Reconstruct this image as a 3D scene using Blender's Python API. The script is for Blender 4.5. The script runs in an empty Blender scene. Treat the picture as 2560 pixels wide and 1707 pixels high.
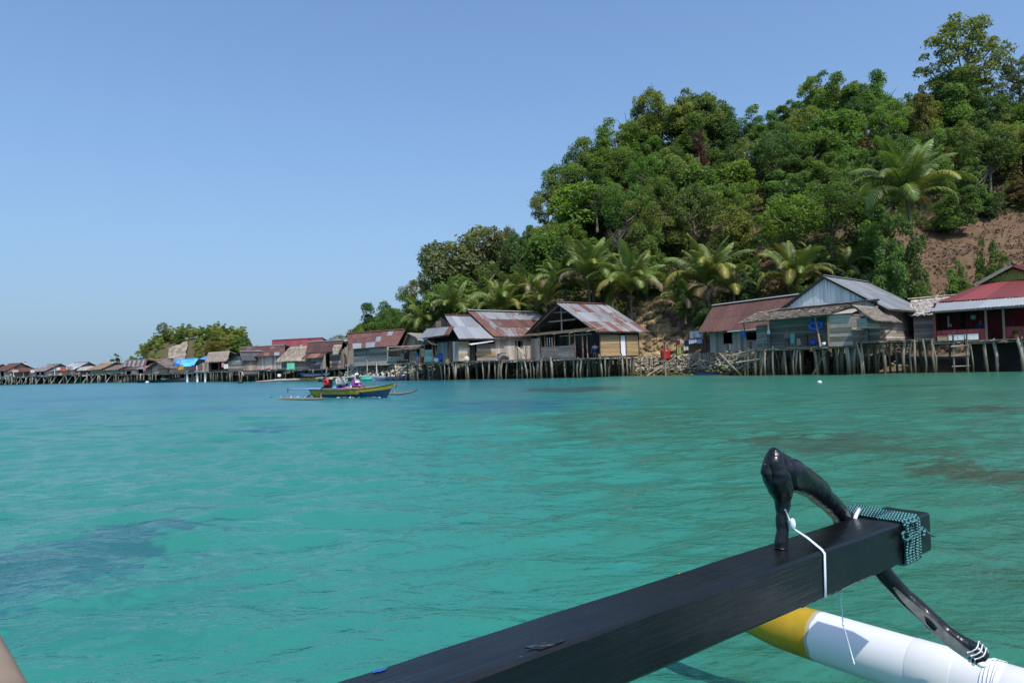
import bpy, bmesh, math, random
import numpy as np
from mathutils import Vector, Matrix

random.seed(7)
RNG = np.random.default_rng(11)
SC = bpy.context.scene
COL = SC.collection
R = math.radians

# ------------------------------------------------------------------ camera
CAM_H, PITCH, ROLL, FPX = 1.40, R(1.83), R(1.73), 1706.7
fwd = Vector((0, math.cos(PITCH), math.sin(PITCH)))
r0 = Vector((1, 0, 0)); u0 = Vector((0, -math.sin(PITCH), math.cos(PITCH)))
RIGHT = r0 * math.cos(ROLL) - u0 * math.sin(ROLL)
UP = u0 * math.cos(ROLL) + r0 * math.sin(ROLL)
ORG = Vector((0, 0, CAM_H))
cd = bpy.data.cameras.new('camera'); cam = bpy.data.objects.new('camera', cd); COL.objects.link(cam)
cd.lens = 24; cd.sensor_width = 36; cd.clip_start = 0.05; cd.clip_end = 20000
mw = Matrix.Identity(4)
for i in range(3):
    mw[i][0] = RIGHT[i]; mw[i][1] = UP[i]; mw[i][2] = -fwd[i]; mw[i][3] = ORG[i]
cam.matrix_world = mw
SC.camera = cam

# ------------------------------------------------------------------ sky, sun, exposure
SUN_AZ = Vector((0.40, -0.917, 0)).normalized(); SUN_EL = R(57)
SUN = Vector((SUN_AZ.x * math.cos(SUN_EL), SUN_AZ.y * math.cos(SUN_EL), math.sin(SUN_EL)))
world = bpy.data.worlds.new('World'); SC.world = world; world.use_nodes = True
wn = world.node_tree; wn.nodes.clear()
sky = wn.nodes.new('ShaderNodeTexSky'); sky.sky_type = 'NISHITA'; sky.sun_disc = False
sky.sun_elevation = SUN_EL; sky.sun_rotation = math.atan2(SUN_AZ.x, SUN_AZ.y)
sky.air_density = 1.0; sky.dust_density = 2.3; sky.ozone_density = 10.0; sky.altitude = 0
bg = wn.nodes.new('ShaderNodeBackground'); bg.inputs['Strength'].default_value = 0.15
wo = wn.nodes.new('ShaderNodeOutputWorld')
# pale blue haze that thickens towards the horizon all round
tg_ = wn.nodes.new('ShaderNodeTexCoord'); sxw = wn.nodes.new('ShaderNodeSeparateXYZ'); wn.links.new(tg_.outputs['Generated'], sxw.inputs[0])
def _wm(op, a, b_):
    n = wn.nodes.new('ShaderNodeMath'); n.operation = op
    for i_, v_ in enumerate((a, b_)):
        if isinstance(v_, (int, float)): n.inputs[i_].default_value = v_
        else: wn.links.new(v_, n.inputs[i_])
    return n.outputs[0]
hz = _wm('MULTIPLY', _wm('POWER', 2.71828, _wm('MULTIPLY', _wm('MAXIMUM', sxw.outputs[2], 0.0), -3.2)), 0.95)
hm = wn.nodes.new('ShaderNodeMix'); hm.data_type = 'RGBA'; wn.links.new(hz, hm.inputs[0]); wn.links.new(sky.outputs[0], hm.inputs[6])
hm.inputs[7].default_value = (1.56, 2.36, 3.12, 1)
wn.links.new(hm.outputs[2], bg.inputs[0]); wn.links.new(bg.outputs[0], wo.inputs[0])
sl = bpy.data.lights.new('sun', 'SUN'); sl.energy = 2.9; sl.angle = R(0.53); sl.color = (1.0, 0.95, 0.87)
so = bpy.data.objects.new('sun', sl); COL.objects.link(so)
so.rotation_euler = SUN.to_track_quat('Z', 'Y').to_euler(); so.location = (40, -30, 90)
SC.view_settings.view_transform = 'Standard'; SC.view_settings.look = 'None'
SC.view_settings.exposure = 0.5; SC.view_settings.gamma = 1.0; SC.view_settings.use_curve_mapping = False
SC.render.engine = 'CYCLES'
SC.cycles.max_bounces = 6; SC.cycles.diffuse_bounces = 3; SC.cycles.glossy_bounces = 2
SC.cycles.transmission_bounces = 3; SC.cycles.use_denoising = True
SC.cycles.caustics_reflective = False; SC.cycles.caustics_refractive = False

# ------------------------------------------------------------------ pixel <-> place
def ray(px, py):
    return fwd + RIGHT * ((px - 1280) / FPX) + UP * (-(py - 853.5) / FPX)
def W(px, py, Y):
    d = ray(px, py); return ORG + d * (Y / d.y)
def onz(px, py, z=0.0):
    d = ray(px, py); return ORG + d * ((z - CAM_H) / d.z)
def G(px, Y, z=0.0):
    """the place at distance Y and height z that is seen in column px"""
    k = (px - 1280) / FPX
    a = RIGHT - fwd * k
    v = Vector((0, Y, z - CAM_H))
    return Vector((-(a.y * v.y + a.z * v.z) / a.x, Y, z))
def proj(p):
    v = Vector(p) - ORG; d = v.dot(fwd)
    return 1280 + FPX * v.dot(RIGHT) / d, 853.5 - FPX * v.dot(UP) / d

# ------------------------------------------------------------------ numpy noise
def _hash(ix, iy, seed):
    h = (ix.astype(np.int64) * 374761393 + iy.astype(np.int64) * 668265263 + seed * 144665) & 0xffffffff
    h = ((h ^ (h >> 13)) * 1274126177) & 0xffffffff
    return ((h ^ (h >> 16)) & 0xffff) / 65535.0
def vnoise(x, y, seed=0):
    ix = np.floor(x); iy = np.floor(y); fx = x - ix; fy = y - iy
    fx = fx * fx * (3 - 2 * fx); fy = fy * fy * (3 - 2 * fy)
    a = _hash(ix, iy, seed); b = _hash(ix + 1, iy, seed); c = _hash(ix, iy + 1, seed); d = _hash(ix + 1, iy + 1, seed)
    return (a * (1 - fx) + b * fx) * (1 - fy) + (c * (1 - fx) + d * fx) * fy
def fbm(x, y, seed=0, n=4):
    s = 0; a = 0.5; t = 0
    for i in range(n):
        s = s + a * vnoise(x * 2 ** i, y * 2 ** i, seed + i); t += a; a *= 0.5
    return s / t
def sstep(a, b, x):
    t = np.clip((x - a) / (b - a), 0, 1); return t * t * (3 - 2 * t)

# ------------------------------------------------------------------ object helpers
def npmesh(name, v, f, mat=None, smooth=False):
    v = np.asarray(v, dtype=np.float32).reshape(-1, 3); f = np.asarray(f, dtype=np.int32)
    k = f.shape[1]
    me = bpy.data.meshes.new(name)
    me.vertices.add(len(v)); me.vertices.foreach_set('co', v.ravel())
    me.loops.add(f.size); me.loops.foreach_set('vertex_index', f.ravel())
    me.polygons.add(len(f)); me.polygons.foreach_set('loop_start', np.arange(0, f.size, k, dtype=np.int32))
    me.polygons.foreach_set('loop_total', np.full(len(f), k, dtype=np.int32))
    if smooth: me.polygons.foreach_set('use_smooth', np.ones(len(f), dtype=bool))
    me.update(calc_edges=True)
    if mat: me.materials.append(mat)
    return me
def attr_f(me, name, vals):
    a = me.attributes.new(name, 'FLOAT', 'POINT'); a.data.foreach_set('value', np.asarray(vals, dtype=np.float32))
def attr_c(me, name, vals):
    vals = np.asarray(vals, dtype=np.float32)
    if vals.shape[1] == 3: vals = np.concatenate([vals, np.ones((len(vals), 1), np.float32)], 1)
    a = me.attributes.new(name, 'FLOAT_COLOR', 'POINT'); a.data.foreach_set('color', vals.ravel())
def add(name, me, parent=None, loc=(0, 0, 0), rot=None, scale=None, color=None, mtx=None):
    o = bpy.data.objects.new(name, me); COL.objects.link(o)
    if parent is not None: o.parent = parent
    if mtx is not None: o.matrix_basis = mtx
    else:
        o.location = loc
        if rot is not None: o.rotation_euler = rot
        if scale is not None: o.scale = scale
    if color is not None: o.color = (*color[:3], 1)
    return o
def tag(o, label=None, cat=None, group=None, kind=None):
    if label: o['label'] = label
    if cat: o['category'] = cat
    if group: o['group'] = group
    if kind: o['kind'] = kind
    return o
def empty(name, label, cat, loc=(0, 0, 0), rz=0.0, group=None):
    o = bpy.data.objects.new(name, None); COL.objects.link(o)
    o.location = loc; o.rotation_euler = (0, 0, rz); o.empty_display_size = 0.3
    return tag(o, label, cat, group)
def bm_mesh(name, bm, mat=None, smooth=False):
    me = bpy.data.meshes.new(name); bm.normal_update(); bm.to_mesh(me); bm.free()
    if mat: me.materials.append(mat)
    if smooth:
        for p in me.polygons: p.use_smooth = True
    return me
class MB:
    """collects simple shapes into one mesh"""
    def __init__(s): s.v = []; s.f = []; s.mi = []; s.uv = {}
    def quad(s, a, b, c, d, mi=0):
        n = len(s.v); s.v += [tuple(a), tuple(b), tuple(c), tuple(d)]; s.f.append((n, n + 1, n + 2, n + 3)); s.mi.append(mi)
    def poly(s, pts, mi=0):
        n = len(s.v); s.v += [tuple(p) for p in pts]; s.f.append(tuple(range(n, n + len(pts)))); s.mi.append(mi)
    def box(s, c, d, rz=0.0, mi=0, m=None):
        cx, cy, cz = c; dx, dy, dz = d[0] / 2, d[1] / 2, d[2] / 2
        n = len(s.v); cs, sn = math.cos(rz), math.sin(rz)
        for z in (-dz, dz):
            for x, y in ((-dx, -dy), (dx, -dy), (dx, dy), (-dx, dy)):
                p = Vector((cx + x * cs - y * sn, cy + x * sn + y * cs, cz + z))
                if m is not None: p = m @ Vector((x, y, z))
                s.v.append(tuple(p))
        for f in ((0, 3, 2, 1), (4, 5, 6, 7), (0, 1, 5, 4), (1, 2, 6, 5), (2, 3, 7, 6), (3, 0, 4, 7)):
            s.f.append(tuple(n + i for i in f)); s.mi.append(mi)
    def bar(s, a, b, w, h=None, mi=0, up=Vector((0, 0, 1))):
        a = Vector(a); b = Vector(b); h = h or w; d = b - a; L = d.length
        if L < 1e-6: return
        d.normalize(); sd = d.cross(up)
        if sd.length < 1e-3: sd = d.cross(Vector((1, 0, 0)))
        sd.normalize(); u = sd.cross(d)
        m = Matrix((( d.x, sd.x, u.x, (a.x + b.x) / 2), (d.y, sd.y, u.y, (a.y + b.y) / 2), (d.z, sd.z, u.z, (a.z + b.z) / 2), (0, 0, 0, 1)))
        s.box((0, 0, 0), (L, w, h), m=m, mi=mi)
    def tube(s, pts, rad, n=8, mi=0, cap=True, flat=None, flatdir=None):
        pts = [Vector(p) for p in pts]
        if not hasattr(rad, '__len__'): rad = [rad] * len(pts)
        base = len(s.v); ref = Vector((0, 0, 1))
        d0 = (pts[1] - pts[0]).normalized()
        if abs(d0.z) > 0.9: ref = Vector((0, 1, 0))
        if flatdir is not None: ref = Vector(flatdir)
        for i, p in enumerate(pts):
            d = (pts[min(i + 1, len(pts) - 1)] - pts[max(i - 1, 0)]).normalized()
            a = d.cross(ref)
            if a.length < 1e-4: a = d.cross(Vector((1, 0, 0)))
            a.normalize(); b = a.cross(d)
            if flatdir is None: ref = b
            for k in range(n):
                t = 2 * math.pi * k / n
                s.v.append(tuple(p + (a * math.cos(t) * (flat or 1.0) + b * math.sin(t)) * rad[i]))
        for i in range(len(pts) - 1):
            for k in range(n):
                s.f.append((base + i * n + k, base + i * n + (k + 1) % n, base + (i + 1) * n + (k + 1) % n, base + (i + 1) * n + k)); s.mi.append(mi)
        if cap:
            s.f.append(tuple(base + k for k in range(n))); s.mi.append(mi)
            e = base + (len(pts) - 1) * n
            s.f.append(tuple(e + n - 1 - k for k in range(n))); s.mi.append(mi)
    def lathe(s, prof, c=(0, 0, 0), n=16, mi=0, sx=1.0, sy=1.0):
        base = len(s.v)
        for r, z in prof:
            for k in range(n):
                t = 2 * math.pi * k / n; s.v.append((c[0] + r * math.cos(t) * sx, c[1] + r * math.sin(t) * sy, c[2] + z))
        for i in range(len(prof) - 1):
            for k in range(n):
                s.f.append((base + i * n + k, base + i * n + (k + 1) % n, base + (i + 1) * n + (k + 1) % n, base + (i + 1) * n + k)); s.mi.append(mi)
    def ball(s, c, r, n=10, mi=0, sc=(1, 1, 1)):
        prof = [(r * math.sin(math.pi * i / (n // 2 + 2)), -r * math.cos(math.pi * i / (n // 2 + 2))) for i in range(n // 2 + 3)]
        b = len(s.v); s.lathe([(max(q, 1e-4), z) for q, z in prof], (0, 0, 0), n, mi)
        for i in range(b, len(s.v)):
            x, y, z = s.v[i]; s.v[i] = (c[0] + x * sc[0], c[1] + y * sc[1], c[2] + z * sc[2])
    def mesh(s, name, mats, smooth=False):
        me = bpy.data.meshes.new(name); me.from_pydata(s.v, [], s.f)
        for m in (mats if isinstance(mats, (list, tuple)) else [mats]): me.materials.append(m)
        if any(s.mi): me.polygons.foreach_set('material_index', s.mi)
        if smooth: me.polygons.foreach_set('use_smooth', [True] * len(s.f))
        me.update(); return me
    def build(s, name, mats, parent=None, smooth=False, **k):
        return add(name, s.mesh(name, mats, smooth), parent, **k)

# ------------------------------------------------------------------ materials
def newmat(name):
    m = bpy.data.materials.new(name); m.use_nodes = True; nt = m.node_tree
    b = nt.nodes['Principled BSDF']; return m, nt, b
def node(nt, t, **k):
    n = nt.nodes.new(t)
    for a, v in k.items(): setattr(n, a, v)
    return n
def lk(nt, a, b): nt.links.new(a, b)
def math_n(nt, op, a, b=None, clamp=False):
    n = node(nt, 'ShaderNodeMath', operation=op, use_clamp=clamp)
    for i, v in enumerate((a, b)):
        if v is None: continue
        if isinstance(v, (int, float)): n.inputs[i].default_value = v
        else: lk(nt, v, n.inputs[i])
    return n.outputs[0]
def mixc(nt, f, a, b, bt='MIX'):
    n = node(nt, 'ShaderNodeMix', data_type='RGBA', blend_type=bt)
    for i, v in ((0, f), (6, a), (7, b)):
        if isinstance(v, (int, float)): n.inputs[i].default_value = v
        elif isinstance(v, tuple): n.inputs[i].default_value = (*v[:3], 1)
        else: lk(nt, v, n.inputs[i])
    return n.outputs[2]
def ramp(nt, f, stops):
    n = node(nt, 'ShaderNodeValToRGB'); e = n.color_ramp.elements
    while len(e) < len(stops): e.new(0.5)
    for i, (p, c) in enumerate(stops):
        e[i].position = p; e[i].color = (*c, 1) if len(c) == 3 else c
    lk(nt, f, n.inputs[0]); return n.outputs[0]
def noise_n(nt, vec, scale, detail=4, rough=0.55, dist=0.0, col=False):
    n = node(nt, 'ShaderNodeTexNoise'); n.inputs['Scale'].default_value = scale
    n.inputs['Detail'].default_value = detail; n.inputs['Roughness'].default_value = rough; n.inputs['Distortion'].default_value = dist
    if vec is not None: lk(nt, vec, n.inputs['Vector'])
    return n.outputs['Color' if col else 'Fac']
def mapping(nt, vec, scale=(1, 1, 1), loc=None):
    n = node(nt, 'ShaderNodeMapping'); n.inputs['Scale'].default_value = scale
    lk(nt, vec, n.inputs['Vector'])
    if loc is not None:
        if isinstance(loc, tuple): n.inputs['Location'].default_value = loc
        else: lk(nt, loc, n.inputs['Location'])
    return n.outputs[0]
def bump(nt, b, h, strength=0.3, dist=0.01):
    n = node(nt, 'ShaderNodeBump'); n.inputs['Strength'].default_value = strength; n.inputs['Distance'].default_value = dist
    lk(nt, h, n.inputs['Height']); lk(nt, n.outputs[0], b.inputs['Normal']); return n
def rnd_off(nt):
    oi = node(nt, 'ShaderNodeObjectInfo')
    c = node(nt, 'ShaderNodeCombineXYZ')
    for i in range(3): lk(nt, math_n(nt, 'MULTIPLY', oi.outputs['Random'], 37.0 + 19 * i), c.inputs[i])
    return oi, c.outputs[0]

def plain(name, col, rough=0.6, metal=0.0, var=0.25, scale=6.0, spec=0.4, bmp=0.0):
    m, nt, b = newmat(name)
    tc = node(nt, 'ShaderNodeTexCoord'); oi, off = rnd_off(nt)
    v = mapping(nt, tc.outputs['Object'], (1, 1, 1), off)
    n = noise_n(nt, v, scale, 5, 0.6)
    dk = tuple(c * (1 - var) for c in col); lt = tuple(min(1, c * (1 + var)) for c in col)
    lk(nt, ramp(nt, n, [(0.3, dk), (0.7, lt)]), b.inputs['Base Color'])
    b.inputs['Roughness'].default_value = rough; b.inputs['Metallic'].default_value = metal
    b.inputs['Specular IOR Level'].default_value = spec
    if bmp: bump(nt, b, n, bmp, 0.01)
    return m
def woodmat(name, dark, light, vmin=0.55, vmax=1.25, wet=False, scale=(1.2, 6, 14), rough=0.85):
    """weathered boards: grain along the board's own length, tone differs from board to board"""
    m, nt, b = newmat(name)
    tc = node(nt, 'ShaderNodeTexCoord'); oi, off = rnd_off(nt)
    v = mapping(nt, tc.outputs['Object'], scale, off)
    g = noise_n(nt, v, 1.6, 6, 0.65, 0.4)
    c = ramp(nt, g, [(0.28, dark), (0.5, tuple((a + d) / 2 for a, d in zip(dark, light))), (0.72, light)])
    st = noise_n(nt, mapping(nt, tc.outputs['Object'], (2.2, 2, 1.6), off), 1.3, 3)
    k = math_n(nt, 'ADD', math_n(nt, 'MULTIPLY', oi.outputs['Random'], vmax - vmin), vmin)
    k = math_n(nt, 'MULTIPLY', k, math_n(nt, 'ADD', math_n(nt, 'MULTIPLY', st, 0.7), 0.62))
    cc = node(nt, 'ShaderNodeCombineXYZ')
    for i in range(3): lk(nt, k, cc.inputs[i])
    col = mixc(nt, 1.0, c, cc.outputs[0], 'MULTIPLY')
    if wet:                                                        # sea growth at the foot of the piles
        gp = node(nt, 'ShaderNodeNewGeometry'); sx = node(nt, 'ShaderNodeSeparateXYZ'); lk(nt, gp.outputs['Position'], sx.inputs[0])
        mr = node(nt, 'ShaderNodeMapRange'); lk(nt, sx.outputs[2], mr.inputs[0]); mr.inputs[1].default_value = 0.15; mr.inputs[2].default_value = 1.25
        w = math_n(nt, 'ADD', mr.outputs[0], math_n(nt, 'MULTIPLY', math_n(nt, 'SUBTRACT', st, 0.5), 0.9), True)
        col = mixc(nt, w, (0.055, 0.06, 0.03), col)
    lk(nt, col, b.inputs['Base Color']); b.inputs['Roughness'].default_value = rough
    b.inputs['Specular IOR Level'].default_value = 0.25
    bump(nt, b, g, 0.5, 0.01)
    return m
def sheetmat(name, base, rust_d=(0.058, 0.030, 0.030), rust_l=(0.165, 0.068, 0.046), metal=0.25):
    """corrugated iron: rust runs down the slope (UV v), how much is the object's own colour red, tone is green"""
    m, nt, b = newmat(name)
    uv = node(nt, 'ShaderNodeUVMap'); oi, off = rnd_off(nt)
    v = mapping(nt, uv.outputs[0], (3.2, 0.42, 1), off)
    n1 = noise_n(nt, v, 1.5, 6, 0.7)
    n2 = noise_n(nt, mapping(nt, uv.outputs[0], (0.8, 0.6, 1), off), 1.2, 3)
    n3 = noise_n(nt, mapping(nt, uv.outputs[0], (9, 2.0, 1), off), 2.0, 4)
    sp = node(nt, 'ShaderNodeSeparateColor'); lk(nt, oi.outputs['Color'], sp.inputs[0])
    f = math_n(nt, 'ADD', math_n(nt, 'MULTIPLY', n1, 0.75), math_n(nt, 'MULTIPLY', n2, 0.5))
    f = math_n(nt, 'ADD', f, math_n(nt, 'SUBTRACT', math_n(nt, 'MULTIPLY', sp.outputs[0], 1.3), 1.27))
    f = math_n(nt, 'MULTIPLY', f, 8.0, True)
    rust = ramp(nt, n3, [(0.3, rust_d), (0.7, rust_l)])
    kk = math_n(nt, 'MULTIPLY', math_n(nt, 'ADD', math_n(nt, 'MULTIPLY', n3, 0.45), 0.78), sp.outputs[1])
    cc = node(nt, 'ShaderNodeCombineXYZ')
    for i in range(3): lk(nt, kk, cc.inputs[i])
    bs = mixc(nt, 1.0, base, cc.outputs[0], 'MULTIPLY')
    rs = mixc(nt, 1.0, rust, cc.outputs[0], 'MULTIPLY')
    lk(nt, mixc(nt, f, bs, rs), b.inputs['Base Color'])
    lk(nt, math_n(nt, 'MULTIPLY', math_n(nt, 'SUBTRACT', 1.0, f), metal), b.inputs['Metallic'])
    lk(nt, math_n(nt, 'ADD', math_n(nt, 'MULTIPLY', f, 0.35), 0.5), b.inputs['Roughness'])
    return m
def leafmat(name, trans=0.5, rough=0.5):
    m, nt, b = newmat(name)
    oi = node(nt, 'ShaderNodeObjectInfo'); at = node(nt, 'ShaderNodeAttribute', attribute_name='tint')
    c = ramp(nt, at.outputs['Fac'], [(0.0, (0.55, 0.55, 0.52)), (0.5, (0.98, 0.98, 0.95)), (0.9, (1.35, 1.28, 1.08)), (1.0, (1.8, 1.6, 1.2))])
    col = mixc(nt, 1.0, oi.outputs['Color'], c, 'MULTIPLY')
    lk(nt, col, b.inputs['Base Color']); b.inputs['Roughness'].default_value = rough
    b.inputs['Specular IOR Level'].default_value = 0.35
    tr = node(nt, 'ShaderNodeBsdfTranslucent'); lk(nt, mixc(nt, 1.0, col, (1.2, 1.25, 0.5), 'MULTIPLY'), tr.inputs[0])
    mx = node(nt, 'ShaderNodeMixShader'); mx.inputs[0].default_value = trans
    lk(nt, b.outputs[0], mx.inputs[1]); lk(nt, tr.outputs[0], mx.inputs[2]); lk(nt, mx.outputs[0], nt.nodes['Material Output'].inputs[0])
    return m
def colmat(name, rough=0.9, attr='col', detail=3.0, amt=0.35, bmp=0.4, spec=0.3):
    """colour carried by the mesh, broken up by grain"""
    m, nt, b = newmat(name)
    at = node(nt, 'ShaderNodeAttribute', attribute_name=attr)
    tc = node(nt, 'ShaderNodeTexCoord')
    n = noise_n(nt, tc.outputs['Object'], detail, 7, 0.65)
    k = math_n(nt, 'ADD', math_n(nt, 'MULTIPLY', n, amt * 2), 1 - amt)
    cc = node(nt, 'ShaderNodeCombineXYZ')
    for i in range(3): lk(nt, k, cc.inputs[i])
    lk(nt, mixc(nt, 1.0, at.outputs['Color'], cc.outputs[0], 'MULTIPLY'), b.inputs['Base Color'])
    b.inputs['Roughness'].default_value = rough; b.inputs['Specular IOR Level'].default_value = spec
    if bmp: bump(nt, b, n, bmp, 0.15)
    return m

WOOD = woodmat('weathered_grey_wood', (0.16, 0.135, 0.11), (0.52, 0.455, 0.385), 0.45, 1.25)
WOODW = woodmat('pale_grey_wood', (0.30, 0.262, 0.22), (0.66, 0.59, 0.51), 0.6, 1.2)
WOODB = woodmat('blue_grey_wood', (0.20, 0.182, 0.158), (0.50, 0.46, 0.41), 0.6, 1.2)
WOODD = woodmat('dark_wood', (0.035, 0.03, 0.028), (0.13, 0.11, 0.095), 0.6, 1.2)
WOODT = woodmat('tan_wood', (0.26, 0.17, 0.09), (0.52, 0.38, 0.22), 0.75, 1.15)
BAMBOO = woodmat('woven_bamboo', (0.28, 0.175, 0.08), (0.50, 0.36, 0.19), 0.85, 1.12, scale=(9, 4, 16))
PILE = woodmat('pile_wood', (0.18, 0.155, 0.12), (0.50, 0.44, 0.35), 0.6, 1.2, wet=True, scale=(8, 8, 1.2))
POLE = woodmat('pole_wood', (0.18, 0.13, 0.09), (0.42, 0.33, 0.25), 0.7, 1.2, scale=(8, 8, 1.2))
WHITEP = plain('white_paint', (0.72, 0.74, 0.75), 0.5, var=0.12)
IRON = sheetmat('corrugated_iron', (0.24, 0.247, 0.255))
REDROOF = sheetmat('red_painted_iron', (0.195, 0.042, 0.042), metal=0.0, rust_d=(0.13, 0.036, 0.034), rust_l=(0.18, 0.055, 0.048))
BLUEROOF = sheetmat('blue_painted_iron', (0.085, 0.40, 0.78), metal=0.0)
DARKIN = plain('painted_interior_shade', (0.02, 0.017, 0.015), 0.95)  # the shade inside the houses is put into this near-black colour
LEAF = leafmat('leaf_green'); FROND = leafmat('palm_leaf', 0.25, 0.42)
BARK = woodmat('bark', (0.07, 0.055, 0.045), (0.24, 0.20, 0.16), 0.7, 1.2, scale=(5, 5, 5))
THATCH = colmat('palm_thatch', 0.95, 'col', 9.0, 0.3, 0.3)
EARTH = colmat('earth', 0.97, 'col', 1.1, 0.55, 0.9)
ROCK = colmat('rock', 0.95, 'col', 0.9, 0.45, 0.8)
STONE = plain('coral_stone', (0.33, 0.30, 0.23), 0.95, var=0.5, scale=2.5, bmp=0.5)
PALE_STONE = plain('pale_coral_stone', (0.50, 0.47, 0.38), 0.95, var=0.35, scale=2.5, bmp=0.5)
MOSS_STONE = plain('mossy_stone', (0.10, 0.105, 0.035), 0.95, var=0.6, scale=2.0, bmp=0.5)
ROPE_T = plain('grey_rope', (0.35, 0.33, 0.3), 0.9)
def paint(name, col, rough=0.4, var=0.12): return plain(name, col, rough, var=var, scale=5)

UNIT = None
def unit_plank(mat):
    key = 'plank_' + mat.name
    me = bpy.data.meshes.get(key)
    if me: return me
    b = MB(); b.box((0, 0, 0), (1, 1, 1)); return b.mesh(key, mat)

# ------------------------------------------------------------------ lie of the land
def col_of(x, y): return 1280 + FPX * np.asarray(x) / np.asarray(y)
SH_U = [-1200, -60, 0, 290, 430, 575, 700, 857, 940, 1000, 1100, 1255, 1480, 1640, 1760, 1870, 2060, 2200, 2340, 2560, 3000, 3600]
SH_D = [190, 164, 160, 134, 120, 104, 93, 78, 74, 71, 69, 65.5, 62, 58.5, 56, 50, 47, 46, 44.5, 42, 38, 34]
def shore(u): return np.interp(u, SH_U, SH_D)
RD_U = [-1200, 780, 900, 1000, 1100, 1300, 1500, 2000, 2560, 3600]
RD_D = [230, 130, 118, 108, 102, 101, 102, 100, 96, 80]
def ridge_d(u): return np.interp(u, RD_U, RD_D)
# skyline of the tree tops as seen in the photograph (column, row)
SKY_PT = [(820, 905), (871, 842), (905, 800), (936, 767), (980, 742), (1045, 715), (1088, 700), (1110, 660), (1154, 628), (1219, 606), (1252, 592), (1300, 560),
          (1348, 515), (1376, 460), (1418, 400), (1462, 350), (1532, 318), (1556, 286), (1633, 262), (1660, 222), (1720, 209), (1796, 245), (1839, 300),
          (1872, 275), (1959, 247), (2014, 220), (2068, 176), (2177, 182), (2231, 223), (2275, 205), (2330, 225), (2460, 225), (2560, 200), (2900, 215), (3600, 300)]
def skyline_z(u, D):
    py = np.interp(u, [p[0] for p in SKY_PT], [p[1] for p in SKY_PT])
    return W(float(u), float(py), float(D)).z
TREE_TOP = 8.0
_hu = np.arange(-1200, 3620, 20.0)
_hz = np.array([skyline_z(u, ridge_d(u)) - TREE_TOP for u in _hu])
_hz = np.maximum(_hz, 1.3); _hz[_hu < 860] = 1.2
_hz = np.convolve(np.pad(_hz, 3, mode='edge'), np.ones(7) / 7, 'valid')
def ridge_z(u): return np.interp(u, _hu, _hz)
def hill_z(u, D):
    """height of the ground in column u at distance D"""
    u = np.asarray(u, float); D = np.asarray(D, float)
    ds = shore(u); dr = ridge_d(u); hr = ridge_z(u)
    d0 = ds + 9.0
    t = np.clip((D - d0) / (dr - d0), 0, 1)
    up = 1.4 + (hr - 1.4) * t ** 0.92
    back = np.clip((D - dr) / 70.0, 0, 1)
    z = np.where(D <= dr, up, hr - (hr + 2.5) * back * back * (3 - 2 * back))
    bank = np.interp(D - ds, [-6, -1.0, 1.5, 5.0, 9.0], [-1.6, -0.9, -0.05, 0.9, 1.4])
    return np.where(D < d0, bank, z)
def ground(x, y): return float(hill_z(col_of(x, y), y))

us = np.concatenate([np.arange(-1200, 800, 40), np.arange(800, 2640, 8), np.arange(2640, 3620, 40)])
def drow(u):
    ds = shore(u); dr = ridge_d(u)
    return np.concatenate([ds + np.array([-6, -3, -1, 0, 1, 2, 3, 4, 5, 6, 7, 8, 9]), np.linspace(ds + 9.6, dr, 56), dr + np.array([6, 14, 24, 36, 50, 62, 75])])
DD = np.stack([drow(u) for u in us]); UU = np.repeat(us[:, None], DD.shape[1], 1)
XX = (UU - 1280) / FPX * DD; ZZ = hill_z(UU, DD)
lump = (fbm(XX * 0.22, DD * 0.22, 3, 4) - 0.5) * 1.6 + (fbm(XX * 1.3, DD * 1.3, 5, 3) - 0.5) * 0.5
ZZ = ZZ + lump * sstep(3, 14, DD - shore(UU))
nu, nd = UU.shape
idx = np.arange(nu * nd).reshape(nu, nd)
F = np.stack([idx[:-1, :-1], idx[1:, :-1], idx[1:, 1:], idx[:-1, 1:]], -1).reshape(-1, 4)
hill_me = npmesh('hill', np.stack([XX, DD, ZZ], -1), F, EARTH, True)
n1 = fbm(XX * 0.35, DD * 0.35, 21, 4)[..., None]; n2 = fbm(XX * 2.2, DD * 2.2, 25, 3)[..., None]
soil = np.array([0.108, 0.072, 0.045]) * (0.75 + 0.5 * n2) + np.array([0.05, 0.02, 0.0]) * n1
litter = np.array([0.10, 0.075, 0.04]) * (0.6 + 0.8 * n2)
bare = ((sstep(2210, 2270, UU) * (1 - sstep(70, 78, DD))) + sstep(1890, 1910, UU) * (1 - sstep(1960, 1985, UU)))[..., None]
sandc = np.array([0.15, 0.12, 0.08]) * (0.7 + 0.6 * n2)
low = (1 - sstep(6, 13, DD - shore(UU)))[..., None]
colr = litter * (1 - np.clip(bare, 0, 1)) + soil * np.clip(bare, 0, 1)
colr = colr * (1 - low * 0.8) + sandc * low * 0.8
attr_c(hill_me, 'col', colr.reshape(-1, 3))
tag(add('hill', hill_me), kind='structure')

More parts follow.
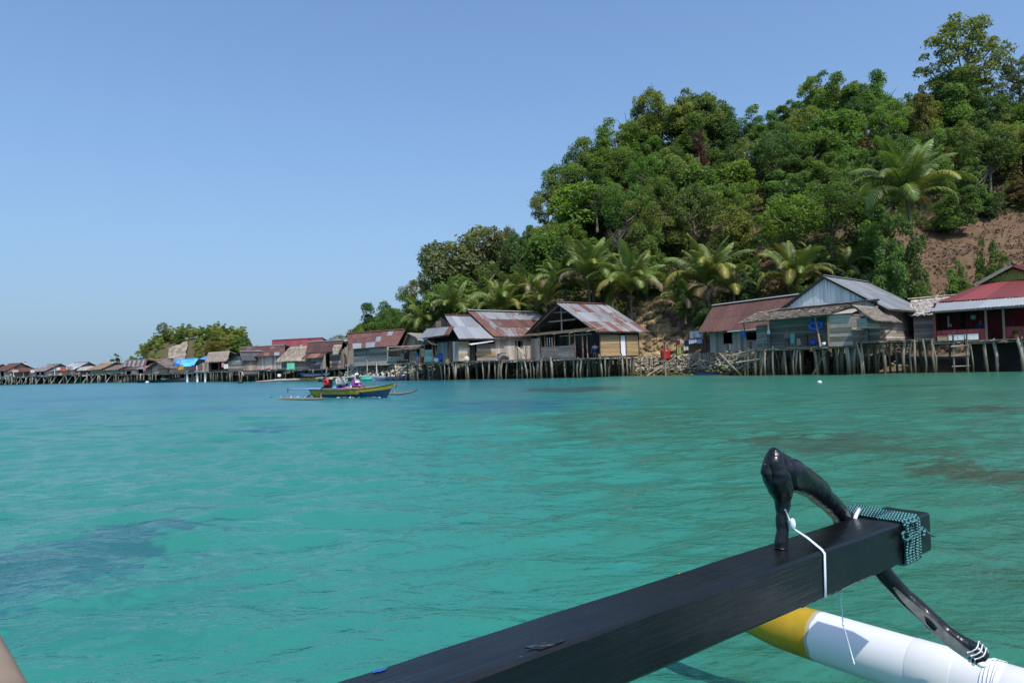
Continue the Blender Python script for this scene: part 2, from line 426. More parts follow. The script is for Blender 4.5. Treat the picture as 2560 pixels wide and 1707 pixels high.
# ------------------------------------------------------------------ water
_off = np.concatenate([np.arange(1900, 700, -4.0), np.arange(700, 300, -1.5), np.arange(300, 5, -0.9)]); ys = np.concatenate([np.geomspace(0.4, 1.25, 20)[:-1], CAM_H * FPX / _off]); ys = ys[ys < 420]; ts = np.concatenate([np.linspace(-2.4, -0.86, 40)[:-1], np.linspace(-0.86, 0.86, 400), np.linspace(0.86, 2.4, 40)[1:]])
YY, TT = np.meshgrid(ys, ts, indexing='ij'); WX = YY * TT; UW = 1280 + FPX * TT
H = np.zeros_like(WX); LOST = np.zeros_like(WX); ALLV = 1e-9; SX = np.zeros_like(WX); SY = np.zeros_like(WX)
cell = np.gradient(ys)[:, None] * np.ones_like(YY)
for i in range(72):
    lam = 0.15 * (16.0 ** (i / 71.0)) ; k = 2 * math.pi / lam
    th = (R(-80) if i % 3 else R(-125)) + RNG.normal(0, 0.38); ph = RNG.uniform(0, 6.28)
    a = 0.0044 * lam ** 0.95 * (1.35 if .28 < lam < .95 else .8) * RNG.uniform(0.5, 1.3)
    kx, ky = k * math.cos(th), k * math.sin(th)
    fade = np.clip(1.7 - 4.2 * cell / lam, 0, 1)
    gust = 0.55 + 0.9 * vnoise(WX * 0.35 / lam ** 0.5 + i * 7.1, YY * 0.35 / lam ** 0.5, 40 + i)
    LOST += (a * k) ** 2 * (1 - fade ** 2); ALLV += (a * k) ** 2
    p = kx * WX + ky * YY + ph + 2.0 * vnoise(WX * 0.5 / lam, YY * 0.5 / lam, 90 + i)
    H += a * fade * gust * np.sin(p); SX += a * fade * gust * kx * np.cos(p); SY += a * fade * gust * ky * np.cos(p)
Px, Py = WX + SX * 2.6, YY + SY * 2.6                                # what is seen of the bottom wavers with the surface
def wpt(px, py): q = onz(px, py); return q.x, q.y
un = 1280 + FPX * Px / Py; sfrac = Py / shore(un)
nz = fbm(Px * 0.16, Py * 0.16, 60, 4); nz2 = fbm(Px * 0.9, Py * 0.9, 66, 4); nz3 = fbm(un * 0.006, 9.0 * np.log(np.maximum(Py, .1)), 71, 4)
c_near = np.array([0.026, 0.184, 0.146]); c_left = np.array([0.018, 0.160, 0.168]); c_right = np.array([0.030, 0.140, 0.090]); c_far = np.array([0.018, 0.130, 0.172])
rt = sstep(1150, 2250, un + (nz3 - 0.5) * 700)[..., None]
fr = (sstep(14, 40, Py + (nz3 - .5) * 14) * (1 - sstep(1100, 1700, un)))[..., None]
colw = c_near * (1 - rt) + c_right * rt
colw = colw * (1 - fr) + (c_left * 0.6 + c_far * 0.4) * fr
colw = colw * (0.93 + 0.14 * nz[..., None])
def patch(px, py, rx, ry, col, st, wob=0.55, seed=0):
    """a dark bed of weed or coral on the bottom: an uneven patch of the ground, given by where its middle and rim lie"""
    global colw
    cx, cy = wpt(px, py); y2 = wpt(px, py - ry)[1]; y1 = wpt(px, py + ry)[1]
    a = rx / FPX * cy; b0 = (y2 - y1) / 2; cy = (y1 + y2) / 2
    d = np.sqrt(((Px - cx) / a) ** 2 + ((Py - cy) / b0) ** 2) + (fbm((Px - cx) / a * 2.2, (Py - cy) / b0 * 2.2, 300 + seed, 4) - 0.5) * 2 * wob + (nz2 - .5) * 1.3
    m = ((1 - sstep(0.55, 1.15, d)) * st)[..., None]
    colw = colw * (1 - m) + np.array(col) * m
patch(150, 1385, 270, 95, (0.020, 0.085, 0.108), 0.72, 0.7, 1); patch(330, 1500, 260, 70, (0.020, 0.12, 0.12), 0.35, 0.8, 2)
patch(40, 1480, 130, 40, (0.012, 0.09, 0.12), 0.6, 0.6, 3)
patch(2500, 1178, 240, 45, (0.040, 0.055, 0.026), 0.85, 0.8, 4); patch(2080, 1098, 260, 28, (0.035, 0.060, 0.032), 0.7, 0.7, 5)
patch(2440, 1022, 190, 9, (0.035, 0.055, 0.035), 0.75, 0.6, 6); patch(1640, 1060, 260, 40, (0.035, 0.10, 0.055), 0.5, 0.8, 7)
patch(1430, 975, 170, 7, (0.03, 0.05, 0.05), 0.7, 0.6, 8); patch(690, 1068, 80, 7, (0.012, 0.08, 0.13), 0.7, 0.6, 9)
patch(1300, 1010, 260, 14, (0.015, 0.11, 0.17), 0.6, 0.7, 10); patch(400, 992, 420, 5, (0.012, 0.09, 0.16), 0.6, 0.7, 11); patch(560, 1022, 260, 6, (0.012, 0.10, 0.17), 0.5, 0.8, 12)
patch(2250, 965, 120, 3, (0.03, 0.07, 0.05), 0.6, 0.6, 13); patch(2500, 1420, 180, 60, (0.03, 0.09, 0.06), 0.45, 0.8, 14)
patch(1240, 948, 300, 6, (0.02, 0.09, 0.13), 0.5, 0.7, 15)
stk = sstep(0.62, 0.70, nz3) * (1 - sstep(0.93, 0.97, sfrac)) * 0.22 * sstep(16, 26, Py)
colw = colw * (1 - stk[..., None]) + np.array([0.02, 0.075, 0.085]) * stk[..., None]
shl = (sstep(0.945, 0.985, sfrac + (nz - .5) * .02) * sstep(700, 1100, un))[..., None]
colw = colw * (1 - shl) + np.array([0.085, 0.075, 0.045]) * shl
iw = np.arange(YY.size).reshape(YY.shape)
FW = np.stack([iw[:-1, :-1], iw[:-1, 1:], iw[1:, 1:], iw[1:, :-1]], -1).reshape(-1, 4)
wm, nt, b = newmat('sea_water')
at = node(nt, 'ShaderNodeAttribute', attribute_name='col'); lk(nt, at.outputs['Color'], b.inputs['Base Color'])
ar = node(nt, 'ShaderNodeAttribute', attribute_name='rough'); lk(nt, ar.outputs['Fac'], b.inputs['Roughness']); b.inputs['IOR'].default_value = 1.33; b.inputs['Specular IOR Level'].default_value = 0.36
ge = node(nt, 'ShaderNodeNewGeometry')
na = noise_n(nt, mapping(nt, ge.outputs['Position'], (3.2, 5.5, 1)), 2.4, 3, 0.55)
nb = noise_n(nt, mapping(nt, ge.outputs['Position'], (0.45, 1.3, 1)), 1.0, 4, 0.6)
hh = math_n(nt, 'ADD', math_n(nt, 'MULTIPLY', na, 0.35), nb)
bump(nt, b, hh, 1.0, 0.085)
wme = npmesh('water', np.stack([WX, YY, H], -1), FW, wm, True); attr_c(wme, 'col', np.clip(colw, 0, 1).reshape(-1, 3)); attr_f(wme, 'rough', (0.045 + 0.20 * np.sqrt(LOST / ALLV)).ravel())   # ripples finer than the sheet's own facets count as roughness
tag(add('water', wme), kind='structure')
b = MB(); S = 9000.0                                                 # the open sea round about, its middle left to the sheet above
far = [(-S, -S), (S, -S), (S, S), (-S, S)]
bb = MB(); bb.quad((-S, -S, -0.35), (S, -S, -0.35), (S, S, -0.35), (-S, S, -0.35))
sme = bb.mesh('open_sea', wm); attr_c(sme, 'col', np.tile([0.012, 0.19, 0.24], (4, 1))); attr_f(sme, 'rough', [.25] * 4)
tag(add('open_sea', sme), kind='structure')

# ------------------------------------------------------------------ far islet
ISL = [(292, 925), (330, 895), (350, 868), (372, 838), (400, 822), (440, 815), (480, 812), (520, 808), (560, 812), (600, 820), (622, 842), (640, 880), (665, 922)]
ID0, ID1 = 190.0, 226.0
def isl_top(u, D=208.0): return max(0.4, W(float(u), float(np.interp(u, [p[0] for p in ISL], [p[1] for p in ISL])), D).z - 4.2)
iu = np.arange(270, 690, 8.0); idd = np.linspace(ID0, ID1, 26)
IU, IDD = np.meshgrid(iu, idd, indexing='ij')
top = np.array([isl_top(u) if 292 <= u <= 665 else -1.0 for u in iu])
prof = np.sin(np.clip((IDD - ID0) / (ID1 - ID0), 0, 1) * math.pi) ** 0.6
IX = (IU - 1280) / FPX * IDD
IZ = -1.0 + (top[:, None] + 1.0) * prof + (fbm(IX * .4, IDD * .4, 8, 3) - .5) * 1.2
def islet_z(u, D): return float(-1.0 + (isl_top(u) + 1.0) * math.sin(min(1, max(0, (D - ID0) / (ID1 - ID0))) * math.pi) ** 0.6)
ii = np.arange(IU.size).reshape(IU.shape)
ime = npmesh('islet', np.stack([IX, IDD, IZ], -1), np.stack([ii[:-1, :-1], ii[1:, :-1], ii[1:, 1:], ii[:-1, 1:]], -1).reshape(-1, 4), EARTH, True)
attr_c(ime, 'col', np.tile([0.085, 0.075, 0.04], (IU.size, 1)))
tag(add('islet_hill', ime), kind='structure')

# ------------------------------------------------------------------ rock faces
def rockface(name, pts_low, pts_high, c1, c2, amp, label, seed, nx=110, nz=60, attrn=ROCK):
    """a broken rock face between a lower and an upper line of places"""
    low = [Vector(p) for p in pts_low]; high = [Vector(p) for p in pts_high]
    def along(L, t):
        k = t * (len(L) - 1); i = min(int(k), len(L) - 2); return L[i].lerp(L[i + 1], k - i)
    V = []; C = []
    for i in range(nx + 1):
        a = along(low, i / nx); bt = along(high, i / nx)
        for j in range(nz + 1):
            s = j / nz; p = a.lerp(bt, s)
            q = float(fbm(np.array([p.x * .5 + seed]), np.array([p.z * .7]), seed, 5)[0]); q2 = float(fbm(np.array([p.x * 1.7]), np.array([p.z * 2.1]), seed + 4, 6)[0]); q3 = float(fbm(np.array([p.x * 4.0]), np.array([p.z * 5.5]), seed + 9, 4)[0])
            led = math.sin(p.z * 5 + q * 9) * 0.14
            e = math.sin(math.pi * min(1, max(0, i / nx))) ** .4
            V.append((p.x + (q2 - .5) * amp * .5, p.y - ((q - .3) * .5 + (q3 - .5) * .55) * amp * e + led * amp * .25, p.z + (q2 - .5) * amp * .4))
            m = min(1, max(0, (q2 - .32) * 2.6)); C.append([c1[k] * (1 - m) + c2[k] * m for k in range(3)])
    idx = np.arange((nx + 1) * (nz + 1)).reshape(nx + 1, nz + 1)
    me = npmesh(name, V, np.stack([idx[:-1, :-1], idx[1:, :-1], idx[1:, 1:], idx[:-1, 1:]], -1).reshape(-1, 4), attrn, False)
    attr_c(me, 'col', C)
    return tag(add(name, me), label, kind='structure')
rockface('cliff', [G(u, D, 1.0) for u, D in ((1585, 68), (1640, 66.0), (1700, 65), (1770, 66.5))],
         [W(u, y, D) for u, y, D in ((1570, 775, 73), (1640, 752, 72), (1700, 748, 71), (1780, 780, 72))],
         (0.12, 0.09, 0.055), (0.42, 0.30, 0.15), 2.0, 'broken yellow earth cliff behind the open gabled house', 31)
rockface('islet_cliff', [W(u, y, D) for u, y, D in ((418, 903, 190), (440, 903, 189), (462, 903, 190))],
         [W(u, y, D) for u, y, D in ((422, 868, 197), (448, 862, 197), (470, 850, 199))], (0.15, 0.13, 0.10), (0.34, 0.29, 0.22), 2.0,
         'pale bare rock face on the far islet', 47, 24, 16)

# ------------------------------------------------------------------ foliage
def crown_mesh(name, seed, lobes, n, size, up=0.35, inner=0.25, squash=0.95, branches=None):
    """thousands of leaf-sized sprays spread through the lobes of a crown"""
    g = np.random.default_rng(seed)
    L = np.array([(*c, r) for c, r in lobes], dtype=float)
    w = L[:, 3] ** 2; w /= w.sum()
    k = g.choice(len(L), n, p=w)
    d = g.normal(size=(n, 3)); d /= np.linalg.norm(d, axis=1)[:, None]
    d[:, 2] = np.where(d[:, 2] < -0.55, -d[:, 2] * 0.8, d[:, 2]); d /= np.linalg.norm(d, axis=1)[:, None]
    rr = np.where(g.random(n) < inner, g.uniform(0.3, 0.8, n), g.normal(0.95, 0.09, n))
    bumpy = 0.62 + 0.62 * fbm(d[:, 0] * 2.4 + k * 5.1, d[:, 1] * 2.4 + d[:, 2] * 2.9, seed, 3)
    spr = vnoise(d[:, 0] * 7 + k * 3.3, d[:, 1] * 7 + d[:, 2] * 6.1, seed + 7); bumpy = bumpy * np.where(spr > .72, 1 + (spr - .72) * g.uniform(.6, 2.2, n), 1.0)
    c = L[k, :3] + d * (L[k, 3] * rr * bumpy)[:, None] * np.array([1, 1, squash])
    nrm = d * 0.45 + g.normal(size=(n, 3)) * 0.6 + np.array([0, 0, up]); nrm /= np.linalg.norm(nrm, axis=1)[:, None]
    a = np.cross(nrm, g.normal(size=(n, 3))); a /= np.linalg.norm(a, axis=1)[:, None]; bt = np.cross(nrm, a)
    s = g.uniform(size[0], size[1], n)[:, None]
    asp = g.uniform(0.35, 0.6, n)[:, None]
    bend = nrm * s * g.uniform(-0.15, 0.25, n)[:, None]
    V = np.stack([c - a * s * .5, c + bt * s * asp * .5 + bend, c + a * s * .5, c - bt * s * asp * .5 + bend], 1)
    me = npmesh(name, V.reshape(-1, 3), np.arange(n * 4).reshape(n, 4), LEAF)
    t = np.clip(g.beta(2.2, 3.0, n) + 0.10 * (bumpy - 1) + 0.12 * (k % 3 - 1), 0, 1)
    attr_f(me, 'tint', np.repeat(t, 4))
    return me
def lobes_round(seed, rx, rz, n, z0, cl=0.42):
    g = random.Random(seed); c0 = z0 + rz * .5; out = [((0, 0, c0), rx * 0.6)]
    for i in range(n):
        sn = -0.75 + 1.7 * (i + g.random()) / n; sn = max(-.95, min(.98, sn)); a = i * 2.39996 + g.uniform(-.5, .5); cs = math.sqrt(1 - sn * sn); q = g.uniform(.62, .85)
        out.append(((rx * q * cs * math.cos(a), rx * q * cs * math.sin(a), c0 + rz * .5 * q * sn * 1.1), rx * cl * g.uniform(.65, 1.2)))
    return out
def lobes_wild(seed, rx, z0, z1, n, cl=.4):
    """an uneven crown: a few leaders of different height, each carrying its own clumps, with gaps between"""
    g = random.Random(seed); out = []; nl = g.randint(3, 5)
    for j in range(nl):
        a = j * 6.283 / nl + g.uniform(-.5, .5); q = rx * g.uniform(.15, .62); top = z0 + (z1 - z0) * (1.0 if j == 0 else g.uniform(.55, .95)); wid = rx * g.uniform(.38, .62)
        lx, ly = q * math.cos(a), q * math.sin(a); m = max(4, int(n / nl))
        for i in range(m):
            t = (i + g.random()) / m; z = z0 + (top - z0) * (.12 + .88 * t); w = wid * (1.05 - .75 * t) * g.uniform(.5, 1.1); b_ = g.uniform(0, 6.283)
            out.append(((lx * (.5 + .6 * t) + w * math.cos(b_), ly * (.5 + .6 * t) + w * math.sin(b_), z), rx * cl * (1.05 - .55 * t) * g.uniform(.7, 1.15)))
    return out
# every crown is made for a tree 8 m high and scaled with it
CR = {}
CR['round'] = [crown_mesh('crown_round', 100 + i, lobes_round(i, 3.0, 6.6, 26, 1.4, .34) if i == 0 else lobes_wild(300 + i, 3.3, 1.4, 7.6, 30, .36), 15000, (0.15, 0.31)) for i in range(5)]
CR['tall'] = [crown_mesh('crown_tall', 120 + i, lobes_wild(320 + i, 2.4, .9, 7.8, 26, .40), 12000, (0.15, 0.30)) for i in range(4)]
CR['loose'] = [crown_mesh('crown_loose', 140 + i, [(c, r * .62) for c, r in lobes_round(40 + i, 2.9, 5.6, 30, 2.2, .42)][1:], 5600, (0.15, 0.32), inner=.4) for i in range(3)]
CR['bigleaf'] = [crown_mesh('crown_big_leaved', 160 + i, lobes_round(60 + i, 2.8, 6.0, 20, 1.8, .4), 4600, (0.30, 0.56), up=.6) for i in range(2)]
CR['bush'] = [crown_mesh('crown_bush', 180 + i, lobes_wild(340 + i, 3.0, .4, 7.6, 28, .38), 11000, (0.18, 0.36)) for i in range(3)]
def tiers(seed):
    g = random.Random(seed); out = []
    for i in range(64):
        z = 2.6 + 5.3 * (i / 63) ** .9; a = i * 2.39996; q = g.uniform(.35, 1) * (3.0 * (1 - ((z - 5.0) / 3.4) ** 2) ** .5 if abs(z - 5.0) < 3.3 else .5)
        out.append(((q * math.cos(a), q * math.sin(a), z), g.uniform(.45, .85)))
    return out
CR['tier'] = [crown_mesh('crown_tiered', 200, tiers(3), 9000, (0.14, 0.32), up=1.0, squash=.5)]
def trunk_mesh(seed, kind):
    g = random.Random(seed); b = MB()
    lean = (g.uniform(-.3, .3), g.uniform(-.3, .3)); hh = {'round': 5.0, 'tall': 6.5, 'loose': 5.5, 'bigleaf': 5.5, 'bush': 3.0, 'tier': 7.2}[kind]
    pts = [(lean[0] * t * t * 2, lean[1] * t * t * 2, -0.8 + (hh + .8) * t) for t in (0, .2, .45, .7, 1)]
    b.tube(pts, [.24, .19, .15, .10, .03], 7)
    for i in range({'loose': 13, 'tier': 16}.get(kind, 6)):
        t = g.uniform(.4, .9); p = Vector(pts[2]).lerp(Vector(pts[4]), (t - .4) / .6 * .9); a = g.uniform(0, 6.283); L = g.uniform(1.2, 2.6)
        q = p + Vector((math.cos(a) * L * .6, math.sin(a) * L * .6, L * .45)); e = p + Vector((math.cos(a) * L, math.sin(a) * L, L * .95))
        b.tube([p, q, e], [.07, .05, .015], 5)
    return b.mesh('trunk_' + kind, BARK, True)
TR = {k: [trunk_mesh(7 * i + len(k), k) for i in range(2)] for k in CR}
TREES = []
TONES = {'dark': (0.082, 0.140, 0.046), 'mid': (0.116, 0.190, 0.050), 'lime': (0.27, 0.31, 0.095), 'bright': (0.126, 0.212, 0.050), 'olive': (0.165, 0.205, 0.062), 'yellow': (0.150, 0.150, 0.038), 'grey': (0.165, 0.190, 0.105), 'red': (0.095, 0.045, 0.040), 'brown': (0.125, 0.085, 0.035)}
def tree(kind, x, y, z, h, tone, wide=1.0, label=None, group=None, rz=None, name=None):
    s = h / 8.0
    o = empty(name or {'bush': 'bushy_tree', 'tier': 'feathery_tree'}.get(kind, 'leafy_tree'), label, 'tree', (x, y, z), random.uniform(0, 6.28) if rz is None else rz, group)
    base = TONES[tone]; v = random.uniform(1.0, 1.4); hs = random.uniform(.9, 1.12)
    c = (base[0] * v * hs, base[1] * v, base[2] * v / hs)
    add('crown', random.choice(CR[kind]), o, scale=(s * wide, s * wide, s), color=c)
    add('trunk', random.choice(TR[kind]), o, scale=(s, s, s))
    TREES.append((x, y, h * .4 * wide)); return o


# ------------------------------------------------------------------ trees of the hill
MARKS = [(700, 870, 'beyond the stone bank'), (870, 1010, 'behind the rust roofed house'), (1010, 1110, 'behind the thatched stilt shack'), (1110, 1240, 'above the hip roofed iron house'),
         (1240, 1390, 'above the rust striped roof'), (1390, 1560, 'above the open gabled house'), (1560, 1740, 'above the yellow earth cliff'), (1740, 1960, 'above the dark red roofed shed'),
         (1960, 2180, 'above the grey gabled house'), (2180, 2330, 'near the big coconut palm'), (2330, 2480, 'above the bare brown slope'), (2480, 3800, 'above the red roofed house')]
WORD = {'dark': 'dark green', 'mid': 'mid green', 'bright': 'bright green', 'lime': 'light yellow green', 'olive': 'olive green', 'yellow': 'yellow green', 'grey': 'pale grey green', 'red': 'dark red leaved', 'brown': 'brown leaved'}
KIND = {'round': 'round crowned tree', 'tall': 'narrow tall tree', 'loose': 'thin crowned tree', 'bigleaf': 'large leaved tree', 'bush': 'low bushy tree', 'tier': 'feathery tiered tree'}
def mark(u):
    for a, b_, t in MARKS:
        if a <= u < b_: return t
    return 'on the hill'
LABN = {}
def hill_label(kind, tone, u, zone):
    return '%s %s %s %s' % (WORD[tone], KIND[kind], zone, mark(u))
def occupied(x, y, r):
    return any((x - a) ** 2 + (y - b_) ** 2 < (r + .0 * c) ** 2 for a, b_, c in TREES)
def put(kind, px, top, D, tone, wide=1.0, label=None, hmax=16, group=None, base=None):
    """a tree at distance D whose top stands where the photograph shows it"""
    p = W(px, top, D); gz = ground(p.x, p.y) if base is None else base
    h = min(hmax, max(2.0, p.z - gz + .15))
    return tree(kind, p.x, p.y, p.z + .15 - h, h, tone, wide, label, group)
# single trees one can name
put('tier', 2400, 54, 97, 'olive', .80, 'tall feathery tree rising above the hilltop skyline', 22)
put('round', 2392, 176, 96, 'mid', .8, 'dense dark tree filled in under the tall feathery one', 11)
put('loose', 1622, 222, 100, 'grey', .55, 'thin pale tree standing out on the summit skyline')
put('tier', 2545, 152, 95, 'grey', .7, 'pale feathery tree at the right end of the skyline', 13)
put('bigleaf', 1128, 590, 92, 'grey', 1.0, 'open grey green tree with big leaves on the left shoulder of the hill', 14)
put('bigleaf', 1215, 562, 95, 'grey', .85, 'tall open tree with big leaves leaning over the left shoulder', 14)
put('loose', 1268, 565, 96, 'grey', .5, 'slender thin tree in the notch of the left skyline')
put('loose', 1042, 697, 104, 'yellow', .9, 'pale yellowish thin tree on the low left ridge', 12)
put('tall', 1745, 318, 88, 'red', .55, 'dark red leaved small tree among the green ones near the summit', 6.5)
put('bush', 2138, 305, 84, 'brown', .6, 'brown tinged small tree below the round crest', 6)
put('tall', 2305, 212, 90, 'yellow', .6, 'yellow flowered narrow tree beside the feathery tall one', 9)
put('bush', 2238, 512, 55.5, 'dark', .62, 'dark bush with pale blossom under the big coconut palm', 11)
put('bush', 2215, 600, 53.5, 'mid', .7, 'leafy bush at the foot of the big coconut palm', 6)
put('bush', 2478, 585, 54, 'mid', .55, 'bright shrub beside the red gable on the bare slope', 6.0)
put('bush', 2392, 655, 51.5, 'bright', .75, 'light green shrub on the bare slope behind the thatched roof', 4.2)
put('bush', 2440, 690, 51.0, 'mid', 1.5, 'low shrub between the bare slope and the red roof', 2.6)
put('bush', 2310, 712, 52, 'bright', .8, 'small light green shrub behind the grey gabled roof', 2.8)
put('round', 2455, 290, 80, 'olive', 1.05, 'layered olive tree with drooping sprays below the feathery tall one', 10)
put('tall', 2430, 380, 72, 'bright', .9, 'bright green young tree right of the big coconut palm', 8)
put('round', 2340, 335, 80, 'yellow', .9, 'soft yellow green tree right behind the big coconut palm', 10)
put('bush', 2380, 470, 69, 'mid', 1.3, 'wide leafy bush on the upper edge of the bare slope', 6)
put('bush', 2470, 480, 71, 'dark', 1.2, 'dark bush on the upper edge of the bare slope', 6)
put('bush', 2545, 430, 72, 'brown', 1.1, 'brownish bush above the bare slope at the picture edge', 7)
put('bush', 1610, 545, 74, 'mid', .8, 'yellow tipped young tree above the palms behind the open gabled house', 9)
put('tall', 1408, 570, 76, 'bright', .9, 'bright young tree with clustered leaves left of the central palms', 8)
put('tall', 1478, 578, 76, 'bright', .9, 'bright young tree with clustered leaves above the central palms', 8)
put('bush', 1710, 700, 66, 'bright', .7, 'bright broad leaved bush between two coconut palms', 4)
put('bush', 1760, 745, 64.5, 'dark', .9, 'dark bush at the edge of the yellow cliff', 4.5)
# skyline row
rr = random.Random(5)
u = 872
while u < 2620:
    D = float(ridge_d(u)) + rr.uniform(-4, 2)
    top = float(np.interp(u, [p[0] for p in SKY_PT], [p[1] for p in SKY_PT])) + rr.uniform(-6, 14)
    kind = rr.choice(['round', 'round', 'tall', 'round', 'loose']); tone = rr.choice(['dark', 'mid', 'mid', 'olive', 'mid', 'olive'])
    p = W(u, top, D)
    if not occupied(p.x, p.y, 1.8):
        put(kind, u, top, D, tone, rr.uniform(1.0, 1.3), hill_label(kind, tone, u, 'on the skyline'), 12, group='trees of the wooded hill')
    u += rr.uniform(30, 52) * (1.0 if u > 1250 else .8)
# slope
n = 0; tries = 0
while tries < 5200 and n < 235:
    tries += 1
    u = rr.uniform(850, 2680); s = rr.random() ** .8
    d0 = float(shore(u)) + 11.5; dr = float(ridge_d(u)) - 3; D = d0 + (dr - d0) * s
    if u > 2225 and D < 73: continue
    if 1890 < u < 1985 and D < 80 and D > 62: continue
    if 1540 < u < 1830 and D < 75: continue
    x = (u - 1280) / FPX * D
    if occupied(x, D, 3.5 if s < .75 else 4.1): continue
    kind = rr.choice(['round', 'round', 'tall', 'tall', 'bush', 'bigleaf', 'loose', 'loose'] if s > .18 else ['bush', 'bush', 'tall', 'round'])
    tone = rr.choice(['dark', 'dark', 'mid', 'mid', 'mid', 'olive', 'bright', 'bright'] if kind != 'bigleaf' else ['bright', 'mid'])
    h = rr.uniform(5.5, 9.0) if s > .18 else rr.uniform(3.5, 6)
    if u < 1080: h *= .75
    z = ground(x, D)
    px, py = proj((x, D, z + h)); lim = float(np.interp(px, [p[0] for p in SKY_PT], [p[1] for p in SKY_PT])) + 8
    if py < lim: h -= (lim - py) / FPX * D
    if h < 2.5: continue
    zone = 'high up' if s > .62 else 'halfway up' if s > .3 else 'low down'
    tree(kind, x, D, z, h, tone, rr.uniform(.95, 1.3), hill_label(kind, tone, u, zone), 'trees of the wooded hill'); n += 1
# islet
k = 0
for i in range(600):
    u = rr.uniform(300, 660); D = rr.uniform(ID0 + 3, 212)
    x = (u - 1280) / FPX * D
    if 408 < u < 472 and D < 199: continue
    if occupied(x, D, 3.3): continue
    z = islet_z(u, D)
    kind = rr.choice(['bush', 'bush', 'bush', 'tall', 'round']); tone = rr.choice(['olive', 'lime', 'mid', 'lime', 'olive'] if u < 470 else ['lime', 'bright', 'lime', 'yellow', 'lime'])
    h = rr.uniform(3.8, 5.6)
    hgh = 'at the islet foot' if D < 197 else 'near the islet top'
    zone = 'behind the blue roofs' if 430 < u < 520 else 'left of the bare rock' if u < 430 else 'behind the rusty roof'
    tree(kind, x, D, z - .2, h, tone, rr.uniform(1.1, 1.4), '%s %s %s %s' % (WORD[tone], KIND[kind], hgh, zone), 'trees of the far islet'); k += 1
    if k > 75: break
put('bush', 590, 812, 203, 'lime', 1.6, 'big pale domed tree at the right end of the far islet', 10, base=islet_z(590, 203))
put('loose', 408, 805, 205, 'grey', .8, 'bare grey tree on top of the far islet', 8, base=islet_z(408, 205))
put('tall', 290, 882, 175, 'dark', .9, 'lone small tree between far houses left of the islet', 7.5, base=.8)
put('loose', 845, 838, 112, 'grey', .9, 'grey thin tree behind the purple brown roof', 9, base=.8)
put('bush', 742, 843, 118, 'dark', .7, 'dark tree top peeking over the long red roof', 9, base=.8)
put('bush', 655, 862, 118, 'olive', .7, 'pale tree top peeking over the rust patched roof', 8, base=.8)
for px_, py_t, D_, h_, t_ in ((1838, 392, 84, 5.5, 'bare grey shrub standing among green trees halfway up the slope'), (1545, 565, 72, 4.0, 'bare pale branching shrub between the central palms and the wood'), (1490, 470, 85, 5.0, 'leafless thin tree showing its limbs in the middle of the wood')):
    p_ = W(px_, py_t, D_); o = empty('bare_shrub', t_, 'shrub', (p_.x, p_.y, p_.z - h_), 1.0); add('trunk', TR['loose'][0], o, scale=(h_ / 6.5,) * 3); add('branches', TR['tier'][1], o, rot=(0, 0, 2.0), scale=(h_ / 7.5,) * 3)
# two or three that look alike are told apart by their order
from collections import defaultdict
alike = defaultdict(list)
for o in bpy.data.objects:
    if o.get('category') == 'tree': alike[o['label']].append(o)
for lab, os_ in alike.items():
    if 2 <= len(os_) <= 8:
        os_.sort(key=lambda q: proj(q.location)[0])
        for o, w_ in zip(os_, {2: ('left one', 'right one'), 3: ('left one', 'middle one', 'right one'), }.get(len(os_), tuple(q + ' from left' for q in ('first', 'second', 'third', 'fourth', 'fifth', 'sixth', 'seventh', 'eighth')))): o['label'] = lab + ', ' + (w_ if len((lab + ' ' + w_).split()) <= 16 else w_.split()[0])
# dry litter lying on the bare slope
lu = RNG.uniform(2200, 2800, 16000); ld = RNG.uniform(51, 79, 16000); lx = (lu - 1280) / FPX * ld
k_ = fbm(lx * .8, ld * .8, 55, 3) > .38; lx, ld, lu = lx[k_], ld[k_], lu[k_]; m = len(lx)
lc = np.stack([lx, ld, hill_z(lu, ld) + (fbm(lx * 0.22, ld * 0.22, 3, 4) - 0.5) * 1.6 * sstep(3, 14, ld - shore(lu)) + RNG.uniform(0.0, .22, m)], -1); nr = RNG.normal(size=(m, 3)) * .8 + np.array([0, -.5, .6]); nr /= np.linalg.norm(nr, axis=1)[:, None]
ga = np.cross(nr, RNG.normal(size=(m, 3))); ga /= np.linalg.norm(ga, axis=1)[:, None]; gb = np.cross(nr, ga); gs = RNG.uniform(.10, .42, m)[:, None]
lme = npmesh('dry_litter', np.stack([lc - ga * gs * .5, lc + gb * gs * .22, lc + ga * gs * .5, lc - gb * gs * .22], 1).reshape(-1, 3), np.arange(m * 4).reshape(m, 4), THATCH)
lt = RNG.uniform(.35, 1.25, m)[:, None] * np.array([.135, .092, .055]); attr_c(lme, 'col', np.repeat(lt, 4, axis=0)); tag(add('dry_litter', lme), kind='stuff')
# undergrowth that fills the gaps of the wood
gU = RNG.uniform(850, 2700, 95000); q = RNG.random(95000)
gD0 = shore(gU) + 10.5; gD = gD0 + (ridge_d(gU) + 6 - gD0) * q
keep = ~(((gU > 2245) & (gD < 69 + 3 * vnoise(gU * .05, gD, 3))) | ((gU > 1893) & (gU < 1975) & (gD < 79) & (gD > 66)) | ((gU > 1545) & (gU < 1800) & (gD < 73)))
keep &= fbm(gU * .05, gD * .3, 77, 3) > .36
gU = gU[keep]; gD = gD[keep]; m = len(gU)
gx = (gU - 1280) / FPX * gD; hgt = RNG.random(m) ** 1.6 * (0.5 + 2.6 * vnoise(gx * .4, gD * .4, 15))
gc = np.stack([gx, gD, hill_z(gU, gD) + .1 + hgt], -1)
nr = RNG.normal(size=(m, 3)) * .7 + np.array([0, -.25, .7]); nr /= np.linalg.norm(nr, axis=1)[:, None]
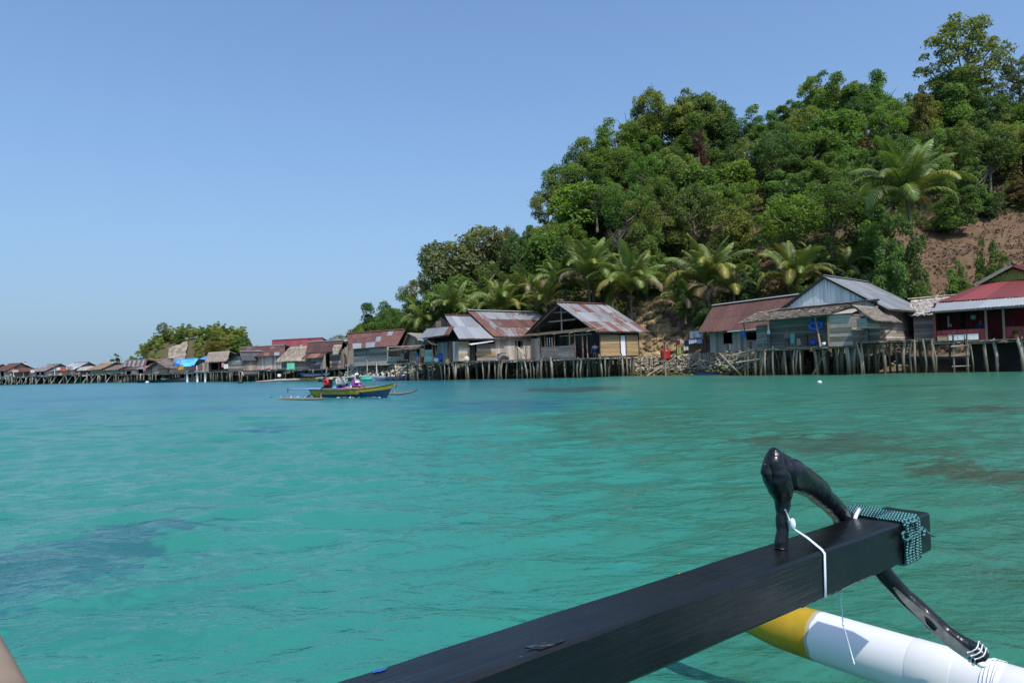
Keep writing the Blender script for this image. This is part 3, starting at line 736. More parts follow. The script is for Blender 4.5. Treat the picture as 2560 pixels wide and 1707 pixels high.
ga = np.cross(nr, RNG.normal(size=(m, 3))); ga /= np.linalg.norm(ga, axis=1)[:, None]; gb = np.cross(nr, ga)
gs = RNG.uniform(.28, .6, m)[:, None]
ume = npmesh('undergrowth', np.stack([gc - ga * gs * .5, gc + gb * gs * .25, gc + ga * gs * .5, gc - gb * gs * .25], 1).reshape(-1, 3), np.arange(m * 4).reshape(m, 4), LEAF)
attr_f(ume, 'tint', np.repeat(np.clip(RNG.beta(2, 3, m), 0, 1), 4))
tag(add('undergrowth', ume, color=(0.095, 0.140, 0.042)), kind='stuff')

# ------------------------------------------------------------------ coconut palms
def frond_mesh(seed, droop, L=4.0, dead=False):
    g = np.random.default_rng(seed); V = []; F = []; T = []
    n = 26; ang = R(62); p = np.array([0., 0., 0.]); P = [p.copy()]; D = []
    for i in range(n):
        t = i / n; a = ang - droop * (t ** 1.75)
        d = np.array([math.cos(a), 0, math.sin(a)]); p = p + d * L / n; P.append(p.copy()); D.append(d)
    D.append(D[-1])
    def q(a, b_, c, d, t):
        k = len(V); V.extend([a, b_, c, d]); F.append((k, k + 1, k + 2, k + 3)); T.extend([t] * 4)
    for i in range(n):
        w = .045 * (1 - i / n) + .008; s = np.array([0, w, 0]); up = np.array([0, 0, w * .8])
        q(P[i] - s, P[i + 1] - s, P[i + 1] + s, P[i] + s, .95); q(P[i] - s, P[i + 1] - s, P[i + 1] - up, P[i] - up, .7)
    M_ = 92
    for i in range(M_):
        t = .13 + .87 * i / M_; k = min(int(t * n), n - 1); f = t * n - k
        b0 = P[k] * (1 - f) + P[k + 1] * f; d = D[k]
        ll = .82 * math.sin(math.pi * min(1, .18 + t * .80)) ** .7 * L / 4.0
        for sd in (-1, 1):
            if g.random() < .04: continue
            sw = .55 + g.normal() * .06
            o = np.array([d[0] * sw, sd * .85, d[2] * sw]); o /= np.linalg.norm(o)
            hang = (.6 + .7 * g.random()) * (1.5 if dead else 1.0)
            m1 = b0 + o * ll * .5 + np.array([0, 0, -.06 * ll * hang * 2]); e = b0 + o * ll * .88 + np.array([0, 0, -ll * .42 * hang])
            wv = d * .021 * L / 4; tt = .25 + .5 * g.random() + (.2 if t > .8 else 0)
            q(b0 - wv, b0 + wv, m1 + wv * .8, m1 - wv * .8, tt); q(m1 - wv * .8, m1 + wv * .8, e + wv * .15, e - wv * .15, tt * .95)
    me = npmesh('frond', np.array(V), np.array(F), FROND); attr_f(me, 'tint', np.clip(T, 0, 1)); return me
FR = [frond_mesh(1, R(50)), frond_mesh(2, R(85)), frond_mesh(3, R(120)), frond_mesh(4, R(150)), frond_mesh(5, R(165), dead=True)]
nut = MB(); nut.ball((0, 0, 0), .13, 8, sc=(.85, .85, 1.1)); NUT = nut.mesh('coconut', paint('coconut_husk', (0.14, 0.16, 0.04)), True)
def palm(px, py, D, L, label, nfr=19, yellow=.2, seed=0, base=None, tilt=(0, 0)):
    g = random.Random(seed + 900); L *= 1.22; c = W(px, py, D)
    bx, by = (c.x + tilt[0], c.y + tilt[1]) if base is None else base
    gz = ground(bx, by)
    o = empty('coconut_palm', label, 'palm tree', (bx, by, gz), 0, 'coconut palms behind the village')
    top = Vector((c.x - bx, c.y - by, c.z - gz))
    b = MB(); pts = []; rad = []
    for i in range(9):
        t = i / 8; pts.append((top.x * t ** 1.5, top.y * t ** 1.5, -.5 + (top.z + .5) * t)); rad.append(.17 - .07 * t + (.08 if i == 0 else 0) + (.03 if i == 8 else 0))
    b.tube(pts, rad, 9); b.build('trunk', BARK, o, True)
    s = L / 4.0
    nfr = int(nfr * 1.35)
    for i in range(nfr):
        e = i / (nfr - 1)                                            # 0 = youngest, upright; 1 = oldest, hanging
        a = i * 2.39996 + g.uniform(-.25, .25)
        if e < .3: me = FR[0]; pit = g.uniform(.22, .42)
        elif e < .55: me = FR[1]; pit = g.uniform(.0, .25)
        elif e < .8: me = FR[2]; pit = g.uniform(-.25, .05)
        else: me = FR[3]; pit = g.uniform(-.45, -.1)
        col = (0.150, 0.205, 0.055); r = g.random()
        if e > .72 and r < yellow * 2.0: col = (0.21, 0.20, 0.045)
        elif r < yellow * .6: col = (0.17, 0.19, 0.04)
        if e > .93 and r < .5: col = (0.26, 0.20, 0.14); me = FR[4]
        v = g.uniform(.8, 1.25); l = s * g.uniform(.85, 1.1) * (.8 if e < .1 else 1)
        add('frond', me, o, tuple(top), rot=(g.uniform(-.35, .35), -pit, a), scale=(l, l, l), color=tuple(q * v for q in col))
    for i in range(g.randint(0, 5)):
        a = g.uniform(0, 6.28); add('coconut', NUT, o, (top.x + .25 * math.cos(a), top.y + .25 * math.sin(a), top.z - .25 - g.uniform(0, .2)))
    return o
palm(2267, 502, 58, 4.9, 'largest coconut palm, standing alone above the grey gabled roof', 23, .12, 1, base=(W(2296, 690, 58.5).x, 58.5))
palm(1986, 705, 62, 3.7, 'coconut palm with pale drooping fronds just left of the grey gabled roof', 17, .4, 2)
palm(2112, 688, 64.5, 2.7, 'small coconut palm peeking over the grey gable', 13, .3, 3)
palm(1868, 718, 68, 3.0, 'short yellowish coconut palm between two larger ones above the dark red shed', 12, .45, 4)
palm(1771, 718, 66.5, 4.6, 'coconut palm with wide fronds above the yellow cliff', 21, .35, 5)
palm(1577, 735, 68.5, 4.5, 'coconut palm right behind the open gabled house', 21, .2, 6)
palm(1472, 700, 71, 4.2, 'coconut palm with a hanging dead frond above the open gable', 20, .2, 7)
palm(1400, 722, 75, 3.9, 'yellow fringed coconut palm above the rust striped roof', 17, .3, 8)
palm(1253, 778, 76, 4.2, 'coconut palm with upright fronds behind the long rust striped roof', 17, .15, 9)
palm(1320, 735, 80, 3.2, 'coconut palm half hidden behind the two central ones', 13, .4, 14)
palm(1135, 778, 79, 3.6, 'coconut palm rising behind the hip roofed iron house', 16, .15, 10)
palm(1060, 815, 84, 3.3, 'low coconut palm behind the thatched stilt shack', 14, .15, 11)
palm(1700, 765, 67, 3.0, 'low coconut palm at the foot of the yellow cliff', 13, .3, 21)
palm(1530, 722, 76, 3.3, 'green coconut palm behind the gap of the two central palms', 15, .15, 22)
palm(1195, 795, 79, 3.0, 'small coconut palm between the hip roof and the long striped roof', 13, .2, 23)
palm(1365, 765, 73, 3.2, 'low coconut palm close behind the open gable ridge', 15, .25, 24)
palm(1835, 735, 65, 3.0, 'drooping coconut palm right behind the dark red roof', 14, .35, 25)
palm(1005, 835, 90, 3.0, 'leftmost low coconut palm behind the rust patched plank house', 13, .15, 26)
palm(2045, 715, 63, 2.8, 'coconut palm touching the grey gabled roof', 13, .3, 27)
palm(1940, 640, 67, 3.0, 'coconut palm on the slope above the dark red shed', 12, .4, 12)

# ------------------------------------------------------------------ building helpers
class Hut:
    """a frame standing at z0: x runs along its front, y away from the water, z up"""
    def __init__(s, name, label, cat, A, ex=None, B=None, z0=0.0, group=None):
        a = G(A[0], A[1], z0)
        if B is not None: b_ = G(B[0], B[1], z0); ex = Vector((b_.x - a.x, b_.y - a.y, 0)); s.L = ex.length
        ex = Vector((ex[0], ex[1], 0)).normalized(); s.rz = math.atan2(ex.y, ex.x)
        s.m = Matrix.Translation(a) @ Matrix.Rotation(s.rz, 4, 'Z'); s.inv = s.m.inverted(); s.z0 = z0
        s.e = empty(name, label, cat, a, s.rz, group)
        s.o = s.inv @ ORG
    def py(s, px, py, y=0.0):
        d = s.inv.to_3x3() @ ray(px, py); return s.o + d * ((y - s.o.y) / d.y)
    def px(s, px, py, x=0.0):
        d = s.inv.to_3x3() @ ray(px, py); return s.o + d * ((x - s.o.x) / d.x)
    def x(s, px, y=0.0): return s.py(px, 880, y).x
    def w(s, p): return s.m @ Vector(p)

PRND = random.Random(99)
def board(parent, a, b, wdt, thk, mat, name='plank', up=None, roll=0.0):
    """one board from a to b"""
    a = Vector(a); b = Vector(b); d = b - a; L = d.length
    if L < .03: return
    d.normalize(); up = Vector(up or (0, 0, 1)); sd = up.cross(d)
    if sd.length < 1e-3: sd = Vector((0, 1, 0)).cross(d)
    sd.normalize(); u = d.cross(sd)
    m = Matrix(((d.x * L, sd.x * thk, u.x * wdt, (a.x + b.x) / 2), (d.y * L, sd.y * thk, u.y * wdt, (a.y + b.y) / 2), (d.z * L, sd.z * thk, u.z * wdt, (a.z + b.z) / 2), (0, 0, 0, 1)))
    return add(name, unit_plank(mat), parent, mtx=m)
def wall(parent, p0, p1, z0, z1, mat, orient='h', w=0.2, holes=(), top=None, out=1, name='plank', mats=None, jit=1.0, back=True):
    """a boarded wall from p0 to p1 (x, y): every board its own piece, holes are (a0, a1, zb, zt) along the wall"""
    p0 = Vector((p0[0], p0[1], 0)); p1 = Vector((p1[0], p1[1], 0)); L = (p1 - p0).length; d = (p1 - p0) / L; nrm = Vector((d.y, -d.x, 0)) * out
    ev = lambda a, z: p0 + d * a + Vector((0, 0, z))
    mm = lambda: PRND.choice(mats) if mats else mat
    if orient == 'h':
        z = z0; hmax = z1 if top is None else max(top(0), top(L / 2), top(L))
        while z < hmax - .04:
            h = min(w * PRND.uniform(.85, 1.15), hmax - z); zc = z + h / 2
            lo, hi = 0.0, L
            if top is not None and zc > z1:
                xs = [L * i / 40 for i in range(41) if top(L * i / 40) > zc]
                if not xs: break
                lo, hi = xs[0], xs[-1]
            segs = [(lo, hi)]
            for a0, a1, zb, zt in holes:
                if zb < zc < zt:
                    n_ = []
                    for s0, s1 in segs:
                        if a1 <= s0 or a0 >= s1: n_.append((s0, s1)); continue
                        if a0 > s0: n_.append((s0, a0))
                        if a1 < s1: n_.append((a1, s1))
                    segs = n_
            for s0, s1 in segs:
                cuts = [s0]
                if s1 - s0 > 3.6: cuts.append(s0 + (s1 - s0) * PRND.uniform(.38, .62))
                cuts.append(s1)
                for c0, c1 in zip(cuts[:-1], cuts[1:]):
                    off = nrm * PRND.uniform(-.012, .012); j = PRND.uniform(-.012, .012) * jit
                    board(parent, ev(c0 + .004, zc + j) + off, ev(c1 - .004, zc - j) + off, h - PRND.uniform(.008, .022), .022, mm(), name)
            z += h
    else:
        a = 0.0
        while a < L - .03:
            h = min(w * PRND.uniform(.8, 1.2), L - a); ac = a + h / 2
            t = z1 if top is None else top(ac)
            segs = [(z0 - PRND.uniform(0, .05), t)]
            for a0, a1, zb, zt in holes:
                if a0 < ac < a1:
                    n_ = []
                    for s0, s1 in segs:
                        if zt <= s0 or zb >= s1: n_.append((s0, s1)); continue
                        if zb > s0: n_.append((s0, zb))
                        if zt < s1: n_.append((zt, s1))
                    segs = n_
            for s0, s1 in segs:
                if s1 - s0 > .05:
                    off = nrm * PRND.uniform(-.012, .012)
                    board(parent, ev(ac, s0) + off, ev(ac + PRND.uniform(-.01, .01), s1) + off, h - PRND.uniform(.006, .018), .022, mm(), name, up=d)
            a += h
    if back:                                                         # near-black sheet: the room's shade painted behind the gaps between boards
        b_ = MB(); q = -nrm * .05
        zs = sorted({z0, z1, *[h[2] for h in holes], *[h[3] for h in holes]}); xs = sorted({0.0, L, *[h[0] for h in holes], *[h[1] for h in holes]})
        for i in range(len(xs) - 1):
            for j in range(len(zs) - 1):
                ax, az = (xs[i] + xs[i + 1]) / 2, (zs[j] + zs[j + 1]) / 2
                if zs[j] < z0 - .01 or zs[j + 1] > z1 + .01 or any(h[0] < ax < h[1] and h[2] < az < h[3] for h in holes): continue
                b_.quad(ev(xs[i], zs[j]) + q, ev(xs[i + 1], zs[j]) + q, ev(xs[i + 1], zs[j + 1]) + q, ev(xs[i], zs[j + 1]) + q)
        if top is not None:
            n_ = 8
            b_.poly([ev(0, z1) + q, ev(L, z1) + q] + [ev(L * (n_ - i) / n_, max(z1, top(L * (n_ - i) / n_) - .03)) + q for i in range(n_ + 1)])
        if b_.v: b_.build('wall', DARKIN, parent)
def sheet_mesh(P00, P10, P11, P01, u0_, u1_, v0_, v1_, lift, mat, pitch=.15):
    bl = lambda u, v: (P00.lerp(P10, u)).lerp(P01.lerp(P11, u), v)
    wdt = (bl(u1_, v0_) - bl(u0_, v0_)).length; hgt = (bl(u0_, v1_) - bl(u0_, v0_)).length
    nrm = (P10 - P00).cross(P01 - P00)
    if nrm.length < 1e-6: nrm = (P10 - P00).cross(P11 - P00)
    nrm.normalize()
    if nrm.z < 0: nrm = -nrm
    n = max(4, int(wdt / pitch) * 2); V = []; F = []; UVs = []
    sag = PRND.uniform(0, .015)
    for j in range(3):
        v = v0_ + (v1_ - v0_) * j / 2
        for i in range(n + 1):
            u = u0_ + (u1_ - u0_) * i / n; p = bl(u, v) + nrm * (lift + (.032 if i % 2 else 0) - (sag if j == 1 else 0)); V.append(tuple(p)); UVs.append((wdt * i / n, hgt * j / 2))
    for j in range(2):
        for i in range(n): k = j * (n + 1) + i; F.append((k, k + 1, k + n + 2, k + n + 1))
    me = npmesh('roof_sheet', V, F, mat)
    uv = me.uv_layers.new(name='UVMap'); fl = []
    for f in F:
        for k in f: fl += UVs[k]
    uv.data.foreach_set('uv', fl); return me
def roof(parent, P, nu, nv, mat=None, colf=None, frame=WOODD, gone=()):
    """one slope of corrugated sheets, laid in columns and rows on battens; P = eave left, eave right, ridge right, ridge left"""
    P = [Vector(p) for p in P]; mat = mat or IRON
    b_ = MB()
    for j in range(nv + 2):
        v = j / (nv + 1); b_.bar(P[0].lerp(P[3], v) + Vector((0, 0, -.06)), P[1].lerp(P[2], v) + Vector((0, 0, -.06)), .06, .05)
    for i in range(4):
        u = .02 + .96 * i / 3; b_.bar(P[0].lerp(P[1], u) + Vector((0, 0, -.12)), P[3].lerp(P[2], u) + Vector((0, 0, -.12)), .06, .08)
    o = b_.build('roof', frame, parent)
    for i in range(nu):
        for j in range(nv):
            if (i, j) in gone: continue
            e = PRND.uniform(-.02, .035) if j == 0 else .03
            hg = max(.3, (P[3] - P[0]).length)
            r, t = colf(i, j) if colf else (.3, 1)
            me = sheet_mesh(P[0], P[1], P[2], P[3], i / nu - .004, (i + 1) / nu + .004, j / nv - e / hg, (j + 1) / nv, .012 + .012 * (nv - 0 - j) * -1 + .012 * nv + (.006 if i % 2 else 0), mat)
            add('roof_sheet', me, o, color=(max(0, min(1, r + PRND.uniform(-.06, .06))), t * PRND.uniform(.76, 1.18), 0))
    return o
def ridgecap(parent, a, b_, col=(.3, 1, 0), w=.22, mat=None):
    a = Vector(a); b_ = Vector(b_); d = (b_ - a).normalized(); s = d.cross(Vector((0, 0, 1))).normalized() * w; dn = Vector((0, 0, -.10)); up = Vector((0, 0, .06))
    m = MB(); m.quad(a + up, b_ + up, b_ + up + s + dn, a + up + s + dn); m.quad(b_ + up, a + up, a + up - s + dn, b_ + up - s + dn)
    me = m.mesh('ridge_cap', mat or IRON); uv = me.uv_layers.new(name='UVMap'); L = (b_ - a).length
    uv.data.foreach_set('uv', [0, 0, 0, L, .2, L, .2, 0] * 2); return add('ridge_cap', me, parent, color=col)
def thatch(parent, P, rows, col=(0.34, 0.275, 0.215), name='thatch', shag=.10, dens=26):
    """a slope of palm thatch: a layer of laths under overlapping courses of leaf strips"""
    P = [Vector(p) for p in P]
    nrm = (P[1] - P[0]).cross(P[3] - P[0]).normalized()
    if nrm.z < 0: nrm = -nrm
    bl = lambda u, v: (P[0].lerp(P[1], u)).lerp(P[3].lerp(P[2], u), v)
    V = []; F = []; C = []
    def q(pts, c):
        k = len(V); V.extend(tuple(p) for p in pts); F.append((k, k + 1, k + 2, k + 3)); C.extend([c] * 4)
    q([p - nrm * .07 for p in P], [x * .5 for x in col]); q([p - nrm * .01 for p in P], [x * .6 for x in col])
    for a, b_ in ((0, 1), (1, 2), (2, 3), (3, 0)): q([P[a] - nrm * .07, P[b_] - nrm * .07, P[b_] - nrm * .01, P[a] - nrm * .01], [x * .5 for x in col])
    L = (P[1] - P[0]).length; hgt = (P[3] - P[0]).length; step = hgt / rows
    g = random.Random(len(P) + int(L * 100))
    for r_ in range(rows + 1):
        n = int(L * dens); rowt = g.uniform(.85, 1.12)
        for i in range(n):
            u = (i + g.random()) / n; v1 = min(1.02, (r_ + .75) / rows + g.uniform(-.12, .12) / rows); v0 = v1 - (step * g.uniform(1.1, 1.75)) / hgt
            v0 = max(v0, -shag / hgt * g.uniform(.3, 1.6) * 1.4)
            wd = g.uniform(.02, .06) / L; du = g.uniform(-.07, .07) / L
            h0 = g.uniform(.015, .075); h1 = g.uniform(.0, .02)
            t = g.uniform(.55, 1.3) * rowt; yl = g.uniform(-.03, .05)
            c = [col[0] * t + yl * .5, col[1] * t + yl * .25, col[2] * t]
            q([bl(u + du - wd, v0) + nrm * h0, bl(u + du + wd, v0) + nrm * h0, bl(u + wd, v1) + nrm * h1, bl(u - wd, v1) + nrm * h1], [max(.02, x) for x in c])
    me = npmesh(name, V, F, THATCH); attr_c(me, 'col', C)
    return tag(add(name, me, parent), kind='stuff')
def frame_of(parent, p0, p1, a0, a1, zb, zt, mat=WOOD, out=1, name='window_frame', w=.06):
    """a frame round an opening in a wall"""
    p0 = Vector((p0[0], p0[1], 0)); p1 = Vector((p1[0], p1[1], 0)); d = (p1 - p0).normalized(); n = Vector((d.y, -d.x, 0)) * .02 * out
    b_ = MB(); e = lambda a, z: p0 + d * a + n + Vector((0, 0, z))
    for q, r_ in ((e(a0, zb), e(a1, zb)), (e(a0, zt), e(a1, zt)), (e(a0, zb + .03), e(a0, zt - .03)), (e(a1, zb + .03), e(a1, zt - .03))): b_.bar(q, r_, w, w)
    return b_.build(name, mat, parent)
def poles(parent, name, L, mat=POLE, r=.045, seed=0):
    """each pole of a list of (from, to) its own piece"""
    g = random.Random(seed)
    for a, b_ in L:
        a = Vector(a); b_ = Vector(b_); m_ = a.lerp(b_, .5) + Vector((g.uniform(-.03, .03), g.uniform(-.03, .03), 0))
        q = MB(); rr_ = r * g.uniform(.8, 1.25); q.tube([a, m_, b_], [rr_ * 1.1, rr_, rr_ * .85], 7); q.build(name, mat, parent, True)
# crooked piles, made once and shared
def pile_mesh(seed):
    g = random.Random(seed); b_ = MB(); pts = []; rad = []; r = g.uniform(.045, .10); bx = g.uniform(-.16, .16); by = g.uniform(-.16, .16)
    for i in range(7):
        t = i / 6; pts.append((bx * math.sin(t * 3.1) + g.uniform(-.015, .015), by * math.sin(t * 3.1) + g.uniform(-.015, .015), t)); rad.append(r * (1.12 - .25 * t) * g.uniform(.93, 1.07))
    b_.tube(pts, rad, 8); return b_.mesh('pile', PILE, True)
PILES = [pile_mesh(i) for i in range(9)]
def pile(parent, x, y, top, bot=-1.1, lean=0.05, fat=1.0):
    g = PRND; h = top - bot; lx, ly = g.uniform(-lean, lean), g.uniform(-lean, lean); f = g.uniform(.8, 1.25) * fat
    m = Matrix(((f, 0, lx * h, x - lx * h * .5), (0, f, ly * h, y - ly * h * .5), (0, 0, h, bot), (0, 0, 0, 1))) @ Matrix.Rotation(g.uniform(0, 6.28), 4, 'Z')
    return add('pile', g.choice(PILES), parent, mtx=m)
def pier(label, A, B, depth, z, gap=.55, rows=3, seed=0, boards=True, name='stilt_deck', fat=1.0, posts=(), bw=.17, rail=True):
    h = Hut(name, label, 'deck', A, B=B, z0=z); g = random.Random(seed + 40); L = h.L
    if boards:
        x = 0.0
        while x < L:
            w_ = bw * g.uniform(.8, 1.2); a = g.uniform(-.22, .05)
            board(h.e, (x + w_ / 2, a, -.02 + g.uniform(-.012, .012)), (x + w_ / 2 + g.uniform(-.02, .02), depth, -.02), w_ - .015, .03, WOOD, 'deck_board', up=(1, 0, 0)); x += w_
    if rail:
        n = max(1, int(L / 3.2)); xs = [L * i / n for i in range(n + 1)]
        for a, c in zip(xs[:-1], xs[1:]):
            for yy, zz in ((.05, -.11), (depth * .5, -.10), (depth - .1, -.11)):
                q = MB(); j = g.uniform(-.03, .03); q.tube([(a - .15, yy, zz + j), ((a + c) / 2, yy, zz), (c + .15, yy, zz - j)], [.055, .05, .05], 7); q.build('joist', WOOD, h.e, True)
    for r_ in range(rows):
        y = .08 + (depth - .3) * r_ / max(1, rows - 1); x = g.uniform(0, .25)
        while x < L:
            pile(h.e, x, y + g.uniform(-.25, .25), -.06 + (g.uniform(.0, .35) if r_ == 0 and g.random() < .2 else 0), -z - 1.0, .10, fat * (1.0 if r_ else 1.05)); x += gap * g.choice((.35, .8, 1.1, 1.5, 2.2)) * g.uniform(.8, 1.2)
    return h

# ------------------------------------------------------------------ village, right to left
grey = lambda i, j: (.22, 1.0)
# --- red house with veranda at the picture's right edge
h = Hut('stilt_house', 'red painted house with open veranda and red hip roof at the right edge', 'house', (2336, 43.6), (.77, -.63), z0=2.0); e = h.e; Lr = 9.5
for p in (2340, 2469, 2513):
    x = h.x(p); board(e, (x, 0, 0), (x, 0, 2.05), .12, .12, paint('red_post_%d' % p, (0.30, 0.05, 0.045) if p == 2340 else (0.22, 0.15, 0.10)), 'post', up=(1, 0, 0))
for x in (h.x(2513) + 3.2, Lr): board(e, (x, 0, 0), (x, 0, 2.05), .12, .12, WOODT, 'post', up=(1, 0, 0))
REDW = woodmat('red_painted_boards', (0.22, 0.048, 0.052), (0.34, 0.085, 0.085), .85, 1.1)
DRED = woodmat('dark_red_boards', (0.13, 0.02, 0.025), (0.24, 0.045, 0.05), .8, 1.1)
wall(e, (h.x(2340) + .07, .06), (h.x(2469) - .07, .06), .02, .66, REDW, 'v', .28)
wall(e, (h.x(2513) + .07, .06), (Lr, .06), .02, .70, REDW, 'v', .28)
x0_ = h.x(2340); xd0, xd1 = h.x(2474, 2.4), h.x(2512, 2.4)
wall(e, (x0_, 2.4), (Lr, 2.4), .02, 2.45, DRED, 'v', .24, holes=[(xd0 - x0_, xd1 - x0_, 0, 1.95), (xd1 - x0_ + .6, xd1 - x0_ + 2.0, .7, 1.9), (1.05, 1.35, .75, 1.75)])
b_ = MB(); b_.box(((xd0 + xd1) / 2, 2.46, 1.0), (xd1 - xd0 - .06, .04, 1.94)); b_.build('door', DRED, e)
wall(e, (x0_, .08), (x0_, 6.5), .02, 2.45, REDW, 'v', .26, out=-1)
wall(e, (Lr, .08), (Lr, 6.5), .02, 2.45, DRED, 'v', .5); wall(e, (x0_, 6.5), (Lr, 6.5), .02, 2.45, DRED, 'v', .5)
board(e, (x0_ - .2, -.02, 1.86), (Lr, -.02, 1.92), .14, .06, WHITEP, 'beam')
b_ = MB(); b_.quad((x0_, 0, .0), (Lr, 0, .0), (Lr, 6.5, 0), (x0_, 6.5, 0)); b_.build('floor_board', WOODD, e)
p0 = h.py(2311, 780.5, -.55); p1 = h.py(2560, 759.5, -.55); k = (p1.z - p0.z) / (p1.x - p0.x) * .25; zr = p0.z
roof(e, [(p0.x, -.55, zr), (Lr + .5, -.55, zr + .12), (Lr + .5, 1.0, zr + .62), (h.x(2352, 1.0), 1.0, zr + .60)], 11, 1, IRON, lambda i, j: (.16 + .1 * (i % 3 == 0), 1.45))
xl = h.x(2352, 1.0); xt = h.py(2462, 707, 3.0).x; zt = h.py(2462, 707, 3.0).z
roof(e, [(xl, .96, zr + .66), (Lr + .5, .96, zr + .66), (Lr - 1.6, 3.0, zt), (xt, 3.0, zt)], 12, 1, REDROOF, lambda i, j: (.12, 1.0))
roof(e, [(xl, 6.8, zr + .66), (xl, .98, zr + .66), (xt, 3.0, zt), (xt, 4.8, zt)], 6, 1, REDROOF, lambda i, j: (.12, .8))
pk = h.py(2531, 661, 2.7); hb = pk.x - xt + .55
roof(e, [(pk.x - hb, 2.7, zt - .12), (pk.x - hb, 6.0, zt - .12), (pk.x, 6.0, pk.z), (pk.x, 2.7, pk.z)], 4, 1, IRON, lambda i, j: (.45, .45))
roof(e, [(pk.x + hb, 6.0, zt - .12), (pk.x + hb, 2.7, zt - .12), (pk.x, 2.7, pk.z), (pk.x, 6.0, pk.z)], 4, 1, IRON, lambda i, j: (.2, 1.2))
board(e, (pk.x - hb, 2.66, zt - .14), (pk.x, 2.66, pk.z - .02), .2, .04, WOOD, 'barge_board'); board(e, (pk.x + hb, 2.66, zt - .14), (pk.x, 2.66, pk.z - .02), .2, .04, REDW, 'barge_board')
yel = plain('yellow_boards', (0.36, 0.30, 0.06)); wall(e, (pk.x - hb + .3, 3.3), (pk.x + hb - .3, 3.3), zt - .1, zt - .1, yel, 'v', .2, top=lambda a: zt - .1 + (pk.z - zt) * max(0.02, (1 - abs(a - hb + .3) / hb) - .12), back=False)
ridgecap(e, (pk.x, 2.6, pk.z + .03), (pk.x, 6.0, pk.z + .03))
q = h.py(2433, 793, 2.33); b_ = MB(); b_.tube([(q.x, 2.33, q.z), (q.x, 2.30, q.z)], .16, 18); b_.ball((q.x, 2.31, q.z), .09, 8, 1, (1, .2, 1))
tag(add('wall_plate', b_.mesh('wall_plate', [paint('pale_green', (0.33, 0.55, 0.42)), WHITEP]), loc=h.w((0, 0, 0)), rot=(0, 0, h.rz)), 'pale green round plate hanging on the red veranda wall', 'wall plate')
b_ = MB(); q = h.py(2371, 804, 2.34); b_.box((q.x, 2.34, q.z), (.09, .02, .75)); q = h.py(2377, 813, 2.34); b_.box((q.x, 2.34, q.z), (.1, .02, .2))
tag(add('wall_poster', b_.mesh('wall_poster', WHITEP), loc=h.w((0, 0, 0)), rot=(0, 0, h.rz)), 'narrow white hanging on the dark veranda wall of the red house', 'wall hanging')
RH = h
for i, (a, c, t, m_) in enumerate(((2345, 2372, 840, WOODT), (2373, 2413, 838, WHITEP), (2414, 2448, 835.5, WHITEP))):
    y = -.42; z = h.py((a + c) / 2, t, y).z; x0, x1 = h.x(a, y), h.x(c, y)
    o = empty('fish_crate', ['tan wooden crate at the left end of the veranda deck', 'white crate with a red mark on the veranda deck', 'white crate next to the ladder top on the veranda deck'][i], 'crate', h.w((x0, y, 0)), h.rz)
    b_ = MB(); w_ = x1 - x0 - .03; hh_ = z - .0
    for p, d in (((w_ / 2, 0, hh_ / 2), (w_, .03, hh_)), ((w_ / 2, .4, hh_ / 2), (w_, .03, hh_)), ((.015, .2, hh_ / 2), (.03, .37, hh_)), ((w_ - .015, .2, hh_ / 2), (.03, .37, hh_)), ((w_ / 2, .2, .02), (w_ - .06, .37, .04))): b_.box(p, d)
    b_.build('box', m_, o); b_ = MB(); b_.box((w_ / 2, .2, hh_ + .012), (w_ + .03, .46, .024)); b_.build('lid', m_, o)
    if i == 1: b_ = MB(); b_.box((w_ * .6, -.018, hh_ * .5), (.03, .006, .12)); b_.build('mark', paint('red_mark', (0.4, 0.05, 0.05)), o)
o = empty('ladder', 'pole ladder leaning from the water up to the veranda deck of the red house', 'ladder', h.w((h.x(2384, -.75), -.75, -2)), h.rz)
dx = h.x(2418, -.75) - h.x(2384, -.75)
poles(o, 'rail', [((0, -.1, -.9), (0, .12, 2.42)), ((dx, -.1, -.9), (dx, .12, 2.44))], PILE, .06, 3)
poles(o, 'rung', [((-.12, -.02, z), (dx + .12, -.02, z + .02)) for z in (.38, 1.02, 1.62)], WOOD, .04, 4)
b_ = MB(); x0 = h.x(2424, .5); b_.box(((x0 + 14) / 2, 2.8, -1.22), (14 - x0, 4.6, 1.95)); tag(add('foundation_wall', b_.mesh('foundation_wall', plain('black_stained_concrete', (0.018, 0.018, 0.016), .9, var=.6, scale=1.6, bmp=.4)), loc=h.w((0, 0, 0)), rot=(0, 0, h.rz)), 'black stained concrete foundation under the red house', 'foundation')
pl = empty('potted_plant', 'small potted plant on the veranda deck at the right edge', 'plant', h.w((h.x(2543, -.25), -.25, 0)))
b_ = MB(); b_.lathe([(.001, 0), (.10, 0), (.14, .2), (.12, .2)], n=10); b_.build('pot', paint('clay', (0.2, 0.08, 0.05)), pl)
add('foliage', crown_mesh('plant_leaves', 5, [((0, 0, .32), .2), ((.1, .05, .4), .14)], 120, (.08, .16)), pl, color=(.05, .11, .03))
pier('weathered deck on stilts in front of the red house', (2330, 43.4), (2690, 38.6), 5.0, 1.97, .75, 2, 1)
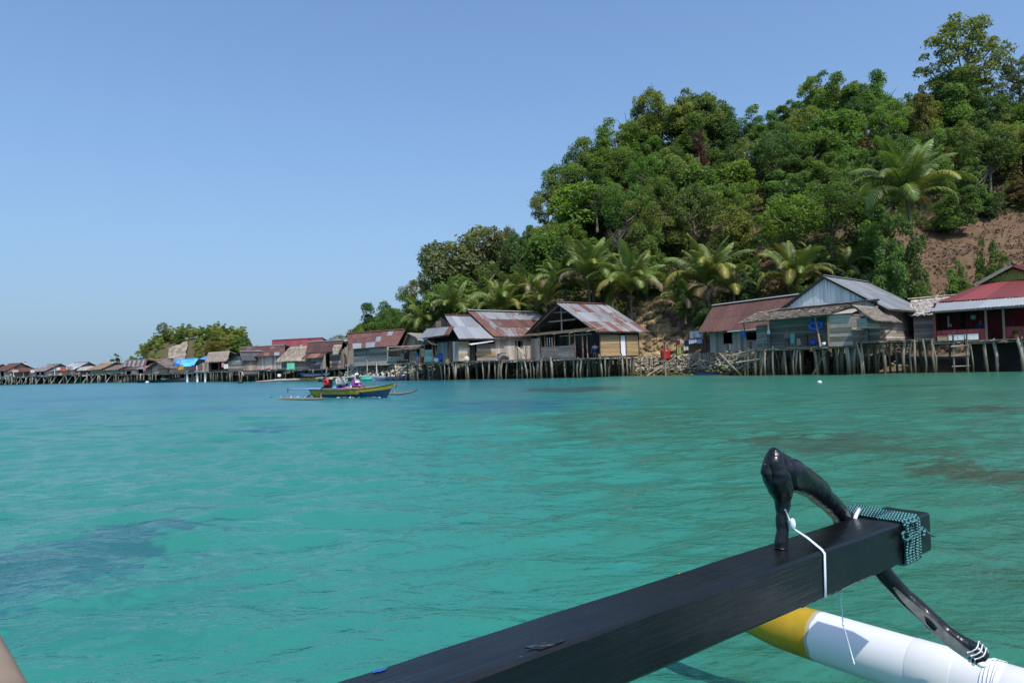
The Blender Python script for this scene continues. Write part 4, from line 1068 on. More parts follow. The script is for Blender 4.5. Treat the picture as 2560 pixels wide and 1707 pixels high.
# --- thatched hut behind
h = Hut('stilt_house', 'thatched board hut squeezed between the grey gabled house and the red house', 'house', (2286, 47.9), (.77, -.63), z0=2.0); e = h.e
wall(e, (0, 0), (3.6, 0), 0, 1.85, WOODB, 'h', .24); wall(e, (0, 0), (0, 3), 0, 1.85, WOODD, 'h', .3, out=-1); wall(e, (0, 3), (3.6, 3), 0, 1.85, WOODD, 'v', .5); wall(e, (3.6, 0), (3.6, 3), 0, 1.85, WOODD, 'v', .5)
a = h.py(2272, 789, -.35); c = h.py(2402, 737, 1.5)
thatch(e, [(a.x, -.35, a.z), (4.0, -.35, a.z), (4.0, 1.5, c.z), (a.x - .1, 1.5, c.z - .15)], 8, (0.40, 0.355, 0.31)); thatch(e, [(4.0, 3.3, 1.8), (a.x, 3.3, 1.8), (a.x - .1, 1.5, c.z - .17), (4.0, 1.5, c.z - .02)], 4, (0.38, 0.33, 0.29))
poles(e, 'ridge_pole', [((a.x - .3, 1.45, c.z - .02), (3.9, 1.5, c.z + .08)), ((1.2, 1.4, c.z - .15), (1.5, 1.6, c.z + .35))], WOODW, .03)
# --- big grey gabled house and its porch
GD = Vector((.67, -.74, 0)).normalized(); RDIR = Vector((.74, .67, 0)).normalized()
h = Hut('stilt_house', 'big grey house with pale boarded gable and thatched porch on stilts', 'house', (2201, 45.2), RDIR, z0=2.05); e = h.e; Lg, Wg = 6.9, 6.7; zE = 2.42; zR = h.px(2074, 689, -.6).z
sl_ = (zR - zE) / (Wg / 2)
tg = lambda a: zE + .02 + (zR - zE) * (1 - abs(a - Wg / 2) / (Wg / 2)) - .06
wall(e, (0, 0), (Lg, 0), 0, zE, WOODW, 'h', .22, mats=[WOODW, WOODW, WOOD])
wall(e, (0, Wg), (0, 0), 0, 2.0, WOODB, 'h', .23)
wall(e, (-.3, Wg), (-.3, 0), 2.0, 2.05, WHITEP, 'v', .19, top=lambda a: tg(a), mats=[plain('whitewashed_boards', (0.64, 0.64, 0.63), .7, var=.14, scale=2.0), woodmat('whitewashed_worn', (0.48, 0.48, 0.47), (0.66, 0.66, 0.65), .9, 1.1)])
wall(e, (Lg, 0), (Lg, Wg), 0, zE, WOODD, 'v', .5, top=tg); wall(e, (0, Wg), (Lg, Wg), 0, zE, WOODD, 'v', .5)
oy = .75; zo = zE - sl_ * oy * .55; xg0, xg1 = -.55, Lg + .75
roof(e, [(xg0, -oy, zo), (xg1, -oy, zo), (xg1 - .4, Wg / 2, zR + .02), (xg0, Wg / 2, zR + .02)], 9, 2, IRON, lambda i, j: (.06 + .12 * (i > 5 and j == 1), 1.0))
roof(e, [(xg1, Wg + oy, zo), (xg0, Wg + oy, zo), (xg0, Wg / 2, zR), (xg1 - .4, Wg / 2, zR)], 9, 2, IRON, lambda i, j: (.2, .6))
ridgecap(e, (xg0, Wg / 2, zR + .09), (xg1 - .4, Wg / 2, zR + .09), (.1, 1, 0))
for s_ in (1, -1): board(e, (xg0 + .04, Wg / 2, zR - .05), (xg0 + .04, Wg / 2 - s_ * (Wg / 2 + oy), zo - .05), .14, .03, WOODD, 'barge_board')
# boxed out window with its own little thatch
y0 = -.62; xa, xb = h.x(2171, y0), h.x(2235, y0); zb, zt = h.py(2203, 821, y0).z, h.py(2203, 797, y0).z
wall(e, (xa, y0), (xb, y0), zb, zt, WOOD, 'h', .16); wall(e, (xa, y0), (xa, 0), zb, zt, WOODB, 'h', .16, out=-1); wall(e, (xb, y0), (xb, 0), zb, zt, WOOD, 'h', .16)
b_ = MB(); b_.box(((xa + xb) / 2, y0 / 2, zb - .02), (xb - xa, -y0, .03)); b_.build('shelf', WOOD, e)
poles(e, 'brace', [((xb - .1, y0, zb), (xb - .5, .0, zb - .75)), ((xa + .2, y0, zb), (xa + .2, 0, zb - .6))], WOODD, .03)
ta = h.py(2168, 797, y0 - .25); tb = h.py(2250, 797, y0 - .25); tc_ = h.py(2208, 770, .0)
thatch(e, [(xa - .15, y0 - .3, ta.z), (xb + .35, y0 - .3, ta.z - .02), (xb - .25, .02, tc_.z), (xa - .55, .02, tc_.z + .03)], 5, (0.36, 0.30, 0.25), shag=.16)
b_ = MB(); b_.box((xa + .35, y0 - .03, zt - .12), (.45, .015, .22)); b_.build('awning_rag', paint('faded_blue', (.2, .25, .34)), e)
BIG = h
# porch in front of the gable
h = Hut('porch', 'thatch roofed porch of the grey gabled house with blue grey board walls', 'porch', (1872, 49.75), GD, z0=1.93); e = h.e
yb = 2.05; zl = h.py(1851, 807, -.3).z; zr_ = h.py(2072, 785, -.3).z; ul = h.py(1913, 779, 2.0); ur = h.py(2140, 757, 1.6)
xe0, xe1 = h.x(1851, -.3), h.x(2076, -.3)
thatch(e, [(xe0, -.32, zl), (xe1, -.32, zr_), (ur.x - .25, 1.75, ur.z - .02), (ul.x - .5, 1.95, ul.z)], 13, (0.39, 0.335, 0.275), shag=.14)
xb0, xb1 = h.x(1926, yb), h.x(2074, yb)
wall(e, (xb0, yb), (h.x(2172, yb), yb), 0, 2.3, WOODB, 'h', .24, mats=[WOODB])
wall(e, (h.x(1893, 1.5), 1.5), (xb0 + .1, 1.5), 0, 1.75, WOODB, 'h', .2)
x0, x1 = h.x(2073, .1), h.x(2132, .1); zt = h.py(2100, 786, .1).z
wall(e, (x0, .1), (x1, .1), -.05, zt, WOODW, 'h', .3, mats=[WOODW, WOODW, WOOD]); wall(e, (x0, .1), (x0, yb), -.05, zt, WOODB, 'h', .26, out=-1); wall(e, (x1, .1), (x1, yb), -.05, zt, WOODB, 'h', .26)
board(e, (x0 + .02, .07, -.05), (x0 + .02, .07, zt), .12, .03, WOODT, 'corner_board', up=(1, 0, 0))
b_ = MB(); b_.quad((x0 - .2, -.05, zt + .04), (x1 + .15, -.05, zt + .04), (x1 + .15, yb, zt + .5), (x0 - .2, yb, zt + .5)); b_.build('roof_board', WOOD, e)
poles(e, 'post', [((h.x(1870, .0), .0, -.2), (h.x(1862, .0), .0, zl - .05)), ((h.x(2052, -.05), -.05, 0), (h.x(2041, -.1), -.1, h.py(2041, 790, -.1).z))], POLE, .06, 8)
p0, p1 = h.py(1922, 777, 1.5), h.py(2199, 748, 1.5)
roof(e, [(p0.x, 1.5, p0.z), (p1.x, 1.5, p1.z), (p1.x - .3, 2.3, p1.z + .16), (p0.x + 1.0, 2.3, p0.z + .22)], 9, 1, IRON, lambda i, j: (.1, 1.1))
wall(e, (x1 + .05, 1.45), (p1.x - .1, 1.45), zt - .1, zt + .2, WOOD, 'v', .2, top=lambda a: zt + .35 + .1 * a, back=False)
PO = h
pier('crooked stilt deck under the thatched porch', (1866, 49.9), (2136, 44.3), 2.4, 1.90, .42, 3, 2, fat=1.25)
pier('stilt deck between the plank box and the red house deck', (2136, 44.6), (2334, 43.3), 3.0, 2.15, .5, 3, 3, fat=1.1)
b_ = MB(); hh = PO
def item(hut, px, py, y, name, label, cat, group=None):
    p = hut.py(px, py, y); return empty(name, label, cat, hut.w(p), hut.rz, group)
o = item(PO, 2040, 814, .25, 'swim_ring', 'blue inner tube hanging under the thatched porch roof', 'inner tube')
b_ = MB(); n = 20; ring = [(.42 * math.cos(2 * math.pi * i / n), 0, .24 * math.sin(2 * math.pi * i / n)) for i in range(n + 1)]; b_.tube(ring, .15, 8, cap=False); b_.build('tube', paint('blue_rubber', (0.02, 0.10, 0.42)), o, True)
b_ = MB(); b_.tube([(0, 0, .3), (0, 0, 1.0)], .01, 5); b_.build('cord', ROPE_T, o)
o = item(PO, 2034, 864, .45, 'water_jug', 'round blue water jug on the porch deck', 'jug')
b_ = MB(); b_.lathe([(.001, 0), (.17, 0), (.24, .14), (.24, .24), (.14, .36), (.06, .38), (.055, .44), (.001, .44)], n=16); b_.build('body', paint('blue_plastic', (0.015, 0.06, 0.36), .3), o, True)
b_ = MB(); b_.tube([(.1, 0, .36), (.12, 0, .46), (0, 0, .52), (-.12, 0, .46), (-.1, 0, .36)], .015, 6); b_.build('handle', paint('blue_plastic_d', (0.01, 0.04, 0.25)), o, True)
o = item(PO, 2060, 864, .1, 'bucket', 'small white bucket beside the porch post', 'bucket')
b_ = MB(); b_.lathe([(.001, 0), (.10, 0), (.13, .22), (.115, .22), (.09, .02)], n=14); b_.build('body', WHITEP, o, True)
b_ = MB(); b_.tube([(-.125, 0, .2), (0, 0, .3), (.125, 0, .2)], .008, 5); b_.build('handle', ROPE_T, o)
o = item(PO, 1922, 836, .3, 'plastic_bag', 'white plastic bag hanging from the porch roof', 'bag')
b_ = MB(); b_.lathe([(.001, 0), (.10, .05), (.13, .18), (.07, .34), (.02, .46), (.015, .6)], n=10, sx=1, sy=.6); b_.build('bag', paint('white_bag', (.75, .77, .8), .35), o, True)
o = item(PO, 1992, 866, .75, 'table', 'low dark table with cloths hung over it on the porch', 'table')
b_ = MB(); b_.box((0, 0, .74), (1.5, .6, .05)); b_.build('tabletop', WOODD, o)
for sx in (-.68, .68):
    for sy in (-.24, .24): b_ = MB(); b_.box((sx, sy, .36), (.06, .06, .71)); b_.build('leg', WOODD, o)
def cloth(name, label, p, w_, h_, col, rz, cat='cloth', group=None, pat=None, tri=0.0):
    """a piece of washing hanging from its upper edge, with folds"""
    n, m_ = 9, 7; g = random.Random(int(abs(p.x * 31 + p.z * 17) * 10)); ph = g.uniform(0, 6); V = []; F = []
    for side in (0, 1):
        for j in range(m_ + 1):
            for i in range(n + 1):
                u, v = i / n - .5, j / m_; f = .035 * math.sin(u * 11 + ph) * (.3 + v) + .02 * math.sin(u * 23 + v * 3)
                V.append((u * w_ * (1 - tri * v), f + side * .008, -v * h_ * (1 + .05 * math.sin(u * 7 + ph))))
    k = (n + 1) * (m_ + 1)
    for side in (0, 1):
        for j in range(m_):
            for i in range(n):
                a = side * k + j * (n + 1) + i; F.append((a, a + 1, a + n + 2, a + n + 1))
    for i in range(n): F.append((i, i + 1, k + i + 1, k + i)); a = m_ * (n + 1) + i; F.append((a, a + 1, k + a + 1, k + a))
    for j in range(m_): a = j * (n + 1); F.append((a, a + n + 1, k + a + n + 1, k + a)); a += n; F.append((a, a + n + 1, k + a + n + 1, k + a))
    mt = bpy.data.materials.get('cloth_%.2f_%.2f_%.2f' % col) or plain('cloth_%.2f_%.2f_%.2f' % col, col, .85, var=.2, scale=5)
    return tag(add(name, npmesh(name, V, F, mt, True), loc=p, rot=(0, 0, rz)), label, cat, group)
pw = lambda hut, px, py, y: hut.w(hut.py(px, py, y))
cloth('cloth', 'teal patterned cloth hung over the porch table', pw(PO, 1980, 833, .40), .42, .78, (0.16, 0.36, 0.36), PO.rz, tri=.35)
cloth('cloth', 'tan cloth hanging beside the teal one on the porch table', pw(PO, 1996, 846, .42), .25, .5, (0.36, 0.30, 0.20), PO.rz)
cloth('cloth', 'dull pink cloth at the left end of the porch table', pw(PO, 1966, 831, .42), .34, .4, (0.30, 0.18, 0.16), PO.rz)
cloth('shirt', 'blue shirt hanging by the dark red shed window', pw(PO, 1857, 826, -.1), .40, .55, (0.03, 0.12, 0.33), PO.rz, 'shirt')
lg = G(1880, 49.4, 0)
o = empty('driftwood_frame', 'lashed poles leaning in the water beside the porch stilts', 'poles', G(1862, 49.6, 0), PO.rz)
poles(o, 'pole', [((0, 0, -1), (.1, 0, 2.35)), ((-.6, -.1, .95), (1.6, -.1, 1.2)), ((-.7, -.15, 1.55), (.8, -.15, 1.8)), ((1.15, -.2, -1), (1.75, -.2, 2.5)), ((-1.9, -.2, 1.7), (.5, -.3, -.6)), ((4.6, -.3, -.8), (6.2, -.2, 1.9))], PILE, .06, 9)
# --- dark red roofed shed
h = Hut('stilt_house', 'low board shed with dark red corrugated roof on the stone bank', 'house', (1776, 55.8), (.66, -.75), z0=1.80); e = h.e; Ls = 6.3
wins = [(h.x(1809) , h.x(1834), .62, 1.55), (h.x(1866), h.x(1896), .8, 1.5)]
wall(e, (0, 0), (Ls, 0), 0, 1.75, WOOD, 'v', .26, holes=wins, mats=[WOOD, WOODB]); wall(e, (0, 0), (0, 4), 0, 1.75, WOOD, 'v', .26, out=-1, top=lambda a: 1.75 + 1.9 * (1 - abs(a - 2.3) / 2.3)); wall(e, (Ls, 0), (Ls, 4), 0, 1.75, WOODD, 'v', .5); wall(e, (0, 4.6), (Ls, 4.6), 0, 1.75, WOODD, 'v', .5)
for w_ in wins: frame_of(e, (0, 0), (Ls, 0), *w_)
board(e, (wins[0][1] - .25, -.04, .12), (wins[0][1] - .25, -.04, .62), .2, .02, WOODW, 'shutter', up=(1, 0, 0))
a = h.py(1745, 831, -.6); c = h.py(1783, 766, 2.3)
dk_ = lambda i, j: (.95 if (i + j) % 4 else .88, .95)
roof(e, [(a.x, -.6, a.z), (Ls + .6, -.6, a.z - .05), (Ls + .9, 2.3, c.z + .25), (c.x, 2.3, c.z)], 10, 2, IRON, dk_)
roof(e, [(Ls + .6, 5.0, 1.7), (a.x, 5.0, 1.7), (c.x, 2.3, c.z), (Ls + .9, 2.3, c.z + .25)], 8, 1, IRON, dk_)
ridgecap(e, (c.x - .05, 2.3, c.z + .1), (Ls + .9, 2.3, c.z + .35), (.4, 1.2, 0))
board(e, (2.0, -.62, a.z - .08), (6.2, -.62, a.z + .0), .07, .03, WHITEP, 'gutter')
poles(e, 'stilt', [((x, y, -1.6), (x, y, 0)) for x in (.2, 2.2, 4.2, 6) for y in (.1, 3.8)], PILE, .08, 5)
b_ = MB(); b_.quad((0, 0, .0), (Ls, 0, .0), (Ls, 4.6, 0), (0, 4.6, 0)); b_.build('floor_board', WOODD, e)
h2 = Hut('stilt_house', 'rusty roofed annex just behind the dark red shed', 'house', (1955, 56), (.66, -.75), z0=1.9)
wall(h2.e, (0, 0), (3, 0), 0, 2.4, WOODD, 'v', .4); wall(h2.e, (0, 3), (3, 3), 0, 2.4, WOODD, 'v', .5); wall(h2.e, (0, 0), (0, 3), 0, 2.4, WOODD, 'v', .5); wall(h2.e, (3, 0), (3, 3), 0, 2.4, WOODD, 'v', .5)
c = h2.py(1962, 757, 1.5); c2 = h2.py(1990, 752, 1.5)
roof(h2.e, [(-.4, -.5, c.z - 1.4), (3.4, -.5, c.z - 1.4), (3.2, 1.5, c.z), (-.2, 1.5, c.z)], 4, 1, IRON, lambda i, j: (.95, 1.3)); roof(h2.e, [(3.4, 3.5, c.z - 1.4), (-.4, 3.5, c.z - 1.4), (-.2, 1.5, c.z), (3.2, 1.5, c.z)], 4, 1, IRON, lambda i, j: (.95, 1.2))
# --- open gabled house with woven bamboo wall
h = Hut('stilt_house', 'open gabled house with woven bamboo wall and rust streaked grey roof', 'house', (1499, 59.0), (.79, .61), z0=1.72); e = h.e; Lo, Wo = 5.0, 9.3
zE = 2.42; zR = h.px(1410, 755, -.55).z; xd = h.x(1551); xw = h.x(1564)
wall(e, (.1, 0), (Lo, 0), .05, zE - .5, BAMBOO, 'h', .36, holes=[(xd - .1, xw - .1, 0, 1.9)], name='bamboo_panel'); board(e, ((xd + xw) / 2, -.01, .05), ((xd + xw) / 2, -.01, 1.85), xw - xd - .05, .03, WHITEP, 'door', up=(1, 0, 0))
for x in (.05, xd - .03, xw + .03, Lo): board(e, (x, -.05, -.1), (x, -.05, 2.35), .09, .06, WOODD, 'post', up=(1, 0, 0))
wall(e, (Lo, 0), (Lo, Wo), 0, zE, WOODD, 'v', .5, top=lambda a: zE + (zR - zE) * (1 - abs(a - Wo / 2) / (Wo / 2)) - .1)
wall(e, (0, Wo), (Lo, Wo), 0, zE, WOODD, 'v', .5)
ya = h.px(1352, 870, .05).y; yb = h.px(1437, 870, .05).y
wall(e, (.05, ya), (.05, yb), 0, 1.15, WOODB, 'h', .2, mats=[WOODB, WOODW]); wall(e, (.05, Wo), (.05, ya + .1), 0, 2.0, WOODW, 'v', .22)
wall(e, (2.6, Wo - .2), (2.6, .2), 0, 2.3, WOODD, 'v', .3)
for yy in (h.px(1368, 850, .05).y, h.px(1374, 850, .05).y, h.px(1380, 850, .05).y): board(e, (.05, yy, 1.15), (.05, yy, 2.0), .07, .03, WHITEP, 'window_bar', up=(1, 0, 0))
board(e, (.05, h.px(1424, 850, .05).y, 1.1), (.05, h.px(1424, 850, .05).y, 2.3), .16, .04, WOODT, 'post', up=(0, 1, 0))
ov = .45; zo = zE - (zR - zE) / (Wo / 2) * ov
stripe = lambda i, j: ((.52 if i % 2 else .40) + (.10 if j == 0 else 0) + (.25 if (i * 7 + j * 3) % 9 == 0 else 0), 1.2)
roof(e, [(-.75, -ov, zo), (Lo + 1.05, -ov, zo), (Lo + .9, Wo / 2, zR), (-.75, Wo / 2, zR)], 8, 3, IRON, stripe)
roof(e, [(Lo + 1.05, Wo + ov, zo), (-.75, Wo + ov, zo), (-.75, Wo / 2, zR), (Lo + .9, Wo / 2, zR)], 8, 3, IRON, lambda i, j: (.5, .5))
ridgecap(e, (-.8, Wo / 2, zR + .1), (Lo + .9, Wo / 2, zR + .1), (.75, .9, 0))
bmz = 2.35
board(e, (-.05, Wo + .2, bmz), (-.05, -.2, bmz), .12, .08, WOOD, 'tie_beam')
poles(e, 'rafter', [((-.1, Wo / 2, bmz), (-.1, Wo / 2, zR - .1)), ((-.35, -.4, zo + .15), (-.35, Wo / 2, zR - .14)), ((-.35, Wo + .4, zo + .15), (-.35, Wo / 2, zR - .14)), ((-.1, Wo * .3, bmz + 1.1), (-.1, Wo * .7, bmz + 1.1)), ((-.1, Wo * .36, zR - .9), (-.1, Wo * .62, zR - .8))], WOOD, .06, 6)
# its half built front porch: posts and bare battens
xp = -1.9; py_ = lambda p: h.px(p, 880, xp).y
zs = 2.12
poles(e, 'porch_post', [((xp, py_(p), -.05), (xp, py_(p), zs)) for p in (1294, 1315, 1328, 1363, 1387, 1438, 1457, 1469)], plain('reddish_pole', (0.20, 0.12, 0.085)), .05, 7)
for k_ in range(4):
    xx = xp - .35 + k_ * .52; y0, y1 = py_(1490) - .2, py_(1283) + .3
    board(e, (xx, y0 + .4 * k_, zs + .12 + k_ * .10), (xx, y1 - .5 * k_, zs + .06 + k_ * .08), .12, .035, WOODT, 'batten', up=(1, 0, 0))
for p in (1300, 1345, 1390, 1432, 1475): board(e, (xp - .4, py_(p), zs + .02), (.0, py_(p), zs + .42), .06, .05, WOOD, 'porch_rafter')
board(e, (xp, py_(1480), 1.95), (xp, py_(1400), 1.93), .05, .04, WOOD, 'rail'); board(e, (xp + .05, py_(1318), .0), (xp, py_(1294), 1.25), .16, .03, WOODW, 'brace', up=(1, 0, 0)); board(e, (xp + .05, py_(1421), .0), (xp, py_(1434), 1.2), .16, .03, WOODT, 'brace', up=(1, 0, 0))
OG = h
o = empty('ladder', 'thin ladder leaning against the long boarded wall', 'ladder', h.w((xp + .6, py_(1341) + .2, 0)), h.rz)
poles(o, 'rail', [((0, -.15, 0), (0, .45, 3.1)), ((0, -.5, 0), (0, .1, 3.1))], WOODD, .022, 1); poles(o, 'rung', [((0, -.45 + .17 * k_ * .37, .3 + k_ * .33), (0, -.1 + .17 * k_ * .37, .3 + k_ * .33)) for k_ in range(8)], WOODD, .016, 2)
pier('stilt deck of the open gabled house', (1262, 61.5), (1498, 57.2), 5.5, 1.64, .52, 3, 4, fat=1.05)
pier('short stilt deck under the woven bamboo wall', (1498, 57.6), (1600, 60.5), 2.6, 1.66, .42, 3, 5)
o = empty('mooring_pile', 'tall pale pile standing before the stilt deck of the open gabled house', 'pile', G(1357, 59.2, 0)); pile(o, 0, 0, 1.95, -1.1, .02, 1.7)
o = empty('leaning_pole', 'pole frame over the stones right of the bamboo walled house', 'poles', G(1622, 58.0, 0)); poles(o, 'pole', [((-.6, .4, -.6), (-.6, .4, 1.6)), ((0, 0, -.8), (.1, 0, 1.55)), ((.5, .3, -.4), (.5, .3, 1.2)), ((1.5, .3, -.3), (1.5, .3, 2.7)), ((-1.2, .2, 1.3), (1.8, .4, 1.15)), ((-.2, -.1, .0), (2.6, 1, 1.5)), ((2.6, .6, .6), (4.4, 1.5, 1.75))], POLE, .05, 2)
# --- long rust striped house
h = Hut('stilt_house', 'long pale boarded house with a wide rust band across its grey roof', 'house', (1240, 66.0), (.79, .61), z0=1.78); e = h.e; Ll, Wl = 8.5, 8.0
zE = 2.5; zR = h.py(1270, 780, Wl / 2).z; w0, w1 = h.x(1287), h.x(1308)
wall(e, (0, 0), (Ll, 0), 0, zE, WOODW, 'v', .24, holes=[(w0, w1, 1.15, 1.85)]); frame_of(e, (0, 0), (Ll, 0), w0, w1, 1.15, 1.85, WOODW)
b_ = MB(); b_.box(((w0 + w1) / 2 - .28, .0, 1.5), (.3, .02, .68)); b_.build('shutter', paint('green_shutter', (0.05, 0.13, 0.06)), e)
b_ = MB(); b_.box(((w0 + w1) / 2 + .33, .0, 1.5), (.2, .02, .68)); b_.build('shutter', paint('green_shutter2', (0.05, 0.12, 0.06)), e)
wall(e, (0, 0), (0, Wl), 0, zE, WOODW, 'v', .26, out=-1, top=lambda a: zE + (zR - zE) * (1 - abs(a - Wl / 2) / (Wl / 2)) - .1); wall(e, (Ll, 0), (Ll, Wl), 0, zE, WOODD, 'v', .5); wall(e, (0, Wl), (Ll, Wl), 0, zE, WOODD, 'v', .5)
def band(i, j):
    if i == 0: return (.85, 1.2)
    if j == 2: return (.50 if i < 8 else .3, 1.1)
    if j == 1: return (.97, .85) if 3 <= i else (.55, 1.1)
    return (.58 if i < 6 else .45, 1.1)
roof(e, [(-.5, -.5, zE - .25), (Ll + .3, -.5, zE - .25), (Ll + .3, Wl / 2, zR), (-.5, Wl / 2, zR)], 11, 3, IRON, band)
roof(e, [(Ll + .3, Wl + .5, zE - .25), (-.5, Wl + .5, zE - .25), (-.5, Wl / 2, zR), (Ll + .3, Wl / 2, zR)], 8, 2, IRON, lambda i, j: (.5, .8))
ridgecap(e, (-.55, Wl / 2, zR + .1), (Ll + .3, Wl / 2, zR + .1), (.1, 1.5, 0), .3)
# --- hip roofed iron house
h = Hut('stilt_house', 'grey iron house with hip and gable roof and mixed board walls', 'house', (1147, 63.5), (.79, .61), z0=1.75); e = h.e; Lh, Wh = 4.2, 7.1
zE = h.py(1148, 847, -.5).z; zR = h.py(1150, 789.5, Wh / 2).z
d0, d1 = h.x(1174), h.x(1190)
wall(e, (0, 0), (d0, 0), 0, zE - .2, WOOD, 'h', .3, mats=[WOOD, WOODW, WOODT, WOODW]); wall(e, (d0, .15), (d1, .15), 0, zE - .45, WOODD, 'v', .3, name='door_plank'); wall(e, (d1, -.1), (Lh, -.1), 0, zE - .45, WOODW, 'h', .3, mats=[WOOD, WOODW])
board(e, (d1 - .1, -.13, .62), (Lh - .1, -.13, .62), .36, .02, WOODT, 'plank')
wall(e, (0, Wh), (0, 0), 0, zE - .2, WOODB, 'v', .24, holes=[(0.3, 3.2, 0, 2.2)]); wall(e, (1.5, Wh), (1.5, 1), 0, zE, WOODD, 'v', .4)
wall(e, (-.02, 1.9), (-.02, .9), 0, 1.9, WOODD, 'v', .3, back=False)
wall(e, (Lh, 0), (Lh, Wh), 0, zE, WOODD, 'v', .5); wall(e, (0, Wh), (Lh, Wh), 0, zE, WOODD, 'v', .5)
xr0 = h.py(1112, 789, Wh / 2).x
ghip = lambda i, j: (.32 + (.16 if (i * 5 + j) % 7 == 2 else 0), 1.25)
roof(e, [(-.3, -.6, zE), (Lh + .9, -.6, zE), (Lh + .9, Wh / 2, zR), (xr0, Wh / 2, zR)], 6, 2, IRON, ghip)
roof(e, [(Lh + .9, Wh + .6, zE), (-.3, Wh + .6, zE), (xr0, Wh / 2, zR), (Lh + .9, Wh / 2, zR)], 6, 2, IRON, ghip)
ridgecap(e, (xr0 - .1, Wh / 2, zR + .08), (Lh + .9, Wh / 2, zR + .08), (.85, .8, 0))
zm = zE + (zR - zE) * .52
a = h.px(1045, 847, -2.0); zsk = a.z
roof(e, [(-2.0, min(a.y, Wh + 1.2), zsk), (-1.2, -.3, zsk + .18), (.15, .95, zm - .05), (.15, Wh - 1.2, zm)], 6, 1, IRON, lambda i, j: (.2 + .5 * (i == 5), .9))
wall(e, (.35, Wh - 1.2), (.35, 1.2), zm - .1, zm - .1, WOODD, 'v', .3, top=lambda t: zm - .1 + (zR - zm) * (1 - abs(t - (Wh - 2.4) / 2) / ((Wh - 2.4) / 2)) * .95, back=False)
b_ = MB(); b_.box((.3, Wh / 2 + .4, zm + .35), (.03, .9, .6)); b_.build('gable_panel', REDW if False else WOODT, e)
poles(e, 'post', [((-1.75, yy, 0), (-1.75, yy, zsk - .1)) for yy in (h.px(1061, 870, -1.75).y, h.px(1081, 870, -1.75).y)], WOODD, .05, 3)
board(e, (-2.05, min(a.y, Wh + 1.2), zsk - .08), (-1.7, 2.6, zsk - .02), .1, .03, WHITEP, 'gutter')
b_ = MB(); p0 = h.py(1178, 862, -1.0); p1 = h.py(1236, 853, -.9); b_.quad(p0, p1, (p1.x, -.1, p1.z + .12), (p0.x + .2, -.1, p0.z + .16)); b_.build('awning', WHITEP, e)
HI = h
pier('long stilt deck under the hip roofed iron house and the thatched shack', (972, 68.0), (1262, 61.8), 6.0, 1.72, .5, 3, 6)
# ------------------------------------------------------------------ goods on the long deck
LD = Hut('helper_frame', None, None, (972, 68.0), B=(1262, 61.8), z0=1.72); bpy.data.objects.remove(LD.e)
def lathe_thing(hut, px, y, name, label, cat, prof, mat, z=0.0, n=16, lying=False, py=None, lids=None):
    x = hut.x(px, y); o = empty(name, label, cat, hut.w((x, y, z)), hut.rz)
    b_ = MB(); b_.lathe(prof, n=n); q = b_.build('body', mat, o, True)
    if lying: q.rotation_euler = (0, R(90), 0); q.location = (0, 0, max(r for r, _ in prof))
    if lids: b_ = MB(); b_.lathe(lids, n=n); k = b_.build('lid', mat, o, True); k.rotation_euler = q.rotation_euler; k.location = q.location
    return o
lathe_thing(LD, 1102, .7, 'drum', 'blue plastic drum on the deck by the hip roofed house', 'drum', [(.001, 0), (.25, 0), (.29, .06), (.29, .3), (.30, .33), (.29, .36), (.29, .62), (.30, .65), (.29, .68), (.26, .84), (.22, .86), (.001, .86)], paint('drum_blue', (0.015, 0.13, 0.45), .35), lids=[(.001, .88), (.07, .88), (.07, .855)])
lathe_thing(LD, 1166, .25, 'jerrycan', 'round white jerrycan lying by the board wall', 'jerrycan', [(.001, 0), (.2, .02), (.24, .1), (.24, .35), (.2, .42), (.001, .44)], paint('milky_plastic', (0.62, 0.60, 0.48), .4), lids=[(.05, .44), (.05, .5), (.001, .5)])
for i, (p, y) in enumerate(((996, .5), (1003, .35), (1010, .45), (1017, .4))):
    lathe_thing(LD, p, y, 'float_drum', ('leftmost', 'second from left', 'third from left', 'rightmost')[i] + ' of four black plastic floats before the thatched shack', 'float', [(.001, 0), (.14, .02), (.18, .1), (.18, .3), (.14, .38), (.001, .4)], paint('black_plastic', (0.015, 0.017, 0.02), .35)).update_tag()
for o in bpy.data.objects:
    if o.name.startswith('float_drum'): o['group'] = 'black floats on the deck'
def lumpy(hut, px, y, name, label, cat, d, mats, seed=0, z=0.0):
    x = hut.x(px, y); g = np.random.default_rng(seed); bm = bmesh.new(); bmesh.ops.create_icosphere(bm, subdivisions=3, radius=.5)
    for v in bm.verts:
        c = v.co; k = 1 + .18 * float(vnoise(np.array([c.x * 4 + seed]), np.array([c.y * 4 + c.z * 3]), seed)[0]); s_ = max(abs(c.x), abs(c.y), abs(c.z)) * 2
        v.co = Vector((c.x, c.y, c.z)) * (.6 + .4 / s_) * k; v.co.z = max(v.co.z, -.42)
        v.co = Vector((v.co.x * d[0], v.co.y * d[1], (v.co.z + .42) * d[2]))
    me = bm_mesh(name, bm, mats[0], True)
    for m_ in mats[1:]: me.materials.append(m_)
    for p in me.polygons:
        if len(mats) > 1 and vnoise(np.array([p.center.x * 3.0]), np.array([p.center.z * 4.0 + p.center.y * 3]), seed + 3)[0] > .52: p.material_index = 1
    return tag(add(name, me, loc=hut.w((x, y, z)), rot=(0, 0, hut.rz)), label, cat)
lumpy(LD, 1074, .5, 'tarp_bundle', 'bundle under a green and white tarpaulin at the deck edge', 'bundle', (1.05, .8, .75), [paint('mint_tarp', (0.30, 0.52, 0.42)), paint('leaf_tarp', (0.12, 0.32, 0.07))], 3)
lumpy(LD, 1091, .25, 'sack', 'crumpled white sack beside the green tarpaulin bundle', 'sack', (.42, .35, .42), [WHITEP], 5)
